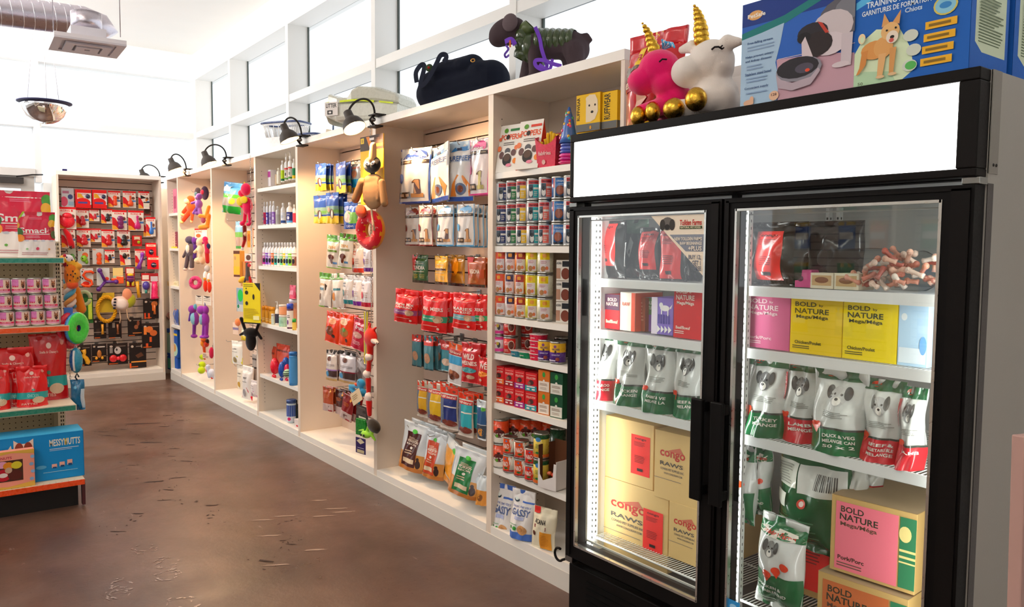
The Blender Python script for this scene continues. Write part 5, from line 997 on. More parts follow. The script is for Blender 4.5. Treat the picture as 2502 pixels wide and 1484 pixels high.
hang('white treat bag with a green header and a brown side, right of the pair',(4.499,0.020,1.345,0.121,0.222,22),'f4ead8',zuke('8a8a5a'),.06,roll=5,back='7a3a20',more=1)
def kdc(c,tc='d86040'): return [T_('Kale',.3,.72,.4,.08,tc),T_('Crisp',.3,.62,.4,.08,tc),E_(.25,.38,.15,.12,c),*lines(.45,.9,.3,.5,3,'c8a898',4),R_(0,0,1,.16,c),R_(0,.15,1,.19,'f6eeea')]
hang('white and red treat bag with a red foot in the third row',(4.586,0.070,1.317,0.130,0.187,8),'f0dccc',kdc('e0351c'),.04)
hang('white treat bag with a purple foot behind the donut toy',(4.751,0.060,1.327,0.109,0.164,4),'eee4e6',kdc('6a1c86','8a80a0'),.04,more=1)
hang('slim white bag with a green header and dark window, left of the fourth row',(4.097,0.060,1.062,0.145,0.239,14),'efe0d0',[R_(0,.83,1,1,'5a9a1c'),T_('ZEN',.35,.66,.4,.06,'d8a040'),R_(.12,.5,.5,.57,'5a8090'),P_([(.5,.02),(.98,.02),(.98,.5),(.6,.7)],'4a3424'),E_(.2,.3,.1,.1,'5a3018'),R_(0,0,.5,.04,'8ab83a')],.05,roll=3)
hang('slim white bag with a green header and orange slices, second in the fourth row',(4.300,0.070,1.063,0.141,0.240,12),'efe0d0',[R_(0,.83,1,1,'5a9a1c'),R_(.3,.52,.8,.58,'3a7a80'),E_(.3,.35,.15,.12,'f09030'),P_([(.55,.02),(.98,.02),(.98,.42),(.62,.6)],'8a4a38'),R_(0,0,.4,.04,'8ab83a')],.05,roll=-3)
hang('silvery white treat bag with a teal foot in the fourth row',(4.480,0.050,1.108,0.122,0.190,6),'e8dcd4',kdc('1c8088','5a6a78'),.04,more=1)
hang('silvery white treat bag with a purple foot in the fourth row',(4.601,0.060,1.104,0.120,0.195,4),'ece2dc',kdc('7a1c96','c09070'),.04,more=1)
hang('white treat bag with a red foot, fourth row right',(4.749,0.050,1.106,0.118,0.190,6),'f0e4e4',kdc('d01c3a','8a7080'),.04,more=1)
hang('glossy orange treat bag tilted at the left of the fifth row, fifth bay',(4.201,0.060,0.823,0.162,0.212,16),'e83c10',[R_(0,.9,1,1,'d02a0c'),E_(.5,.72,.25,.1,'f0a070'),E_(.4,.4,.25,.15,'7a3a18'),E_(.65,.25,.1,.06,'3a1810')],.04,roll=8,more=1)
hang('glossy orange treat bag hanging straight, second in the fifth row, fifth bay',(4.474,0.030,0.834,0.142,0.210,14),'ee4210',[E_(.5,.74,.25,.1,'f4c8a0'),E_(.5,.42,.3,.14,'a86a30'),E_(.5,.5,.15,.07,'5a8a3a'),E_(.65,.18,.1,.06,'3a1810')],.04,roll=4,more=1)
hang('small yellow and green treat bag behind the orange ones',(4.493,0.100,0.863,0.114,0.163,2),'e0b818',[E_(.5,.6,.35,.2,'4a7a30'),R_(0,.8,1,1,'c8a010')],.03)
hang('crimson treat bag with a white script tilted in the fifth row, fifth bay',(4.662,0.030,0.827,0.152,0.202,14),'c81c3c',[T_('fruits',.55,.72,.6,.12,'f6e0e4'),E_(.45,.48,.3,.1,'d8a090'),*lines(.2,.8,.16,.3,3,'f0c0c8',3)],.04,roll=12)
def dkb(c): return [R_(0,.88,1,1,'2a2624'),E_(.45,.72,.18,.08,'6a3a28'),*lines(.15,.9,.48,.56,2,'8a8080',2),R_(0,.34,1,.38,c),R_(.3,.14,1,.34,'4a3432'),E_(.28,.22,.15,.09,'4a9ac8'),R_(0,0,1,.08,'d8b070')]
hang('white and black treat bag with a lilac stripe, left of the sixth row, fifth bay',(4.212,0.050,0.565,0.121,0.209,12),'d8ccc4',dkb('a07ac0'),.04,more=1)
hang('white and black treat bag with a maroon stripe, centre of the sixth row',(4.501,0.030,0.591,0.174,0.208,12),'d4ccd0',dkb('8a1c30'),.05,roll=2,more=1)
hang('crinkled clear and dark bag right of the maroon striped one',(4.620,0.060,0.604,0.246,0.176,-10),'8a7a74',[P_([(.2,.9),(.5,.95),(.3,.3),(.05,.1)],'d8d0cc'),E_(.6,.4,.25,.25,'3a2824')],.04,roll=14)
def jerky(c): return [R_(0,.0,1,.3,'cbb0a8'),P_([(.25,.22),(.7,.22),(.48,.04)],'6a4a44'),R_(.55,.02,.9,.07,'a02020'),E_(.75,.85,.08,.08,'f0a030'),*lines(.2,.8,.55,.7,3,'c86a30',3),R_(.02,.3,.98,.32,'e0c8c0')]
hang('orange brown jerky sachet with a clear foot, left of the seventh row, fifth bay',(4.146,0.050,0.340,0.123,0.170,12),'a84010',jerky(0),.02,more=1)
hang('dark brown jerky sachet with a clear foot, middle of the seventh row',(4.265,0.090,0.330,0.140,0.173,6),'4a1c14',jerky(0),.02,more=1)
hang('maroon jerky sachet tilted in front, seventh row of the fifth bay',(4.466,0.030,0.340,0.118,0.172,14),'8a1c1c',jerky(0),.02,roll=14,more=2)
hang('small dark striped card with a white sticker beside the blue bird toy',(4.813,-0.020,0.405,0.165,0.090,0),'3a2e2a',[*lines(.1,.9,.35,.9,6,'6a5e5a',2),R_(.28,.08,.9,.26,'d8ccb8')],.004,style='flat',fin='matte',hk=False,name='product_card')
def card(label,bb,base,els,d=.006,**k): return carton(label,bb,d,base,els,name='product_card',cat='card',**k)
# chain strip at the fifth panel with its toys
def chain(label,x,y,z0,z1):
    mb=MB(); z=z1; i=0
    while z>z0:
        a=.0045; pts=[]
        for k in range(10):
            th=2*pi*k/10; p=(a*cos(th),0,.011*sin(th)) if i%2 else (0,a*cos(th),.011*sin(th)); pts.append((x+p[0],y+p[1],z+p[2]))
        mb.tube(pts,.0013,'b8b4ae','metal',5,closed=True); z-=.0175; i+=1
    return tag(mb.build('hanging_chain'),label,'chain')
cx,cy=4.998,-.045
chain('silver chain of toys hanging from the shelf edge beside the nearest clamp lamp',cx,cy,0.749,2.2)
card('yellow and black backing card of the long-beaked duck toy',(5.042,-0.060,1.728,0.257,0.399,4),'f4bc10',[R_(0,.79,1,1,'2c1a12'),P_([(.26,.99),(.4,.99),(.62,.78),(.46,.78)],'e0801c'),R_(.03,.9,.17,.98,'f0c818'),T_('1i',.1,.94,.06,.05,'2c1a12'),*lines(.62,.95,.88,.96,4,'6a5040',2),R_(.45,.83,.98,.87,'e0a818'),R_(.42,.93,.62,.965,'e8e0d8')])
bb=(5.090,-0.085,1.697,0.361,0.367,10); q,s,sz=local(bb,860,1400 if False else 1030,495,1180); 
bb=(5.120,-0.100,1.693,0.358,0.371,10); q,s,sz=local(bb,622,1028,492,1180); TN='9a7450'
t=thing('plush_duck','tan plush duck toy with a long beak and black head on a yellow card','dog toy',(bb[0],bb[1],bb[2]),(0,0,radians(10)))
remeshed([('s',q(845,990),(112*s,.03,190*sz),TN),('s',q(835,870),(92*s,.026,70*sz),TN),('c',q(775,850,-.012),q(775,1080,-.014),.009,.012,'8a6644'),('c',q(915,860,-.012),q(915,1080,-.014),.008,.011,'8a6644')],.005,'knit',3).build('toy_body',t)
for (a,b,r1,r2,dd) in ((q(730,880,-.005),q(665,1060,-.012),.026,.024,0),(q(940,900,-.005),q(975,1120,-.012),.02,.022,0)):
    mb=remeshed([('c',a,b,r1,r2,'94704c')],.005,'knit',2); mb.build('wing',t)
remeshed([('s',q(843,705,-.008),(84*s,.03,92*sz),'140c0a'),('c',q(843,710),q(835,820),.018,.012,'1c1210')],.005,'plush',2).build('toy_head',t)
remeshed([('c',q(866,650,-.02),q(880,515,-.024),.024,.019,'c09468')],.004,'knit',2).build('beak',t)
mb=MB(); mb.ell(q(838,700,-.038),(27*s,.006,19*sz),'efe4da','gloss',10,6,(0,.35,0)); mb.ell(q(890,700,-.034),(24*s,.006,19*sz),'efe4da','gloss',10,6,(0,-.35,0)); mb.ell(q(842,700,-.044),(8*s,.003,7*sz),'100c0a','gloss',8,5); mb.ell(q(890,700,-.040),(8*s,.003,7*sz),'100c0a','gloss',8,5); mb.build('eyes',t)
mb=MB(); mb.tube([q(820,1150),q(825,1230),q(838,1320),q(850,1400)],.006,'d8bc98','knit',8); mb.build('rope',t)
mb=remeshed([('s',q(715,1190,-.005),(58*s,.02,72*sz),'d8481c',(0,.3,0))],.005,'plush',2); mb.build('tail_flap',t)
def donut(label,bb,c_d,c_i,tilt=0,sprk='f6c8c0'):
    w=bb[3]; R=w*.335; r=w*.165; t=thing('donut_toy',label,'dog toy',(bb[0],bb[1],bb[2]),(radians(90),0,radians(bb[5]))); 
    def tor(rr,zoff,c,fin,a0=0,a1=2*pi,name='',wob=0):
        mb=MB(); n=30;m=12; vs=[]
        for i in range(n):
            A=2*pi*i/n
            for j in range(m):
                b=a0+(a1-a0)*j/m if (a1-a0)>6 else a0+(a1-a0)*j/(m-1); k=rr*(1+wob*sin(A*7)); vs.append((cos(A)*(R+k*cos(b)),sin(A)*(R+k*cos(b)),k*sin(b)*.9+zoff))
        full=(a1-a0)>6; mb.add(vs,[(i*m+j,((i+1)%n)*m+j,((i+1)%n)*m+(j+1)%m,i*m+(j+1)%m) for i in range(n) for j in range(m if full else m-1)],c,fin,True); return mb
    mb=tor(r,0,c_d,'plush'); mb.xf(Matrix.Translation((0,w/2,0))); mb.build('dough_ring',t)
    mb=tor(r*.98,.003,c_i,'plush',.12,pi-.12,wob=.05); rnd=random.Random(8)
    for i in range(26):
        A=rnd.uniform(0,6.28); b=rnd.uniform(.6,2.5); p=Vector((cos(A)*(R+r*cos(b)),sin(A)*(R+r*cos(b)),r*sin(b)*.9+.005)); d=Vector((rnd.uniform(-1,1),rnd.uniform(-1,1),0)).normalized()*.005; mb.tube([p-d,p+d],.0014,sprk,'gloss',5)
    mb.xf(Matrix.Translation((0,w/2,0))); mb.build('icing',t); return t
donut('red iced donut toy with an orange rim hanging below the duck',(5.043,-0.070,1.463,0.234,0.153,12),'e8981c','e01024')
card('teal and cream card hanging behind the duck toy tail',(4.954,-0.030,1.527,0.214,0.151,0),'e0d0b8',[R_(0,.72,1,1,'7a9a8a'),R_(.42,.8,.58,.84,'2a2a28')])
pouch('narrow yellow and silver sachet strip hanging on the chain',(4.954,-0.060,0.778,0.033,0.316,20),'c8b81c',[R_(.4,0,.6,1,'b0a8a0')],.006,'flat','foil',name='tag_strip',cat='tag')
bb=(5.054,-0.070,0.472,0.171,0.566,10); q,s,sz=local(bb,500,675,180,1100); FR='d8200f'
t=thing('plush_fox','long red plush fox toy with white paws hanging beside the fifth bay','dog toy',(bb[0],bb[1],bb[2]),(0,0,radians(10)))
remeshed([('s',q(575,330),(60*s,.026,95*sz),FR),('c',q(560,250),q(575,190),.011,.005,FR),('c',q(595,260),q(630,225),.012,.006,FR),('c',q(610,350,-.005),q(655,370,-.01),.018,.011,'f0dcd0'),('s',q(662,370,-.012),(9*s,.008,12*sz),'2a1412'),('c',q(570,400),q(570,540),.022,.018,FR),('s',q(567,515,-.01),(32*s,.018,36*sz),'f0dcd0'),('c',q(560,560),q(550,680),.014,.016,FR),('s',q(545,685,-.008),(33*s,.018,38*sz),'f0dcd0'),('c',q(550,740),q(552,860),.018,.014,FR),('s',q(555,905,-.005),(30*s,.017,46*sz),'f0dcd0'),('c',q(555,960),q(560,1080),.02,.014,'e0180c')],.005,'plush',3).build('plush_body',t)
bb=(4.850,-0.070,0.518,0.173,0.165,10); q,s,sz=local(bb,360,515,720,960); BL='2a8ab8'
t=thing('plush_bird','light blue knotted bird toy with an orange beak on the chain','dog toy',(bb[0],bb[1],bb[2]),(0,0,radians(10)))
remeshed([('s',q(475,765),(33*s,.02,42*sz),BL),('c',q(480,790),q(465,880),.014,.018,BL),('c',q(380,835),q(440,870),.015,.014,BL),('c',q(375,810),q(470,800),.012,.013,BL),('s',q(490,845),(28*s,.02,38*sz),BL),('c',q(430,880),q(455,950),.013,.009,BL),('s',q(444,778,-.01),(16*s,.01,13*sz),'e84a1c'),('s',q(470,748,-.018),(5*s,.004,6*sz),'0a1a20')],.0045,'plush',2).build('plush_body',t)
card('cream paper tag tied to the blue bird toy',(4.926,-0.100,0.541,0.108,0.075,10),'e8cfa8',[*lines(.15,.8,.35,.8,3,'a88a60',3)],.002,roll=-30)
bb=(4.989,-0.070,0.324,0.248,0.132,10); q,s,sz=local(bb,425,650,1100,1305)
t=thing('plush_ghost','lime green plush ghoul with a dark cap and a green sleeve','dog toy',(bb[0],bb[1],bb[2]),(0,0,radians(10)))
remeshed([('s',q(535,1255,-.01),(40*s,.02,34*sz),'9ad83a'),('c',q(535,1250),q(545,1180),.014,.008,'9ad83a'),('c',q(500,1225),q(458,1240),.008,.004,'9ad83a'),('c',q(575,1250),q(605,1290),.011,.006,'9ad83a'),('c',q(560,1190),q(580,1225),.01,.012,'9ad83a')],.0035,'plush',2).build('plush_body',t)
remeshed([('s',q(595,1160),(52*s,.03,60*sz),'33281c',(0,.3,0)),('c',q(545,1130),q(620,1200),.013,.016,'33281c')],.0045,'plush',2).build('cap',t)
mb=MB(); qa,qb=q(428,1285),q(520,1130); mb.bbox((qa[0],-.0,qa[2]),(qb[0],.024,qb[2]),'0f7a24','gloss',.003); mb.build('green_sleeve',t)
mb=MB(); mb.ell(q(520,1255,-.034),(8*s,.003,13*sz),'101010','gloss',8,5); mb.ell(q(545,1255,-.034),(8*s,.003,13*sz),'101010','gloss',8,5); mb.build('eyes',t)
card('purple product tag with a tilted cream sticker below the green ghoul',(4.894,-0.070,0.218,0.100,0.097,10),'32205a',[P_([(.5,.6),(.92,.78),(.5,.98),(.1,.78)],'d8c8a8'),R_(.15,.05,.88,.25,'c8b890'),R_(.2,.35,.85,.38,'e0d8e8')],.003)

# ---- fourth bay: bottles and jars
def bottle(label,bb,body,lab,cap,els=(),shape='cyl',cat='bottle',name='grooming_bottle',cap_h=.16,nozzle=False,lab_r=(.08,.66)):
    bb=rest(bb); w,h=bb[3],bb[4]; r=w/2; t=thing(name,label,cat,(bb[0],bb[1],bb[2]),(0,0,radians(38)))
    hb=h*(1-cap_h); mb=MB()
    if shape=='cyl': prof=[(r*.9,0),(r,h*.015),(r,hb*.8),(r*.85,hb*.88),(r*.42,hb*.96),(r*.38,hb)]
    elif shape=='slim': prof=[(r*.9,0),(r,h*.01),(r,hb*.9),(r*.8,hb*.95),(r*.5,hb)]
    else: prof=[(r*.94,0),(r,h*.02),(r,hb*.95),(r*.97,hb)]
    mb.lathe(prof,body,'gloss',18); prints(mb,cyl_surf(r,hb*lab_r[0],hb*lab_r[1] if shape!='jar' else hb*.9),[R_(.0,0,1,1,lab),*els],'matte',18,1,.0004,.0002); mb.build('bottle_body',t)
    cr={'cyl':.44,'slim':.55,'jar':1.03}[shape]*r; mb=MB()
    if nozzle: mb.lathe([(cr,hb),(cr,hb+h*cap_h*.45),(cr*.4,hb+h*cap_h*.55),(cr*.35,h)],cap,'gloss',14); mb.tube([(0,0,h*.985),(-r*.9,0,h*.975)],r*.18,cap,'gloss',6)
    else: mb.lathe([(cr,hb-.001),(cr,h*.985),(cr*.8,h)],cap,'gloss',14)
    mb.build('cap',t); return t
def LT(c,c2='ffffff'): return [E_(.5,.45,.06,.16,c2),*lines(.42,.58,.7,.85,2,c2,2),*lines(.42,.58,.1,.22,2,c2,3)]
Y4=.07
carton('white and violet carton at the left of the top bottle shelf',(2.858,0.100,1.970,0.135,0.132,4),.05,'f4eef2',[R_(0,.55,1,.9,'c04aa0'),R_(.1,.1,.5,.3,'d85ab0')])
carton('tan carton behind the bottles on the top bottle shelf',(2.907,0.140,1.980,0.086,0.086,4),.04,'d8bfa0',[])
bottle('plain cream bottle with a square cap on the top bottle shelf',(3.121,0.100,1.974,0.031,0.125,69.6),'efe6d0','f2ead8','f0e8d8',(),'slim')
bottle('lime labelled spray bottle on the top bottle shelf',(3.285,0.070,1.975,0.027,0.165,69.3),'f4f0ea','b8d820','f6f2ee',[R_(0,0,1,.2,'1c6a3c')],'slim',nozzle=False)
bottle('white spray bottle with a red neck ring, left one on the top bottle shelf',(3.389,0.060,1.977,0.027,0.212,69.1),'f4efe8','f2ece4','f8f4f0',[R_(0,.86,1,1,'e04040'),R_(0,0,1,.12,'5aa03a'),*LT('a','3a3a38')],'slim',cap_h=.3,nozzle=True)
bottle('white spray bottle with a red neck ring, right one on the top bottle shelf',(3.471,0.060,1.978,0.032,0.213,68.8),'f4efe8','f2ece4','f8f4f0',[R_(0,.86,1,1,'d84848'),R_(0,0,1,.15,'4a9a3a'),*LT('a','8a8a80')],'slim',cap_h=.3,nozzle=True)
bottle('green and yellow labelled bottle at the panel, top bottle shelf',(3.518,0.070,1.978,0.026,0.157,68.5),'f0eee0','2a8a50','f4f0ea',[R_(0,0,1,.3,'e8c020')],'slim')
sh=[('blue and red',635+2,642,'4a5ab0','e8304a'),('crimson',642,648,'d82a5a','e8304a'),('violet blue',648,654,'5a50b8','4a4aa0')]
bottle('white bottle with a blue pattern label, first on the second bottle shelf',(2.812,0.070,1.668,0.019,0.177,70.7),'f2f0f4','8a9ad8','f8f6f8',LT('a','e8e8f8'),'slim')
bottle('white bottle with a crimson label, second on the second bottle shelf',(2.875,0.070,1.667,0.022,0.176,70.5),'f2f0f4','e0305a','f8f6f8',LT('a','3a3aa0'),'slim')
bottle('white bottle with an indigo label, third on the second bottle shelf',(2.941,0.070,1.669,0.022,0.171,70.4),'f2f0f4','5048b0','f8f6f8',LT('a'),'slim')
bottle('white bottle with a lilac label, fourth on the second bottle shelf',(3.016,0.070,1.667,0.022,0.176,70.1),'f4f2f6','b8a0d8','faf8fa',LT('a','5a4a90'),'slim')
bottle('white bottle with a violet label, fifth on the second bottle shelf',(3.084,0.070,1.665,0.025,0.174,69.9),'f4f2f6','9a6ac8','faf8fa',LT('a'),'slim')
bottle('silver grey tube beside the violet labelled bottle',(3.173,0.070,1.660,0.031,0.137,69.7),'c8c4c0','b0aca8','d8d4d0',(),'slim')
bottle('round shouldered white bottle with a navy wave, second bottle shelf',(3.313,0.060,1.663,0.036,0.153,69.3),'f2f0ee','e8ecf4','f6f4f2',[R_(0,0,1,.25,'2a4a8a'),E_(.5,.6,.1,.15,'c8d0e0')],'cyl')
bottle('white bottle with a large navy label, second bottle shelf',(3.448,0.060,1.657,0.048,0.157,68.9),'f2f0ee','1c2a7a','f6f4f2',[R_(0,0,1,.18,'4a9ae0'),*LT('a','d8dcf0')],'cyl')
bottle('white bottle with a red label at the panel, second bottle shelf',(3.563,0.050,1.657,0.023,0.136,68.6),'f2f0ee','d03a50','f6f4f2',(),'cyl')
rowc=[('white','eeeae6'),('magenta','c82a90'),('purple','8a4ac0'),('lilac','b88ad8'),('orange','f07030'),('teal','2ab0a0'),('white and black','dfe8e4'),('mint green','6ac890'),('yellow','f0d020'),('pale blue','7aa8d8'),('lime green','8ad840'),('brown','8a5a4a')]
for i,(n,c) in enumerate(rowc):
    x=[2.837,2.904,2.970,3.035,3.099,3.167,3.233,3.294,3.354,3.409,3.471,3.536][i]
    bottle('white shampoo bottle with a %s label in the third shelf row'%n,(x,.06,1.3255,.043 if i!=10 else .05,1.513-1.3255,0),'f6f0ee',c,'f8f4f2',[R_(0,.75,1,.95,'f0e8e4') if i%2 else R_(0,.8,1,.85,'ffffff'),E_(.5,.35,.08,.2,'20242a'),*lines(.4,.6,.55,.7,3,'f8f8f8',i)],'cyl')['group']='shampoo bottles on the third shelf'
for i,u in enumerate((2.875,2.961,3.045)):
    t=bottle('amber jar with a dome lid, %s of three on the fourth bottle shelf'%['left','middle','right'][i],(u,.06,.8625,.048,.135,0),'e0a020','e8b040','f0a010',[*lines(.4,.6,.1,.4,2,'f4e0b0',2)],'jar','jar','treat_jar',.22)
bottle('small clear jar in front of the amber jars',(3.145,0.030,0.886,0.025,0.065,70.1),'dfe6e4','cfe0d8','c8c8c4',(),'jar','jar','treat_jar',.2)
bottle('white pump bottle standing behind the peach and green jar',(3.109,0.080,0.874,0.038,0.170,69.8),'f4f0ea','3a3a50','f8f4ee',(),'cyl',cap_h=.3,nozzle=True)
bottle('short jar with a mint label and a clear lid, lower one of a stack',(3.321,.045,.8625,.06,.09,0),'b8dcc8','a8d8c0','e8ece8',[*lines(.42,.6,.3,.7,3,'6a9a88',2)],'jar','jar','treat_jar',.15)
bottle('short jar with a peach band, on top of the mint jar',(3.323,.045,.9535,.06,.08,0),'f0c0a0','f0a878','f4ece4',(),'jar','jar','treat_jar',.15)
bottle('dark purple and white jar with a blue lid on the fourth bottle shelf',(3.496,0.035,0.882,0.048,0.171,68.9),'5a1c4a','efe8e6','2a4ac8',[E_(.45,.3,.05,.15,'6a2a7a'),*lines(.42,.58,.55,.75,2,'5a4a50')],'jar','jar','treat_jar',.2)
bottle('small yellow jar with a green cap at the fourth bottle shelf front',(3.615,0.020,0.887,0.029,0.061,68.7),'e8b020','f0d060','2aa83a',(),'jar','jar','treat_jar',.3)
pouch('pink pouch standing on a white jar at the panel, fourth bottle shelf',(3.490,0.060,1.089,0.105,0.102,4),'e0305a',[R_(.2,.3,.8,.6,'f08aa0')],.03,'stand')
bottle('white topped peach jar under the pink pouch',(3.458,.08,.8625,.07,1.084-.8625,0),'f0b090','e8a080','f4f0ec',(),'jar','jar','treat_jar',.12)
pouch('red orange pouch standing on the fifth bottle shelf, left one',(2.829,0.120,0.452,0.232,0.206,6),'d83c10',[T_('SWEET POTATO',.5,.72,.8,.08,'2a1008'),E_(.5,.35,.28,.14,'e8d8c8')],.05,'stand')
pouch('red orange pouch standing on the fifth bottle shelf, right one',(3.064,0.140,0.498,0.234,0.194,6),'c8340e',[T_('SWEET POTATO',.5,.72,.8,.08,'2a1008')],.05,'stand')
def egg(label,bb,c):
    bb=rest(bb); w,h=bb[3],bb[4]; t=thing('rubber_egg_toy',label,'dog toy',(bb[0],bb[1],bb[2])); mb=MB(); mb.ell((0,0,h*.58),(w/2,w/2,h*.42),c,'gloss',18,12); mb.build('toy_body',t)
    mb=MB(); [mb.ell((dx*w,-.1*w,h*.08),(w*.14,w*.18,h*.08),c,'gloss',10,6) for dx in (-.2,.2)]; mb.build('feet',t); return t
egg('red rubber egg toy with feet on the fifth bottle shelf',(3.144,0.040,0.477,0.072,0.121,70),'e81030'); egg('blue rubber egg toy with feet beside the red one',(3.326,0.030,0.492,0.055,0.099,69.5),'1c50b0'); egg('blue rubber egg toy sitting behind the others',(3.228,0.100,0.505,0.056,0.104,69.2),'1a58b8'); egg('pink rubber egg toy with feet beside the blue canister',(3.354,0.060,0.493,0.052,0.080,69.2),'e02050')
mb=MB(); mb.ell((0,0,.032),(.032,.032,.032),'b8d8a8','gloss',18,12); [mb.tube([(.033*cos(a)*cos(b),.033*sin(a)*cos(b),.032+.033*sin(b)) for a in [i*pi/8 for i in range(17)]],.003,'10301c','gloss',5) for b in (-.4,.1,.6)]; place(tag(mb.build('striped_ball'),'green ball with black stripes at the fifth bottle shelf front','ball'),(3.493,0.010,0.491,0.045,0.056,69.2))
t=bottle('tall blue canister with a wide lid on the fifth bottle shelf',(3.559,0.030,0.489,0.062,0.205,68.8),'3a86c8','4a92d0','1c6ab8',(),'jar','canister','canister',.1)
bottle('clear jar with blue contents on the bottom of the bottle bay',(3.411,0.070,0.094,0.076,0.211,68.9),'c8d4dc','24489a','2a4a88',[R_(0,0,1,.3,'d8d8e0'),E_(.5,.15,.06,.1,'d02a6a')],'jar','jar','canister',.15)
bottle('dark bottle behind the clear jar at the bottom of the bottle bay',(3.426,0.100,0.099,0.040,0.199,68.6),'14181c','1c2428','10141a',(),'slim')
carton('small white and red carton at the bottom front of the bottle bay',(3.639,0.020,0.071,0.082,0.121,4),.04,'f0e0da',[R_(0,0,1,.42,'d8381c'),E_(.6,.62,.2,.06,'d83a40')])

# ---- third bay: bags, toys, chain
cx=2.848
chain('silver chain hanging from the shelf edge beside the bottle bay',cx,-.03,0.619,2.2)
pouch('large blue and green glossy bag hung at the top of the third bay',(1.864,0.120,1.784,0.217,0.284,30),'4a90c8',[R_(0,0,1,.24,'1c8a2c'),R_(0,.24,1,.52,'8a8a88'),R_(0,.5,1,.62,'4aa82a'),R_(.1,.7,.5,.9,'d8ecf4'),E_(.7,.4,.12,.1,'e8c040')],.12,'hang','foil',roll=7,name='hay_bag'); hook(1.731,.326,2.058,0,'blue and green glossy bag',.2)
pouch('slim blue and green bag below the large glossy one',(2.075,0.120,1.461,0.135,0.246,10),'7aaac8',[R_(0,0,1,.12,'3a9a2c'),R_(0,.1,1,.45,'b89a88'),R_(0,.42,1,.6,'6aa83a')],.04,'hang','foil',name='hay_bag')
bb=(2.763,-0.050,1.646,0.150,0.365,43.8); q,s,sz=local(bb,260,490,65,670); PR='e8104e'
t=thing('plush_dragon','hot pink plush dragon with yellow wings hanging on the chain by the bottle bay','dog toy',(bb[0],bb[1],bb[2]),(0,0,radians(20)))
remeshed([('s',q(395,175),(78*s,.034,85*sz),PR),('s',q(310,225),(52*s,.025,50*sz),PR),('s',q(420,400),(70*s,.036,120*sz),PR),('c',q(380,460),q(360,600),.016,.014,PR),('s',q(335,635,-.01),(40*s,.02,34*sz),PR),('c',q(455,480),q(470,630),.016,.014,PR),('s',q(440,650,-.005),(36*s,.018,24*sz),PR),('c',q(300,400),q(340,420),.012,.01,PR)],.005,'plush',3).build('plush_body',t)
remeshed([('s',q(330,340,-.03),(62*s,.012,62*sz),'e8c010',(0,.35,0)),('s',q(420,320,-.034),(70*s,.012,52*sz),'e8c010'),('c',q(345,150),q(335,115),.007,.004,'e8a010'),('c',q(375,110),q(365,72),.01,.004,'e8b810')],.0045,'plush',2).build('wings_and_horns',t)
def jit(label,bb,parts,name,cat='dog toy',vox=.0045,rotd=0,fin='plush'):
    q=local(bb,0,100,0,100)[0]; s=bb[3]/100; z=bb[4]/100
    P=[('s',q(p[1],p[2],p[7] if len(p)>7 else 0),(p[3]*s,p[4],p[5]*z),p[6]) if p[0]=='s' else ('c',q(p[1],p[2],p[8] if len(p)>8 else 0),q(p[3],p[4],p[8] if len(p)>8 else 0),p[5],p[6],p[7]) for p in parts]
    t=thing(name,label,cat,(bb[0],bb[1],bb[2]),(0,0,radians(bb[5]))); remeshed(P,vox,fin,2).build('plush_body',t); return t
jit('dark red plush sock toy with a white toe below the pink dragon',(2.678,-0.030,1.449,0.058,0.206,43.9),[('c',50,5,50,60,.016,.015,'7a1410'),('c',50,60,20,85,.014,.012,'b01c18'),('s',15,92,22,.012,9,'f0e4dc'),('s',70,35,25,.012,8,'e8c8a0',-.01)],'plush_sock')
card('white and orange toy card hanging at the panel of the third bay',(2.750,-0.010,1.473,0.072,0.161,20),'f0a020',[R_(0,.85,1,1,'f4e8d8'),R_(.6,0,1,1,'f0d8c0'),E_(.3,.5,.2,.2,'e06a10')])
carton('tan box with a brown top hanging left in the third bay',(2.113,0.080,1.208,0.094,0.234,16),.05,'e8a848',[R_(0,.88,1,1,'5a3018'),R_(0,0,1,.08,'5a2a14'),E_(.25,.72,.15,.08,'b88a5a'),R_(0,.1,1,.4,'f0b020')])
carton('second tan box behind the brown topped one in the third bay',(2.154,0.120,1.125,0.068,0.220,16),.05,'c88a50',[])
card('cream card with an oval dog picture above the grey toy, third bay',(2.732,-0.020,1.348,0.093,0.074,20),'efe0cc',[E_(.5,.55,.32,.3,'6a4030'),R_(.0,0,1,.12,'d82a30')])
jit('grey plush animal toy with red feet hanging above the yellow card',(2.746,-0.030,1.153,0.116,0.196,43.7),[('c',45,5,50,55,.012,.02,'5a504e'),('c',45,45,15,95,.012,.008,'4a3c3a'),('c',55,50,75,90,.01,.014,'c82018'),('s',55,12,20,.012,8,'d84050'),('s',48,60,18,.016,18,'6a605e')],'plush_animal')
jit('yellow plush duck peeping out behind the grey toy',(2.440,0.030,1.153,0.087,0.074,44),[('s',50,45,42,.025,42,'e8b010'),('s',20,60,22,.02,25,'e0a010')],'plush_duck')
card('green toy on a clear blue card beside the yellow card',(2.380,0.020,0.916,0.108,0.206,16),'8aa0b0',[E_(.55,.68,.36,.26,'1ab84a'),R_(.1,.0,.9,.3,'c8c8c0'),E_(.25,.22,.14,.08,'1a7a4a')])
card('yellow toy card turned backwards with black print, hanging before the bottle bay',(2.974,-0.080,0.862,0.186,0.328,26),'e8d010',[P_([(.66,1),(1,1),(1,.8)],'1c1814'),R_(0,0,1,.03,'1c1814'),*lines(.05,.6,.9,.98,2,'8a7a10',2),E_(.22,.76,.1,.05,'2a2414'),E_(.2,.86,.03,.02,'2a2414'),E_(.62,.66,.06,.07,'2a2414'),E_(.22,.5,.08,.05,'2a2414'),*lines(.06,.95,.12,.38,12,'b8a010',4),R_(.6,.1,.95,.2,'f0e8a0')])
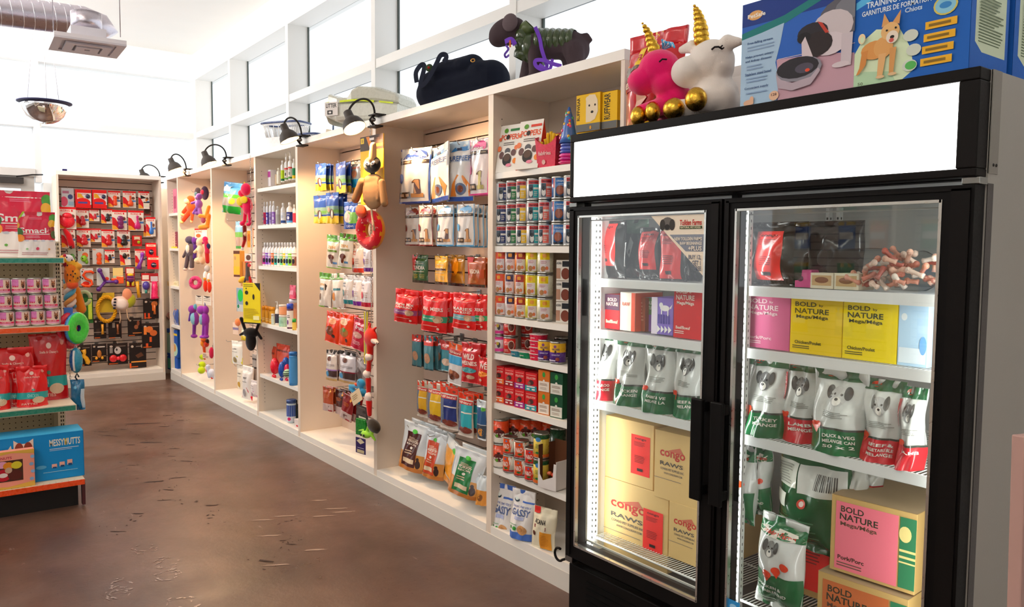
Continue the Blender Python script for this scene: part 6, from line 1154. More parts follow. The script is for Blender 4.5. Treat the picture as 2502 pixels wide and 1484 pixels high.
jit('black plush bat toy with floppy arms behind the yellow card',(2.854,-0.050,0.629,0.194,0.309,43.6),[('s',50,52,34,.03,14,'120a08'),('s',50,74,24,.028,26,'0e0706'),('c',25,45,8,15,.012,.016,'120a08'),('c',75,45,92,18,.012,.014,'120a08'),('c',22,52,2,58,.014,.01,'120a08'),('c',78,50,96,66,.014,.012,'120a08')],'plush_bat')
card('small pink and white card at the left of the third bay',(1.990,0.100,0.675,0.095,0.109,14),'e8c8b0',[R_(0,.4,1,.6,'8a7a9a')])
jit('small orange plush toy above the small pink card',(2.052,0.100,0.748,0.072,0.090,44.4),[('s',50,50,40,.02,40,'f08a50')],'plush_toy')
pouch('small bag with a yellow foot behind the black bat toy',(2.351,0.060,0.660,0.101,0.104,10),'e8e0c0',[R_(0,0,1,.4,'e8c81c')],.03,'hang')
def curr(c,c2): return [T_('CURRY',.45,.66,.4,.05,'3a3430'),*lines(.2,.7,.52,.56,1,'8a8078'),P_([(0,.0),(1,0),(1,.3),(.6,.38),(0,.2)],c),E_(.42,.2,.16,.12,c2)]
pouch('white bag with a yellow and lilac foot, upper left in the third bay bottom',(2.025,0.100,0.408,0.175,0.211,14),'f2ece0',curr('d8c81c','a08a60'),.05,'hang','matte')
pouch('white bag with a yellow foot, behind the red footed bag',(2.073,0.120,0.178,0.140,0.226,14),'ece0cc',curr('e0a81c','c89a40'),.05,'hang','matte')
pouch('white bag with a red foot standing low in the third bay',(2.443,0.050,0.154,0.150,0.291,16),'f6eee6',curr('d81c30','a8a0a0'),.07,'hang','matte',roll=4)
pouch('white bag with a pink foot at the panel, low in the third bay',(2.656,0.040,0.210,0.110,0.140,10),'e8dcd8',curr('d05a98','c8b0b8'),.05,'hang','matte')
pouch('small dark card pack hanging above the pink footed bag',(2.486,0.100,0.303,0.087,0.247,4),'a89a90',[R_(0,.8,1,.86,'3a302c'),R_(0,.5,1,.56,'3a302c')],.02,'flat','matte')
for (u,v,w_) in ((0,0,0),): pass
for x,z,wt in ((1.809,1.716,'slim blue and green bag'),(1.715,0.582,'white bag with the yellow and lilac foot'),(1.942,0.378,'white bags at the bottom of the third bay'),(1.665,0.797,'small orange plush toy')): hook(x,.326,z,0,wt,.22)

# ---- second bay: plush animals
jit('orange plush monkey with cream hands and feet, far plush bay',(0.568,0.080,1.713,0.207,0.311,47.4),[('s',62,16,20,.04,12,'d8501c'),('s',48,24,14,.03,9,'f4d8a8',-.03),('s',62,42,22,.04,18,'e04a18'),('c',50,40,22,60,.022,.02,'e03c10'),('s',16,68,11,.02,6,'f4d090'),('c',52,62,22,86,.026,.022,'e03c10'),('s',12,93,13,.022,6,'f4c880'),('c',70,62,66,86,.02,.015,'d04818'),('s',64,90,8,.014,7,'f0b080')],'plush_monkey')
jit('purple plush bear with outstretched arm, far plush bay',(1.136,0.020,1.787,0.149,0.217,46.8),[('s',60,16,22,.03,15,'8a4aa0'),('s',50,22,12,.02,8,'b878c0',-.02),('s',58,50,24,.035,20,'9a5ab0'),('c',50,38,8,46,.015,.013,'8a4aa8'),('c',48,66,20,90,.018,.016,'8a50a8'),('c',62,70,66,92,.018,.02,'a868b8'),('s',42,92,14,.02,8,'9a5ab0')],'plush_bear')
jit('tan plush toy limbs at the panel, upper plush bay',(1.259,0.040,1.645,0.118,0.242,46.5),[('c',95,10,70,48,.018,.018,'f0902c'),('c',70,48,20,46,.018,.022,'f0902c'),('c',95,45,80,85,.02,.02,'e88824'),('c',80,88,20,92,.022,.024,'f09830'),('s',45,62,20,.02,14,'b0506a')],'plush_dog')
jit('dark plush cat ears and heads behind the purple bear',(0.769,0.160,1.946,0.169,0.151,46.6),[('s',25,50,22,.03,45,'2a2430'),('s',70,45,26,.03,48,'2c1c38'),('s',62,40,10,.02,16,'c82a50',-.03),('s',22,55,10,.02,16,'3a5a70',-.03)],'plush_cat')
card('white and red toy card behind the grey plush dog',(0.928,0.100,1.565,0.271,0.095,10),'f4e0c8',[R_(0,.85,1,1,'e02020'),T_('KONG',.35,.68,.5,.2,'d02020'),E_(.3,.25,.2,.2,'e0602c'),R_(.6,.1,.95,.6,'f8ecd8')])
jit('grey plush dog with a white belly in the second plush row',(0.580,0.080,1.223,0.198,0.369,47.4),[('s',50,12,24,.035,11,'4a4058'),('s',78,14,16,.03,11,'6a2a90'),('s',55,42,26,.035,20,'5a4a50'),('s',46,38,10,.02,12,'efe6da',-.03),('c',40,55,28,88,.022,.02,'54444a'),('s',22,96,12,.02,4,'e8c8b8'),('c',62,55,60,88,.024,.024,'5a4a50'),('s',56,95,16,.02,5,'e8c0b0'),('c',35,40,14,60,.018,.014,'54444a'),('c',80,30,76,62,.02,.02,'4a2078')],'plush_dog')
jit('cream plush sheep with a pink scarf in the second plush row',(1.153,0.020,1.279,0.136,0.299,46.8),[('s',55,18,26,.03,14,'f4d8b0'),('c',60,22,95,20,.014,.012,'e03070'),('s',60,44,24,.032,16,'f0dcb4'),('c',45,40,14,52,.018,.014,'f0d0a0'),('s',40,80,30,.03,11,'f0cca0'),('s',72,80,22,.03,13,'e8b890'),('c',58,55,52,75,.02,.02,'f0d4ac')],'plush_sheep')
jit('striped magenta and navy plush doll at the panel, second plush row',(1.289,0.050,1.218,0.097,0.375,46.3),[('s',40,12,30,.02,8,'d82060'),('c',50,20,60,45,.02,.024,'c0204a'),('s',70,30,24,.02,8,'2a2a5a'),('c',55,45,60,70,.022,.02,'b81818'),('s',55,88,30,.02,9,'b8b0ac')],'plush_doll')
bb=(1.001,0.020,1.046,0.138,0.198,47.1); donut('pink iced donut toy with a brown rim in the far plush bay',bb,'b06a28','d83a70',sprk='a01848')
for i,bb in enumerate(((1.308,0.030,1.035,0.051,0.200,46.4),(1.437,0.030,1.033,0.046,0.189,46.2))):
    jit('%s of two plush rockets in white, orange and red'%['left','right'][i],bb,[('s',50,22,42,.02,24,'f0e8ea'),('s',50,35,30,.02,8,'e8a020',-.006),('s',50,70,46,.022,30,'e0300c')],'plush_rocket')
jit('purple plush hippo with a pale blue belly, left of the lower pair',(0.699,0.080,0.524,0.126,0.365,47.2),[('s',35,18,36,.035,12,'8a2a90'),('s',60,12,14,.025,10,'5aa0b8'),('s',50,45,30,.03,18,'7ab0c0',-.008),('s',62,45,30,.034,20,'7a2a88'),('c',50,60,45,90,.02,.018,'6a2080'),('s',45,95,30,.025,6,'8a2a90'),('c',20,30,5,50,.014,.012,'5a2a90')],'plush_hippo')
jit('purple plush hippo standing in front, right of the lower pair',(1.218,0.030,0.568,0.141,0.365,46.6),[('s',35,22,34,.035,12,'9030a0'),('s',68,22,22,.03,12,'8a2a98'),('c',64,12,62,2,.01,.004,'6a6a98'),('s',62,48,30,.036,20,'8a2a98'),('s',40,48,14,.02,14,'8ab0c8',-.02),('c',55,62,48,90,.02,.018,'7a2090'),('c',72,62,68,90,.022,.02,'8a2a98'),('s',42,95,26,.025,5,'a040b0'),('s',66,94,22,.025,6,'9030a0')],'plush_hippo')
jit('blue and red plush toy behind the purple hippos',(0.416,0.140,0.671,0.120,0.239,47.3),[('s',38,16,28,.03,14,'14307a'),('s',70,12,20,.02,10,'e0d0c0'),('s',62,30,18,.02,10,'c81c1c'),('c',30,60,10,95,.012,.012,'c81818')],'plush_toy')
for i,bb in enumerate(((0.659,0.140,0.872,0.177,0.091,6),(0.956,0.140,0.881,0.211,0.092,6))): card('%s white cardboard header above the purple hippos'%['left','right'][i],bb,'e8dccc',[*lines(.1,.9,.4,.8,2,'b0a090',2),P_([(.1,.95),(.5,.8),(.9,.95),(.9,.99),(.1,.99)],'3a302c')])
jit('orange plush giraffe hanging in the bottom row of the far plush bay',(1.126,0.060,0.343,0.104,0.239,46.6),[('s',40,14,26,.03,12,'e86a10'),('s',30,30,20,.025,14,'f08a18'),('s',70,34,24,.03,12,'c83010'),('c',45,45,50,95,.016,.012,'d84a10'),('s',80,22,18,.02,12,'3a1410')],'plush_giraffe')
card('cream paper tag on the orange plush giraffe',(1.308,0.020,0.380,0.121,0.057,14),'e8c8b0',[*lines(.1,.9,.15,.85,4,'6a4a40',2)],.003)
jit('crimson plush toy at the panel above the tennis balls',(1.361,0.060,0.354,0.059,0.145,46.1),[('s',50,40,40,.025,40,'c81848'),('s',20,30,20,.02,14,'e8a0a8')],'plush_toy')
for i,bb in enumerate(((1.112,0.030,0.203,0.073,0.075,74.8),(1.065,0.050,0.253,0.069,0.092,74.8),(0.968,0.080,0.323,0.058,0.076,74.7))):
    w=bb[3]; t=thing('tennis_ball','bright yellow-green tennis ball, %s of three strung together'%['lowest','middle','topmost'][i],'ball',(bb[0],bb[1],bb[2])); mb=MB(); mb.ell((0,0,w/2),(w/2,w/2,w/2),'c8e010','plush',18,12); prints(mb,lambda u,v,w=w:Vector((-(w/2)*cos(u*pi*.5+pi*.25)*1.0,-(w/2)*sin(u*pi*.5+pi*.25),w*.55+(v-.5)*w*.3)),[T_('KONG',.5,.5,.8,.5,'1a2a10')] if i else [],'matte',4,1,.001); mb.build('felt_ball',t)
jit('white plush toy with red spots at the bottom of the far plush bay',(1.428,0.030,0.189,0.101,0.140,46.2),[('c',25,10,35,80,.022,.016,'d8dcf0'),('s',60,55,36,.03,30,'e0e4f4'),('s',12,35,12,.015,20,'e83a20'),('s',62,90,10,.015,8,'e04a3a'),('c',75,75,95,95,.014,.012,'d8dcf0')],'plush_toy')
for x,z in ((0.550,2.052),(0.395,1.614),(0.443,1.192),(0.420,0.864),(0.465,0.397),(0.607,0.218)): hook(x,.326,z,0,'plush animals in the far plush bay',.2)['group']='hooks of the plush bay'
# ---- first narrow unit
carton('tall pink box leaning at the panel of the far narrow unit, top shelf',(0.101,0.060,1.847,0.156,0.258,0),.03,'d87a90',[R_(.2,.2,.8,.7,'b04a68')])
for i,bb in enumerate(((-0.159,0.080,1.490,0.163,0.151,0),(0.041,0.070,1.463,0.158,0.176,0))): carton('%s of two dark pink printed boxes in the far narrow unit'%['left','right'][i],bb,.04,'8a3a4a',[*lines(.1,.9,.1,.9,6,'c08a90',i)])
carton('small yellow box before the pink printed boxes, far narrow unit',(0.004,0.030,1.453,0.232,0.023,0),.04,'e8d040',[])
for i,bb in enumerate(((-0.231,0.060,1.026,0.166,0.056,0),(0.036,0.050,1.033,0.282,0.063,0))): carton('%s of two low white tins in the far narrow unit'%['left','right'][i],bb,.05,'e8dcb8',[R_(.1,.2,.9,.7,'d8c898')])
pouch('dark red bag lying on the fourth shelf of the far narrow unit',(-0.398,0.100,0.619,0.319,0.095,0),'8a1418',[R_(.2,.3,.8,.6,'b03a30')],.06,'pillow'); pouch('blue and orange bag leaning beside the dark red one, far narrow unit',(0.060,0.050,0.643,0.246,0.146,0),'3a5aa0',[P_([(0,0),(.5,1),(.7,1),(.3,0)],'e0603a')],.04,'pillow')
carton('blue training pads box upright at the bottom of the far narrow unit',(-0.029,0.030,0.247,0.327,0.304,6),.1,'1450a8',[R_(.02,.1,.3,.85,'a8d0c0'),E_(.7,.28,.3,.25,'b8d8c0'),E_(.72,.35,.14,.14,'d89a50'),R_(.25,.8,.98,.88,'e8c020')],name='training_pads_carton')
carton('second blue box lying under the upright one, far narrow unit',(-0.040,0.030,0.088,0.315,0.153,6),.1,'1450a8',[R_(.06,.1,.75,.85,'5ab8a0')],name='training_pads_carton')
pouch('yellow bag behind the upright blue box, far narrow unit',(-0.308,0.120,0.493,0.386,0.081,0),'c8a01c',[],.05,'pillow')

# ================================================================= far wall: carded toys
XB=-.19
def toy_prof(kind,r,h):
    if kind=='kong': return [(.0,0),(r*.62,h*.02),(r*.98,h*.16),(r*.96,h*.3),(r*.72,h*.4),(r*.82,h*.5),(r*.76,h*.62),(r*.52,h*.7),(r*.6,h*.8),(r*.5,h*.93),(r*.2,h)]
    if kind=='vase': return [(0,0),(r*.8,h*.04),(r,h*.2),(r*.9,h*.36),(r*.45,h*.52),(r*.3,h*.62),(r*.34,h*.85),(r*.42,h*.97),(r*.2,h)]
    if kind=='stack': return [(0,0),(r*.7,h*.04),(r,h*.15),(r*.75,h*.3),(r*.72,h*.34),(r,h*.48),(r*.75,h*.62),(r*.72,h*.66),(r,h*.8),(r*.7,h*.96),(r*.3,h)]
    return [(0,0),(r*.6,h*.1),(r*.9,h*.28),(r,h*.5),(r*.9,h*.72),(r*.6,h*.9),(0,h)]
def kong_els(a='d81c24',b='f0a030',ex=()): return [R_(0,.9,1,1,'e0181c'),T_('KONG',.42,.83,.5,.09,'e02a2a'),E_(.78,.83,.05,.05,'e02a2a'),P_([(0,.66),(.2,.6),(.42,.35),(.45,0),(0,0)],a),P_([(0,0),(.5,0),(.2,.22),(0,.26)],b),E_(.8,.58,.12,.09,'7a4a3a'),R_(.72,.36,.98,.46,'4a7ab8'),R_(.0,0,1,.02,'f4ece4'),*ex]
def carded(label,bb,kind=None,col='c8101c',base='f4e6d8',els=None,tw=.5,th=.5,tx=.5,tz=.08,d=.008,name='carded_toy',fin='gloss',hk=True,roll=0):
    t=thing(name,label,'dog toy',(bb[0],bb[1],bb[2]),(0,radians(roll),radians(bb[5]))); w,h=bb[3],bb[4]
    box_mb(w,d,h,base,kong_els() if els is None else els,side=[R_(0,0,1,1,'b81018')]).build('backing_card',t)
    if kind:
        mb=MB(); 
        if callable(kind): kind(mb,w,h,col)
        else: mb.lathe(toy_prof(kind,w*tw/2,h*th),col,fin,18,((tx-.5)*w,-d/2-w*tw*.22,h*tz),sy=.55)
        mb.build('toy',t)
    if hk: hook(-.355+.024,bb[1],bb[2]+h*.96,90,'card on the far wall',max(.04,bb[0]+.33))['group']='hooks of the far wall'
    return t
def bx(*a): return a
carded('pale blue and white toy card at the upper left of the far wall',(-0.200,-0.930,1.879,0.117,0.200,90),None,'',base='dfeaf2',els=[E_(.2,.3,.3,.26,'e86080'),R_(.1,.72,.6,.85,'c080a0'),E_(.7,.55,.2,.13,'4a5a90'),R_(.55,.1,.95,.3,'a8d0e8')])
for i,bb in enumerate(((-0.180,-0.790,1.875,0.146,0.193,90),(-0.180,-0.637,1.876,0.137,0.196,90))):
    carded('%s of two red boxed balls in the top row of the far wall'%['left','right'][i],bb,'ball','20244a',base='e01818',els=[R_(.1,.2,1,.82,'e8e0dc'),P_([(.12,.8),(.12,.55),(.55,.55),(.35,.78)],'e0a020'),E_(.45,.3,.5,.25,'e01818'),R_(.15,.24,.75,.34,'4a4a8a'),T_('KONG',.6,.75,.4,.06,'c03050')],tw=.3,th=.24,tx=.78,tz=.52,d=.05)
carded('card with an orange three-tier toy in the top row of the far wall',(-0.200,-0.488,1.895,0.120,0.176,90),'stack','f04a0c',tw=.36,th=.62,tx=.55,tz=.1)
carded('card with an orange bulb-shaped toy in the top row of the far wall',(-0.200,-0.338,1.897,0.131,0.178,90),'vase','f0500c',tw=.46,th=.66,tx=.56,tz=.08)
carded('card with a black wedge and two small treats, upper right of the far wall',(-0.200,-0.191,1.889,0.113,0.193,90),None,'',els=kong_els(ex=[P_([(.2,.78),(.75,.62),(.2,.56)],'1c1414'),E_(.72,.5,.1,.07,'e08030'),R_(.45,.34,1,.4,'1c1414'),E_(.6,.2,.12,.08,'f0e8d0'),E_(.85,.2,.12,.08,'f0e8d0')]))
carded('dark card hanging below the black wedge card',(-0.240,-0.150,1.819,0.068,0.100,90),None,'',base='6a3028',els=[R_(0,0,1,.1,'c01818'),E_(.5,.5,.4,.3,'3a2a1c')],hk=False)
def redbone(mb,w,h,c): mb.ell((-.0,-.02,h*.35),(w*.42,.03,h*.3),'e8102c','gloss'); mb.ell((0,-.03,h*.6),(w*.28,.028,h*.14),'e8102c','gloss')
carded('card with a big red bone toy behind the gondola post',(-0.100,-0.956,1.650,0.168,0.228,90),redbone,'e8102c',hk=False)
carded('card with a light blue bird toy, second row left of the far wall',(-0.220,-0.895,1.670,0.080,0.206,90),None,'',els=kong_els(ex=[E_(.5,.6,.35,.16,'5ab0e0'),E_(.55,.3,.3,.12,'f0a0b0')]))
carded('card with a red snowman toy, second row of the far wall',(-0.200,-0.800,1.668,0.123,0.203,90),'kong','c00c1c',tw=.52,th=.5,tx=.5,tz=.12)
carded('small card with a small red snowman toy, second row of the far wall',(-0.200,-0.685,1.740,0.098,0.130,90),'kong','c80c28',tw=.36,th=.42,tx=.55,tz=.2)
carded('small card with a black snowman toy, second row of the far wall',(-0.180,-0.568,1.717,0.111,0.158,90),'kong','16100e',tw=.46,th=.52,tx=.55,tz=.16)
carded('large card with a purple three-tier toy on the far wall',(-0.160,-0.449,1.649,0.145,0.216,90),'stack','7a0c5c',tw=.46,th=.66,tx=.55,tz=.05)
carded('large card with a magenta bulb toy on the far wall',(-0.160,-0.285,1.647,0.157,0.219,90),'vase','c80c6c',tw=.44,th=.68,tx=.58,tz=.07)
for i,bb in enumerate(((-0.120,-0.144,1.587,0.095,0.211,82),(-0.180,-0.158,1.582,0.099,0.208,82))):
    carded('%s card with a blue bulb toy at the right end of the second row'%['front','rear'][i],bb,'vase' if i==0 else None,'2a70c8',tw=.5,th=.66,tx=.55,tz=.1,hk=(i==0))
def redrope(mb,w,h,c): mb.tube([(-w*.3,-.02,h*.95),(0,-.03,h*.6),(w*.15,-.03,h*.2),(w*.3,-.02,0)],[.02,.03,.032,.02],'d8101c','plush',10)
carded('card with a red tug toy behind the gondola, third row of the far wall',(-0.120,-0.946,1.455,0.127,0.208,90),redrope,'',hk=False)
carded('card with a large red snowman toy, third row left of the far wall',(-0.180,-0.797,1.464,0.131,0.195,90),'kong','c80c18',tw=.6,th=.6,tx=.52,tz=.1)
carded('small card with a tiny red snowman toy, third row of the far wall',(-0.200,-0.681,1.518,0.110,0.144,90),'kong','c80c28',tw=.34,th=.4,tx=.55,tz=.22)
carded('card with a large red snowman toy, third row middle of the far wall',(-0.180,-0.562,1.462,0.127,0.193,90),'kong','cc1018',tw=.56,th=.62,tx=.52,tz=.1)
carded('card with a large black snowman toy in the third row of the far wall',(-0.180,-0.409,1.459,0.130,0.196,90),'kong','140e0c',tw=.56,th=.6,tx=.52,tz=.12)
carded('small red pack with a tennis ball in the third row of the far wall',(-0.200,-0.273,1.477,0.096,0.117,90),'ball','a8b820',base='d81818',els=[R_(.2,.6,.8,.9,'e8d8b8'),E_(.5,.4,.45,.25,'b81010')],tw=.34,th=.32,tx=.66,tz=.22,fin='plush',d=.03)
def rball(mb,w,h,c): mb.ell((0,-.02,h*.32),(w*.24,.02,h*.2),'201438','gloss'); mb.tube([(-w*.18,-.04,h*.34),(w*.18,-.04,h*.34)],.003,'f0e8e0','gloss',4)
carded('red pack with a rounded purple ball window, upper one at the right edge',(-0.140,-0.145,1.366,0.105,0.149,90),rball,'',base='ee1420',els=[R_(.05,.72,.95,.88,'f4dcc0'),T_('KONG',.5,.8,.5,.1,'d02020')],d=.03)
carded('red pack with a rounded purple ball window, lower one at the right edge',(-0.120,-0.127,1.225,0.122,0.145,90),rball,'',base='ee1420',els=[R_(.05,.72,.95,.88,'f4dcc0'),T_('KONG',.5,.8,.5,.1,'d02020')],d=.03)
def ball_tail(c1,c2):
    def f(mb,w,h,c): mb.ell((-.0,-.02,h*.42),(w*.28,.026,h*.2),c1,'gloss'); mb.ell((w*.22,-.02,h*.22),(w*.14,.018,h*.14),c2,'gloss')
    return f
hn=[R_(.05,.9,.3,.96,'f08a60'),E_(.62,.62,.26,.17,'e8703a')]
carded('pale card with a green apple ball toy in the fourth row',(-0.200,-0.798,1.269,0.112,0.174,90),ball_tail('8ac820','6aa818'),'',base='d0d4cc',els=hn)
carded('pale card with a green toy half hidden by the giraffe toy',(-0.200,-0.907,1.308,0.076,0.138,90),ball_tail('5a9a3a','5a9a3a'),'',base='c8d0c0',els=[],hk=False)
carded('pale card with three orange balls in the fourth row',(-0.200,-0.659,1.281,0.110,0.167,90),'stack','f0500c',base='d8d4cc',els=hn[:1],tw=.5,th=.8,tx=.55,tz=-.05)
carded('card with a small dark snowman toy, fourth row of the far wall',(-0.180,-0.551,1.294,0.096,0.141,90),'kong','1c120e',tw=.4,th=.46,tx=.5,tz=.2)
carded('card with a small dark ball toy, fourth row of the far wall',(-0.180,-0.394,1.267,0.106,0.187,90),'ball','1a100c',tw=.42,th=.34,tx=.45,tz=.38,roll=-3)
def prope(mb,w,h,c): mb.tube([(w*.2,-.02,h*.7),(w*.1,-.03,h*.4),(-w*.1,-.03,h*.15),(-w*.2,-.02,-h*.12)],[.02,.017,.02,.03],'7a2a9a','gloss',10); mb.ell((w*.2,-.02,h*.72),(.022,.02,.02),'a040c0','gloss')
carded('card with a purple sea-creature tug toy in the fourth row',(-0.180,-0.248,1.252,0.104,0.194,90),prope,'',els=kong_els())
def stoy(mb,w,h,c):
    pts=[(w*.5,-.03,h*.72),(w*.3,-.03,h*.82),(-w*.15,-.03,h*.8),(-w*.32,-.03,h*.62),(-w*.12,-.03,h*.42),(w*.28,-.03,h*.3),(w*.36,-.03,h*.12),(w*.1,-.03,0),(-w*.3,-.03,h*.03),(-w*.48,-.03,h*.15)]
    mb.tube(pts,.0145,'f04a0c','gloss',10)
carded('pale card with an orange S-shaped tug toy in the fifth row',(-0.180,-0.775,1.047,0.120,0.192,90),stoy,'',base='d8dad4',els=[E_(.2,.92,.08,.03,'e85a3a'),E_(.4,.15,.28,.12,'e02c18')])
def bone3(mb,w,h,c):
    for (x,z) in ((-.28,.85),(.95,.2),(-.4,-.2)): mb.tube([(w*.12,-.03,h*.22),(x*w*.7+.12*w*.3,-.03,(z*.7+.22*.3)*h),(x*w,-.03,z*h)],[.016,.014,.02],'5a1a80','gloss',10); mb.ell((x*w,-.03,z*h),(.025,.022,.026),'5a1a80','gloss')
carded('pale card with a purple three-armed bone toy in the fifth row',(-0.180,-0.620,1.052,0.127,0.190,90),bone3,'',base='d4d6d2',els=[E_(.2,.92,.1,.03,'e85a3a'),E_(.78,.38,.16,.1,'d83a2a')])
def fries(mb,w,h,c): mb.bbox((-w*.7,-.03,h*.0),(w*.45,-.01,h*.3),'f04a18','gloss',.008); mb.bbox((-w*.2,-.035,-h*.1),(w*.5,-.008,h*.42),'f05a20','gloss',.008)
carded('yellow rounded card with an orange scalloped toy in the fifth row',(-0.180,-0.474,1.085,0.101,0.156,90),fries,'',base='f4d888',els=[R_(0,0,1,.45,'b8d8b0')])
def turt(mb,w,h,c):
    for i,(z,r,cc) in enumerate(((.62,.4,'e8c020'),(.52,.48,'6a2070'),(.42,.5,'8a3a70'),(.33,.42,'5a1a5a'))): mb.ell((0,-.02,h*z),(w*r*.9,.03,h*.09),cc,'plush',14,8)
    for x in (-.28,.25): mb.tube([(x*w,-.02,h*.3),(x*w,-.02,h*.06)],.014,'e8c828','plush',8)
carded('red tag with a purple and yellow plush toy in the fifth row',(-0.180,-0.354,1.028,0.091,0.216,90),turt,'',base='b01c1c',els=[R_(.1,.7,.9,.95,'f4e4d4'),R_(0,.95,1,1,'d01818')])
def ybone(mb,w,h,c): mb.tube([(-w*.1,-.01,h*.9),(0,-.01,h*.5),(w*.15,-.01,h*.1)],[.017,.013,.018],'e8a818','gloss',10)
def bulb(mb,w,h,c): mb.ell((0,-.02,h*.38),(w*.45,.035,h*.22),'4a3a9a','gloss'); mb.tube([(0,-.02,h*.22),(0,-.02,h*.0)],.013,'2a9a90','gloss',8)
def pinkb(mb,w,h,c): mb.tube([(0,-.02,h*.68),(0,-.02,h*.4),(-w*.05,-.02,h*.1),(0,-.02,0)],[.026,.032,.034,.042],'e0105c','gloss',12)
t=thing('bone_toy','translucent yellow bone toy hanging low in the fifth row of the far wall','dog toy',((-0.160,-0.281,0.901)),(0,0,radians(90))); mb=MB(); mb.tube([(-.008,0,.19),(0,0,.1),(.01,0,.01)],[.02,.016,.021],'e8a818','gloss',10); mb.build('toy',t); mb=MB(); mb.tube([(-.008,0,.2),(-.008,.1,.24),(-.008,.16,.24)],.0025,'b4b4b2','metal',5); mb.build('hanger',t)
carded('red tag with a purple and teal bulb toy on the far wall',(-0.160,-0.202,0.958,0.084,0.222,90),bulb,'',base='c01c20',els=[R_(0,0,1,.62,'e8dccc'),R_(.1,.68,.9,.9,'f4e8dc')])
carded('red tag with a pink rubber hydrant toy on the far wall',(-0.140,-0.118,0.897,0.093,0.282,90),pinkb,'',base='a82028',els=[R_(0,0,1,.64,'d8ccc8'),R_(.1,.68,.9,.88,'c8c4cc')])
def gtoy(mb,w,h,c): mb.bbox((-w*.05,-.03,h*.12),(w*.4,-.008,h*.8),'b8d040','gloss',.01)
carded('dark green tall card with a pale green stick toy in the sixth row',(-0.160,-0.776,0.654,0.089,0.324,90),gtoy,'',base='1c5a20',els=[R_(0,.84,1,1,'143c18')],d=.03)
def rring(mb,w,h,c):
    n=40; pts=[(cos(2*pi*i/n)*w*.52,-.03,h*.18+sin(2*pi*i/n)*h*.62) for i in range(n)]
    for ph in (0,2.1,4.2): mb.tube([(p[0]*(1+.1*cos(i*1.2+ph)),p[1]+.011*sin(i*1.2+ph),h*.18+(p[2]-h*.18)*(1+.1*cos(i*1.2+ph))) for i,p in enumerate(pts)],.011,'d89a18','knit',6,closed=True)
carded('yellow card with a braided orange rope ring in the sixth row',(-0.180,-0.601,0.759,0.171,0.213,90),rring,'',base='c8a828',els=[R_(.45,.75,.8,.82,'2a2414'),P_([(0,.4),(0,1),(.35,1)],'3a3418')])
t=thing('plush_bus','white and yellow plush bus toy with dangling cords in the sixth row','dog toy',(-0.120,-0.431,0.640),(0,0,radians(90))); 
remeshed([('s',(-.04,0,.22),(.09,.05,.075),'e8c8b8',(0,.35,0)),('s',(-.04,-.035,.215),(.062,.02,.055),'f4e4dc',(0,.35,0)),('s',(.06,.02,.24),(.06,.05,.08),'a8a820',(0,.35,0)),('s',(.03,.0,.31),(.05,.035,.07),'e0906a')],.007,'plush',3).build('plush_body',t)
mb=MB(); [mb.bbox((-.12+i*.003,-.06,.16+i*.032),(-.095+i*.003,-.045,.18+i*.032),'1c1c2c','plush',.003) for i in range(4)]; mb.build('windows',t)
[MB().tube(p,.006,'d8b898','knit',6).build('cord',t) for p in ([(-.05,0,.15),(-.04,0,.05),(-.05,0,0)],[(.02,0,.15),(.03,0,.06),(.05,0,.02)])]; MB().tube([(0,.02,.3),(0,.1,.33),(0,.2,.33)],.0025,'b4b4b2','metal',5).build('hanger',t)
BKC='1c1210'
def blk(ex): return [R_(0,.88,1,1,'2a1c18'),E_(.18,.86,.08,.05,'c8b8a8'),R_(.4,.84,.9,.87,'8a7a70'),*ex,R_(.05,.03,.5,.07,'c85a18')]
def bonet(c1): 
    def f(mb,w,h,c): mb.tube([(w*.2,-.012,h*.72),(w*.2,-.014,h*.45),(w*.2,-.012,h*.22)],[.015,.01,.015],c1,'gloss',8)
    return f
def blister(label,bb,kind,ex=(),**k): return carded(label,bb,kind,'',base=BKC,els=blk(list(ex)),name='carded_chew',**k)
blister('black card with orange chews, right end of the sixth row',(-0.160,-0.151,0.673,0.165,0.219,90),bonet('c86420'),[E_(.7,.75,.2,.14,'d87838'),R_(.05,.0,.15,.3,'e04a20'),R_(.28,.0,.4,.28,'d84818'),R_(.55,.4,.68,.75,'e06a20')])
blister('black card with a yellow bone chew in the seventh row',(-0.180,-0.666,0.478,0.119,0.217,90),bonet('e8a020'),[R_(.2,.2,.45,.5,'3a2820'),R_(0,.3,1,.34,'8a7a70')])
blister('black card with a brown stick chew in the seventh row',(-0.180,-0.519,0.469,0.129,0.220,90),bonet('8a4a20'),[R_(.3,.55,.5,.8,'8a8078'),R_(.0,.02,.9,.06,'a89a90')])
blister('black card with chewed sticks, seventh row under the plush bus',(-0.180,-0.321,0.484,0.141,0.204,90),None,[E_(.6,.5,.15,.12,'9a5a3a'),R_(.35,.15,1,.2,'d88040'),E_(.75,.7,.1,.14,'8a4a30')])
blister('large glossy black pack with orange rings at the right of the seventh row',(-0.140,-0.162,0.345,0.191,0.280,90),None,[E_(.4,.75,.2,.13,'d87030'),E_(.62,.6,.2,.12,'c86028'),R_(.1,.55,.25,.85,'e88030'),R_(.4,.25,.52,.45,'e05a20'),R_(.2,.02,.32,.2,'d85020')])
def snake(mb,w,h,c): mb.tube([(-w*.05,-.016,h*.78),(w*.02,-.02,h*.62),(-w*.05,-.02,h*.5),(w*.12,-.02,h*.38),(w*.25,-.02,h*.2),(w*.18,-.018,h*.1)],[.026,.017,.02,.022,.026,.02],'e8a818','gloss',10)
blister('black card with a yellow knobbly chew, bottom row left of the far wall',(-0.180,-0.825,0.193,0.136,0.229,90),snake)
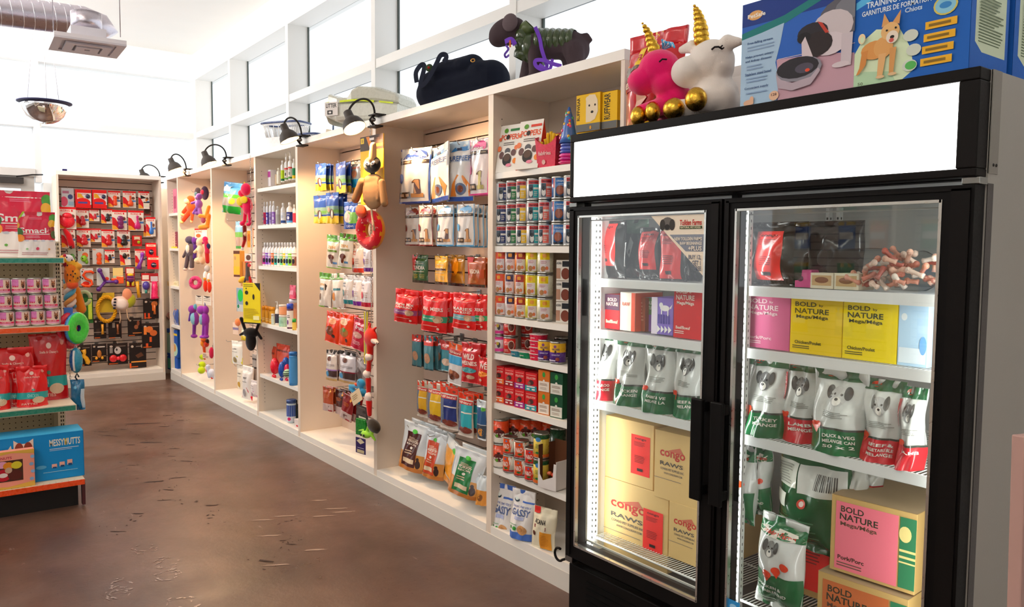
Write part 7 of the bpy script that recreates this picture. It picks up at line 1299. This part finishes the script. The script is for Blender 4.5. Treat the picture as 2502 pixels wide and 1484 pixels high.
def bear(mb,w,h,c): mb.ell((0,-.012,h*.45),(w*.16,.014,h*.22),'b8702a','gloss'); [mb.ell((x*w,-.016,h*.22),(w*.1,.015,h*.08),'e8a020','gloss') for x in (-.2,.2)]
blister('black card with a brown and yellow bear-shaped chew, bottom row',(-0.180,-0.681,0.226,0.143,0.196,90),bear,[R_(.05,.3,.95,.33,'d8a868'),R_(.4,.8,.9,.86,'d8d0c8')])
def bow(mb,w,h,c): [mb.ell((x*w,-.018,h*.3),(w*.2,.02,h*.17),'d0101c','gloss',14,9) for x in (-.24,.24)]; mb.ell((0,-.022,h*.3),(w*.1,.018,h*.09),'e02030','gloss')
blister('wide black card with a red bow-tie toy, bottom row of the far wall',(-0.170,-0.500,0.185,0.199,0.234,90),bow,[E_(.5,.66,.17,.17,'c8c0bc'),E_(.45,.7,.05,.06,'3a3634'),R_(.1,.55,.25,.8,'8a8480')])
blister('tall black card with a dark brown block chew, bottom row right',(-0.160,-0.301,0.134,0.171,0.278,90),None,[P_([(.35,.5),(.7,.62),(.85,.48),(.5,.38)],'5a3420'),E_(.8,.86,.12,.08,'b8a088'),R_(.1,.22,1,.27,'e89a40'),R_(0,0,.1,.2,'e05a20')])

# ================================================================= gondola shelving at the left
g=thing('gondola_shelf','beige metal gondola shelf with teal and orange price rails, left edge','shelving unit',(3.85,-1.95,0))
def GC(n,mb): o=mb.build(n,g); o.matrix_parent_inverse=Matrix.Translation((-3.85,1.95,0)); return o
GY0,GY1=-2.75,-1.49; BG='d8cfb4'
mb=MB(); mb.box((3.44,GY0,.05),(3.46,GY1,2.0-.5),'b8ae90','paint')
z=.2
while z<1.5:
    y=GY0+.05
    while y<GY1-.03: mb.add([(3.4604,y-.003,z-.003),(3.4604,y+.003,z-.003),(3.4604,y+.003,z+.003),(3.4604,y-.003,z+.003)],[(0,1,2,3)],'2a2418','matte'); y+=.032
    z+=.032
GC('pegboard_panel',mb)
mb=MB(); mb.box((3.42,GY1-.04,0),(3.66,GY1,1.5),BG,'paint'); 
z=.1
while z<1.48: mb.box((3.6605,GY1-.026,z),(3.661,GY1-.02,z+.014),'2a2418','matte'); mb.box((3.6605,GY1-.014,z),(3.661,GY1-.008,z+.014),'2a2418','matte'); z+=.025
GC('slotted_post',mb)
for (z,x1,rail) in ((1.403,3.80,'2c8a78'),(1.003,3.93,'f05a20'),(.556,4.11,'2c8068')):
    mb=MB(); mb.box((3.46,GY0,z-.022),(x1,GY1,z),'e8d8c0','paint'); mb.box((x1,GY0,z-.034),(x1+.008,GY1+.002,z+.001),'d8ccb4','paint'); GC('shelf',mb)
    mb=MB(); mb.box((x1+.008,GY0,z-.031),(x1+.0095,GY1-.003,z-.004),rail,'gloss'); GC('price_rail',mb)
mb=MB(); mb.box((3.44,GY0,.135),(4.29,GY1+.01,.155),'d8cdb2','paint'); 
y=GY0+.05
while y<GY1-.02: mb.add([(4.26,y-.002,.1556),(4.265,y-.002,.1556),(4.265,y+.002,.1556),(4.26,y+.002,.1556)],[(0,1,2,3)],'6a6048','matte'); y+=.03
GC('base_deck',mb)
mb=MB(); mb.box((4.288,GY0,.128),(4.294,GY1+.008,.157),'f0501c','gloss'); GC('price_rail',mb)
mb=MB(); mb.box((3.5,GY0,.0),(4.24,GY1-.02,.134),'14100e','paint'); GC('kick_plinth',mb)
mb=MB(); mb.box((4.25,GY1-.006,.01),(4.29,GY1+.01,.15),'4a2024','paint'); GC('end_bracket',mb)
# --- goods on the gondola
def smack(): return [R_(-.01,.38,1.01,1,'d80c3c'),P_([(.02,.86),(.14,1),(.2,1),(.02,.8)],'a8d020'),T_('Smack',.47,.59,.86,.12,'f6f2f0'),R_(.04,.5,.86,.515,'f6f2f0'),*lines(.3,.65,.83,.88,2,'f080a0',2),R_(-.01,0,1.01,.36,'f2ece8'),*[E_(i/9,.365,.07,.02,'f2ece8' if i%2 else 'c8ccd8') for i in range(10)],
    E_(.94,.86,.1,.1,'4a9a30'),E_(.92,.74,.1,.09,'f0b020'),E_(.95,.6,.09,.08,'8a1c2c'),E_(.98,.5,.1,.09,'3a5a2a'),E_(.04,.55,.1,.09,'3a6a2c'),E_(.05,.42,.11,.08,'f08a20'),E_(.0,.7,.06,.06,'e0a030'),*lines(.2,.75,.42,.48,2,'f0a0b0',4),E_(.5,.19,.05,.035,'d83a60'),E_(.22,.18,.03,.02,'5aa030'),E_(.8,.18,.03,.02,'f0a050'),*lines(.1,.85,.05,.12,2,'c08a90',5)]
pouch('large crimson and white fruit print pouch reading Smack on the top gondola shelf',(3.60,-1.68,1.404,.31,.4,90),'f2ece8',smack(),.08,'stand','foil',name='dog_food_pouch',cat='bag')
bb=(3.750,-1.621,1.392,0.194,0.271,90); pouch('smaller crimson pouch reading Smack, standing in front of the large one',(bb[0],bb[1],1.404,bb[3],bb[4],90),'f2ece8',smack(),.05,'stand','foil',name='dog_food_pouch',cat='bag')
def frc(): return 'f4eeec',[R_(.28,.0,.63,1,'f0d4c0'),R_(.28,.5,.45,1,'e080c0'),R_(.30,.42,.44,.54,'d81c54'),P_([(.43,.2),(.6,.3),(.6,.7),(.48,.6)],'f0d090'),E_(.55,.6,.05,.22,'b87850'),P_([(.505,.74),(.51,.97),(.54,.8)],'8a4a30'),P_([(.56,.8),(.59,.97),(.595,.74)],'8a4a30'),E_(.55,.48,.032,.13,'4a2a24'),E_(.53,.66,.01,.05,'1c1210'),E_(.57,.66,.01,.05,'1c1210'),R_(.28,.18,.63,.3,'e01058'),T_('PORK AND',.45,.24,.2,.06,'f6e0e8'),R_(.28,.06,.63,.16,'f0a0c8'),R_(.66,.1,.8,.9,'e8e4e0')]
ys=[-1.835,-1.755,-1.675,-1.59]
zc=[26.062*0+1.004,1.004+.094,1.004+.188]
for k in range(3):
    for i,y in enumerate(((3.860,-1.578,1.149,0.072,0.134,90)[1]-.232,(3.860,-1.578,1.149,0.072,0.134,90)[1]-.155,(3.860,-1.578,1.149,0.072,0.134,90)[1]-.078,(3.860,-1.578,1.149,0.072,0.134,90)[1])):
        b,e=frc(); can('white and pink bulldog can, %s layer, %s from the left on the gondola'%(['lowest','middle','top'][k],['first','second','third','fourth'][i]),3.87,y+.008*(2-k),1.004+k*.094,.0375,.0935,b,e,98+k*5-i*3,'f')['group']='bulldog cans on the gondola shelf'
    b,e=frc(); can('white and pink bulldog can, %s layer, cut by the left picture edge'%['lowest','middle','top'][k],3.87,(3.860,-1.578,1.149,0.072,0.134,90)[1]-.31,1.004+k*.094,.0375,.0935,b,e,98)['group']='bulldog cans on the gondola shelf'
def srb(big=True): return [T_("Stella & Chewy's",.5,.72,.5,.05,'f0b8a8'),E_(.5,.82,.07,.045,'f0c8b8'),E_(.86,.86,.05,.04,'e89a88'),R_(0,.2,1,.36,'18a0a0'),T_('CHICKEN',.3 if big else .5,.28,.35,.08,'8ad8d0'),E_(.68,.17,.2,.08,'d8c0a0'),T_('PATTIES',.4,.08,.5,.05,'f0b8a8'),E_(.5,.42,.05,.03,'3a7a60')]
def sred(label,bb,x,big=True): return pouch(label,(x,bb[1],.557,bb[3],bb[4],90),'c80c10' if big else 'e01014',srb(big),.07,'stand','foil',name='dog_food_pouch',cat='bag')
sred('large dark red pouch with a teal band, rear right on the third gondola shelf',(3.860,-1.594,0.536,0.197,0.396,90),3.86)
sred('dark red pouch with a teal band behind the two bright front pouches',(3.900,-1.781,0.551,0.218,0.332,90),3.93)
sred('dark red pouch standing between the bright front pouches',(3.900,-1.763,0.549,0.081,0.216,90),3.97)
sred('bright red pouch with a teal band, in front on the third gondola shelf',(4.030,-1.696,0.558,0.155,0.232,90),4.03,False)
sred('bright red pouch with a teal band, cut by the left picture edge',(4.030,-1.872,0.558,0.140,0.249,90),4.03,False)
bb=(4.180,-1.682,0.196,0.425,0.298,90)
carton('wide bright blue carton reading Messy Mutts on the gondola base',(4.2,bb[1],.156,bb[3],.262,90),.2,'0c8ad0',[T_('MESSYMUTTS',.78,.80,.36,.15,'e8e8d8'),T_('Y',.79,.80,.04,.15,'e0c030'),R_(.6,.66,.94,.675,'c8e0f0'),R_(.6,.63,.86,.64,'c8e0f0'),P_([(.0,.5),(.0,.85),(.1,.68),(.17,.85),(.2,.6),(.16,.4)],'e8d8c8'),E_(.08,.66,.08,.12,'8a3a24'),P_([(.2,.6),(.2,.95),(.27,.86),(.34,.86),(.42,.95),(.42,.6),(.4,.4),(.24,.4)],'e8d8c8'),E_(.26,.74,.05,.15,'8a3a2a'),E_(.36,.74,.05,.15,'8a3a2a'),E_(.5,.3,.06,.04,'58b8e8'),*[R_(.62+i*.09,.26+i*.015,.68+i*.09,.34+i*.03,'e8b0a0') for i in range(3)],*[R_(.63+i*.09,.25+i*.01,.675+i*.09,.28+i*.02,'0a4a80') for i in range(3)],R_(.52,.17,.92,.18,'a8d8e8')],side=[R_(0,0,1,1,'0a7abc')],top=[R_(0,0,1,1,'3aa8dc')],name='toy_carton')
bb=(4.235,-1.824,0.171,0.209,0.233,90)
carton('pink donut gift carton with a clear window in front of the blue carton',(4.26,bb[1],.156,bb[3],.205,90),.05,'f09a84',[P_([(0,1),(0,.88),(.5,.95),(1,.88),(1,1)],'e0b048'),P_([(0,0),(0,.1),(.4,.05),(1,.14),(1,0)],'e0b048'),T_('DONUTS',.3,.83,.4,.07,'c83a50'),R_(.05,.2,.74,.76,'4a2a1c'),E_(.3,.38,.18,.16,'c0182c'),E_(.3,.38,.1,.06,'f0e0d8'),E_(.28,.66,.14,.09,'e8a0c0'),E_(.42,.62,.12,.1,'e08a20'),E_(.6,.62,.12,.1,'d8c830'),E_(.56,.36,.16,.14,'5a241c'),E_(.42,.5,.08,.08,'c8a890'),*[E_(.93+.03*(i%2),.2+.2*i,.05,.045,'8ab0d8') for i in range(4)]],side=[R_(0,0,1,1,'f08a80')],name='toy_carton')
# --- strips of toys hanging from the gondola post
YP=-1.44
def gj(label,bb,parts,name,**k): return jit(label,bb,parts,name,**k)
SP='f0a428'
t_=jit('spotted yellow and orange plush giraffe hanging from the gondola end',(3.750,-1.435,1.208,0.116,0.226,80),[('c',10,20,60,32,.03,.022,'f0b030'),('s',75,38,20,.026,9,'f0a838'),('s',30,18,26,.03,12,'f4e8e8'),('s',14,22,12,.03,20,'a81030'),('c',40,45,45,80,.035,.03,'e87a20'),('s',60,62,26,.034,22,'f09a28'),('s',45,88,30,.034,12,'f05a28'),('s',22,62,16,.028,26,'c05a14')],'plush_giraffe',cat='dog toy',vox=.006)
mb=MB(); rnd=random.Random(5)
for i in range(26):
    x,z=rnd.uniform(-.05,.1),rnd.uniform(.04,.27); mb.ell((x*.6,-.036,z),(.004,.004,.006),'3a1c10','plush',6,4)
mb.build('spots',t_)
t=thing('plush_spiral','blue and orange twisted plush strip under the spotted giraffe','dog toy',(3.720,-1.452,1.086),(0,0,radians(80))); 
for i,c in enumerate(('5aa8c8','f0a050','e8d0c0')):
    mb=MB(); mb.tube([(.022*cos(j*.5+i*2.1),.022*sin(j*.5+i*2.1),.01+.0085*j) for j in range(22)],.014,c,'plush',8); mb.build('strand',t)
t=thing('plush_carrot','orange plush carrot partly behind the twisted strip','dog toy',(3.650,-1.412,1.056),(0,0,radians(80))); remeshed([('c',(0,0,.14),(.03,0,.02),.03,.03,'f08a18')],.006).build('plush_body',t); mb=MB(); mb.tube([(.05+.032*cos(a*.4),0,.09+.04*sin(a*.4)) for a in range(16)],.011,'c8d8a0','plush',8); mb.build('ring',t)
def disc(label,bb,cols,hole,tilt,name='flying_disc'):
    w,h=bb[3],bb[4]; t=thing(name,label,'flying disc',(bb[0],bb[1],bb[2]),(0,0,radians(bb[5]))); R=h/2
    mb=MB(); mb.lathe([(R*hole,-.012),(R*.5,-.02),(R*.8,-.02),(R*.97,-.012),(R,.0),(R*.96,.012),(R*.8,.016),(R*.5,.016),(R*hole,.010),(R*hole,-.012)],cols,'gloss',36); mb.f=[f for f in mb.f if len(f)==4]; n=len(mb.f); mb.c=mb.c[:n]; mb.m=mb.m[:n]; mb.sm=mb.sm[:n]
    mb.xf(Matrix.Translation((0,0,R))@Matrix.Rotation(-pi/2,4,'X')); mb.build('disc_ring',t); return t
disc('bright green flying disc with a blue rim hanging on the gondola end',(3.860,-1.439,0.878,0.148,0.197,135),['30d838','40e848','38dc40','3a9ac0','2a60b0','2a58a8','1c3f90','1c3f90','1c3f90'],.2,0)
disc('red flying disc behind the bright green one',(3.780,-1.462,0.843,0.126,0.229,135),['e8203c']*9,.2,0)
card('blue header card above the flying discs',(3.800,-1.474,1.004,0.049,0.095,70),'4a78c8',[P_([(0,0),(.5,.3),(1,.1),(1,0)],'e0e8f4'),E_(.5,.5,.2,.1,'e06a60')])
bb=(3.840,-1.446,0.700,0.073,0.156,65); t=thing('waste_bag_pack','blue and teal oval pack of waste bags with a white stripe','pack',(bb[0],bb[1],bb[2]),(0,0,radians(bb[5]))); w,h=bb[3],bb[4]
mb=MB(); mb.ell((0,0,h*.5),(w*.5,.035,h*.5),'2a90b0','gloss',20,14); prints(mb,lambda u,v:Vector(((u-.5)*w*.8,-.036*sqrt(max(0,1-((u-.5)*1.6)**2-((v-.5)*1.6)**2))-.001,h*.5+(v-.5)*h*.8)),[R_(.36,.0,.55,1,'e8e8e0'),R_(0,0,.36,1,'1c5a98')],'gloss',8,10); mb.build('pack_body',t); mb=MB(); mb.tube([(-w*.1,0,h),(0,0,h*1.12),(w*.1,0,h)],.004,'e8e8e8','gloss',6,); mb.build('hang_loop',t)
bb=(3.900,-1.451,0.484,0.077,0.185,65); t=thing('waste_bag_holder','deep teal plastic bag-shaped holder hanging lowest on the gondola end','pack',(bb[0],bb[1],bb[2]),(0,0,radians(bb[5]))); w,h=bb[3],bb[4]
pouch_mb(w,h,.05,'1a6a94',[R_(.8,.0,1,.7,'c8dce8'),E_(.4,.75,.1,.05,'6ab0d0')],'pillow','gloss',4).build('holder_body',t); mb=MB(); mb.tube([(0,0,h*.98),(-.01,0,h*1.08),(0,0,h*1.2),(.01,0,h*1.08)],.005,'1c2a3a','gloss',6); mb.build('carabiner',t)
chain('chain strip holding the toys at the gondola end',3.7,-1.462,.62,1.46)

# ================================================================= hung from the ceiling
t=thing('spiral_duct','round spiral-seam metal air duct under the ceiling','air duct',(2.62,-2.4,3.0)); SLV='c8c2cc'
A=Vector((2.720,-2.261,3.060))-Vector((2.62,-2.4,3.0)); Bv=Vector((2.620,-1.162,3.121))-Vector((2.62,-2.4,3.0))
mb=MB(); mb.tube([A,A.lerp(Bv,.5),Bv,Bv+Vector((0,.09,-.02)),Bv+Vector((0,.14,-.10))],[.105,.105,.105,.104,.102],SLV,'metal',28); mb.build('duct_pipe',t)
mb=MB(); d=(Bv-A).normalized()
for i in range(16):
    c=A.lerp(Bv,.02+i/16*.97); e1=d.orthogonal().normalized(); e2=d.cross(e1); mb.tube([c+(e1*cos(2*pi*k/24)+e2*sin(2*pi*k/24))*.106+d*.05*(k/24) for k in range(25)],.0022,'e8e6ea','metal',5)
mb.build('spiral_seam',t)
c=(3.480,-1.280,2.740); t=thing('air_diffuser','square white ceiling air diffuser at the end of the duct','air vent',c,(0,0,0)); t.rotation_euler=(0,0,radians(-2))
mb=MB(); r=.2
for k,(a,z0) in enumerate(((r,0),(.13,-.01),(.065,-.014))):
    for s in (((-a,-a),(a,-a+.05)),((-a,a-.05),(a,a)),((-a,-a+.05),(-a+.05,a-.05)),((a-.05,-a+.05),(a,a-.05))): mb.box((s[0][0],s[0][1],z0),(s[1][0],s[1][1],z0+.012),'c8c4cc','paint')
mb.box((-r,-r,.012),(r,r,.035),'dedae0','paint'); mb.box((-.1,-.1,.035),(.1,.1,.11),'cfcbd2','paint'); mb.build('diffuser_frame',t)
mb=MB(); mb.tube([(0,0,.11),(0,0,.22)],.09,'c8c2cc','metal',20); mb.build('duct_collar',t)
for (dx,dy) in ((-.17,-.17),(.17,.17)): mb=MB(); mb.tube([(dx,dy,.06),(dx,dy,.95)],.003,'b8b4ba','metal',5); mb.build('hanger_rod',t)
bb=(2.000,-1.360,2.404,0.318,0.210,90); t=thing('dome_mirror','convex dome security mirror hanging under the ceiling','mirror',(2.0,bb[1],2.595)); R=.17
mb=MB(); mb.lathe([(.001,-.165),(R*.3,-.158),(R*.55,-.138),(R*.75,-.108),(R*.9,-.068),(R*.98,-.03),(R,0)],'f4f4f4','metal',36); mb.m=[FKEYS.index('metal')]*len(mb.m); mo=mb.build('mirror_dome',t)
mm,nt,b=new_mat('mirror_coating'); b.inputs['Metallic'].default_value=1; b.inputs['Roughness'].default_value=.03; b.inputs['Base Color'].default_value=(.9,.9,.92,1); mo.data.materials.clear(); mo.data.materials.append(mm)
mb=MB(); mb.lathe([(R+.004,-.004),(R+.022,0),(R+.022,.008),(R+.0,.012),(.02,.014)],'3c3c5a','satin',36); mb.build('mirror_rim',t)
mb=MB(); [mb.tube([(x,y,.01),(x*.6,y*.6,.5),(0,0,1.1)],.0025,'e8e6ea','paint',5) for x,y in ((.13,0),(-.07,.11),(-.07,-.11))]; mb.build('hanging_wire',t)
mb=MB(); mb.box((-.02,-.02,0),(.02,.02,.03),'2a2450','satin'); o=tag(mb.build('door_sensor'),'small dark sensor box on the frame above the far wall unit','sensor'); o.location=(-.2,(-0.200,-0.950,2.256,0.022,0.025,90)[1],2.245)
# leaning board at the right edge
o=tag(MB().bbox((-.10,-.012,0),(.10,.012,1.16),'b08a80','wood',.003).box((-.004,-.0125,0),(.004,-.0119,1.16),'5a3a30').build('wooden_board'),'pinkish wooden board leaning by the freezer at the lower right corner','board'); o.location=(8.76,-.662,0.0); o.rotation_euler=(radians(-3),radians(3),radians(80))
mb=MB(); mb.tube([(0,0,0),(.05,-.01,-.05),(.09,-.01,-.09)],.008,'6a3018','wood',6); o=tag(mb.build('wooden_peg'),'short brown peg sticking out from the leaning board','peg'); o.location=(8.775,-.75,1.0)
mb=MB(); mb.tube([(.0+.025*cos(a*.4),0,.025*sin(a*.4)) for a in range(3,15)]+[(.05,.02,0)],.005,'1c1816','satin',6); o=mb.build('cable_loop'); tag(o,'small black cable loop at the left foot of the freezer','cable'); o.location=(6.980,-0.250,0.300)

# chips and wet footprints on the concrete (too many and too faint to count)
def blot(mb,c,L,W,an,col,fin='matte',seed=0):
    rnd=random.Random(seed); n=14; pts=[]
    for i in range(n):
        a=2*pi*i/n; k=rnd.uniform(.55,1.1); x,y=cos(a)*L*k,sin(a)*W*k; pts.append((c[0]+x*cos(an)-y*sin(an),c[1]+x*sin(an)+y*cos(an),.0012+.0001*(seed%5)))
    mb.add(pts,[tuple(range(n))],col,fin)
mb=MB(); rnd=random.Random(77); CH='2c1610'
for i,(c,L,W) in enumerate((((2.215,-0.762,0.000),.16,.022),((2.353,-0.928,0.000),.05,.01),((2.932,-0.853,0.000),.09,.018),((2.930,-0.986,0.000),.05,.012),((3.237,-0.738,0.000),.05,.01),((2.005,-0.498,0.000),.04,.012),((2.846,-0.496,0.000),.05,.01),((2.267,-0.468,0.000),.04,.012),((2.432,-0.637,0.000),.05,.01),((3.639,-0.767,0.000),.06,.01),((3.446,-0.817,0.000),.04,.007),((4.014,-1.062,0.000),.07,.012),((4.012,-0.913,0.000),.06,.009),((3.530,-1.097,0.000),.04,.006),((4.245,-1.027,0.000),.05,.006),((4.441,-1.089,0.000),.05,.006),((4.599,-1.271,0.000),.045,.008),((4.689,-0.906,0.000),.045,.009),((4.903,-0.971,0.000),.02,.005),((5.658,-0.934,0.000),.05,.012),((5.527,-0.756,0.000),.03,.007),((5.455,-0.770,0.000),.02,.006),((5.194,-0.654,0.000),.015,.004),((4.833,-1.420,0.000),.05,.006),((2.507,-1.073,0.000),.11,.007),((2.353,-1.076,0.000),.06,.008))):
    blot(mb,c,L,W,.95+rnd.uniform(-.3,.3),CH,seed=i)
    for j in range(5): blot(mb,(c[0]+rnd.uniform(-.14,.14),c[1]+rnd.uniform(-.07,.07)),rnd.uniform(.004,.016),rnd.uniform(.002,.006),rnd.uniform(0,3),CH,seed=i*7+j)
tag(mb.build('floor_chips'),'small brown chips and paw-like marks in the concrete floor',None,None,'stuff')
mb=MB()
for i,c in enumerate(((5.641,-1.557,0.000),(5.890,-1.359,0.000),(5.568,-1.344,0.000),(5.420,-1.313,0.000),(5.558,-1.532,0.000),(5.154,-1.356,0.000))):
    for j in range(16):
        a=rnd.uniform(0,6.28); r=rnd.uniform(.03,.06); blot(mb,(c[0]+cos(a)*r*1.5,c[1]+sin(a)*r),rnd.uniform(.006,.02),rnd.uniform(.003,.007),a+1.5,'8a7468','gloss',seed=i*31+j)
for i,c in enumerate(((4.964,-0.369,0.000),(5.233,-0.339,0.000),(5.155,-0.353,0.000),(5.113,-0.623,0.000),(5.099,-0.754,0.000),(5.351,-0.800,0.000),(5.666,-0.690,0.000),(5.734,-0.911,0.000),(5.230,-0.459,0.000))): blot(mb,c,.07,.010,1.1,'9a8476',seed=i+200)
tag(mb.build('floor_scuffs'),'wet footprints and pale scuff marks on the concrete floor',None,None,'stuff')
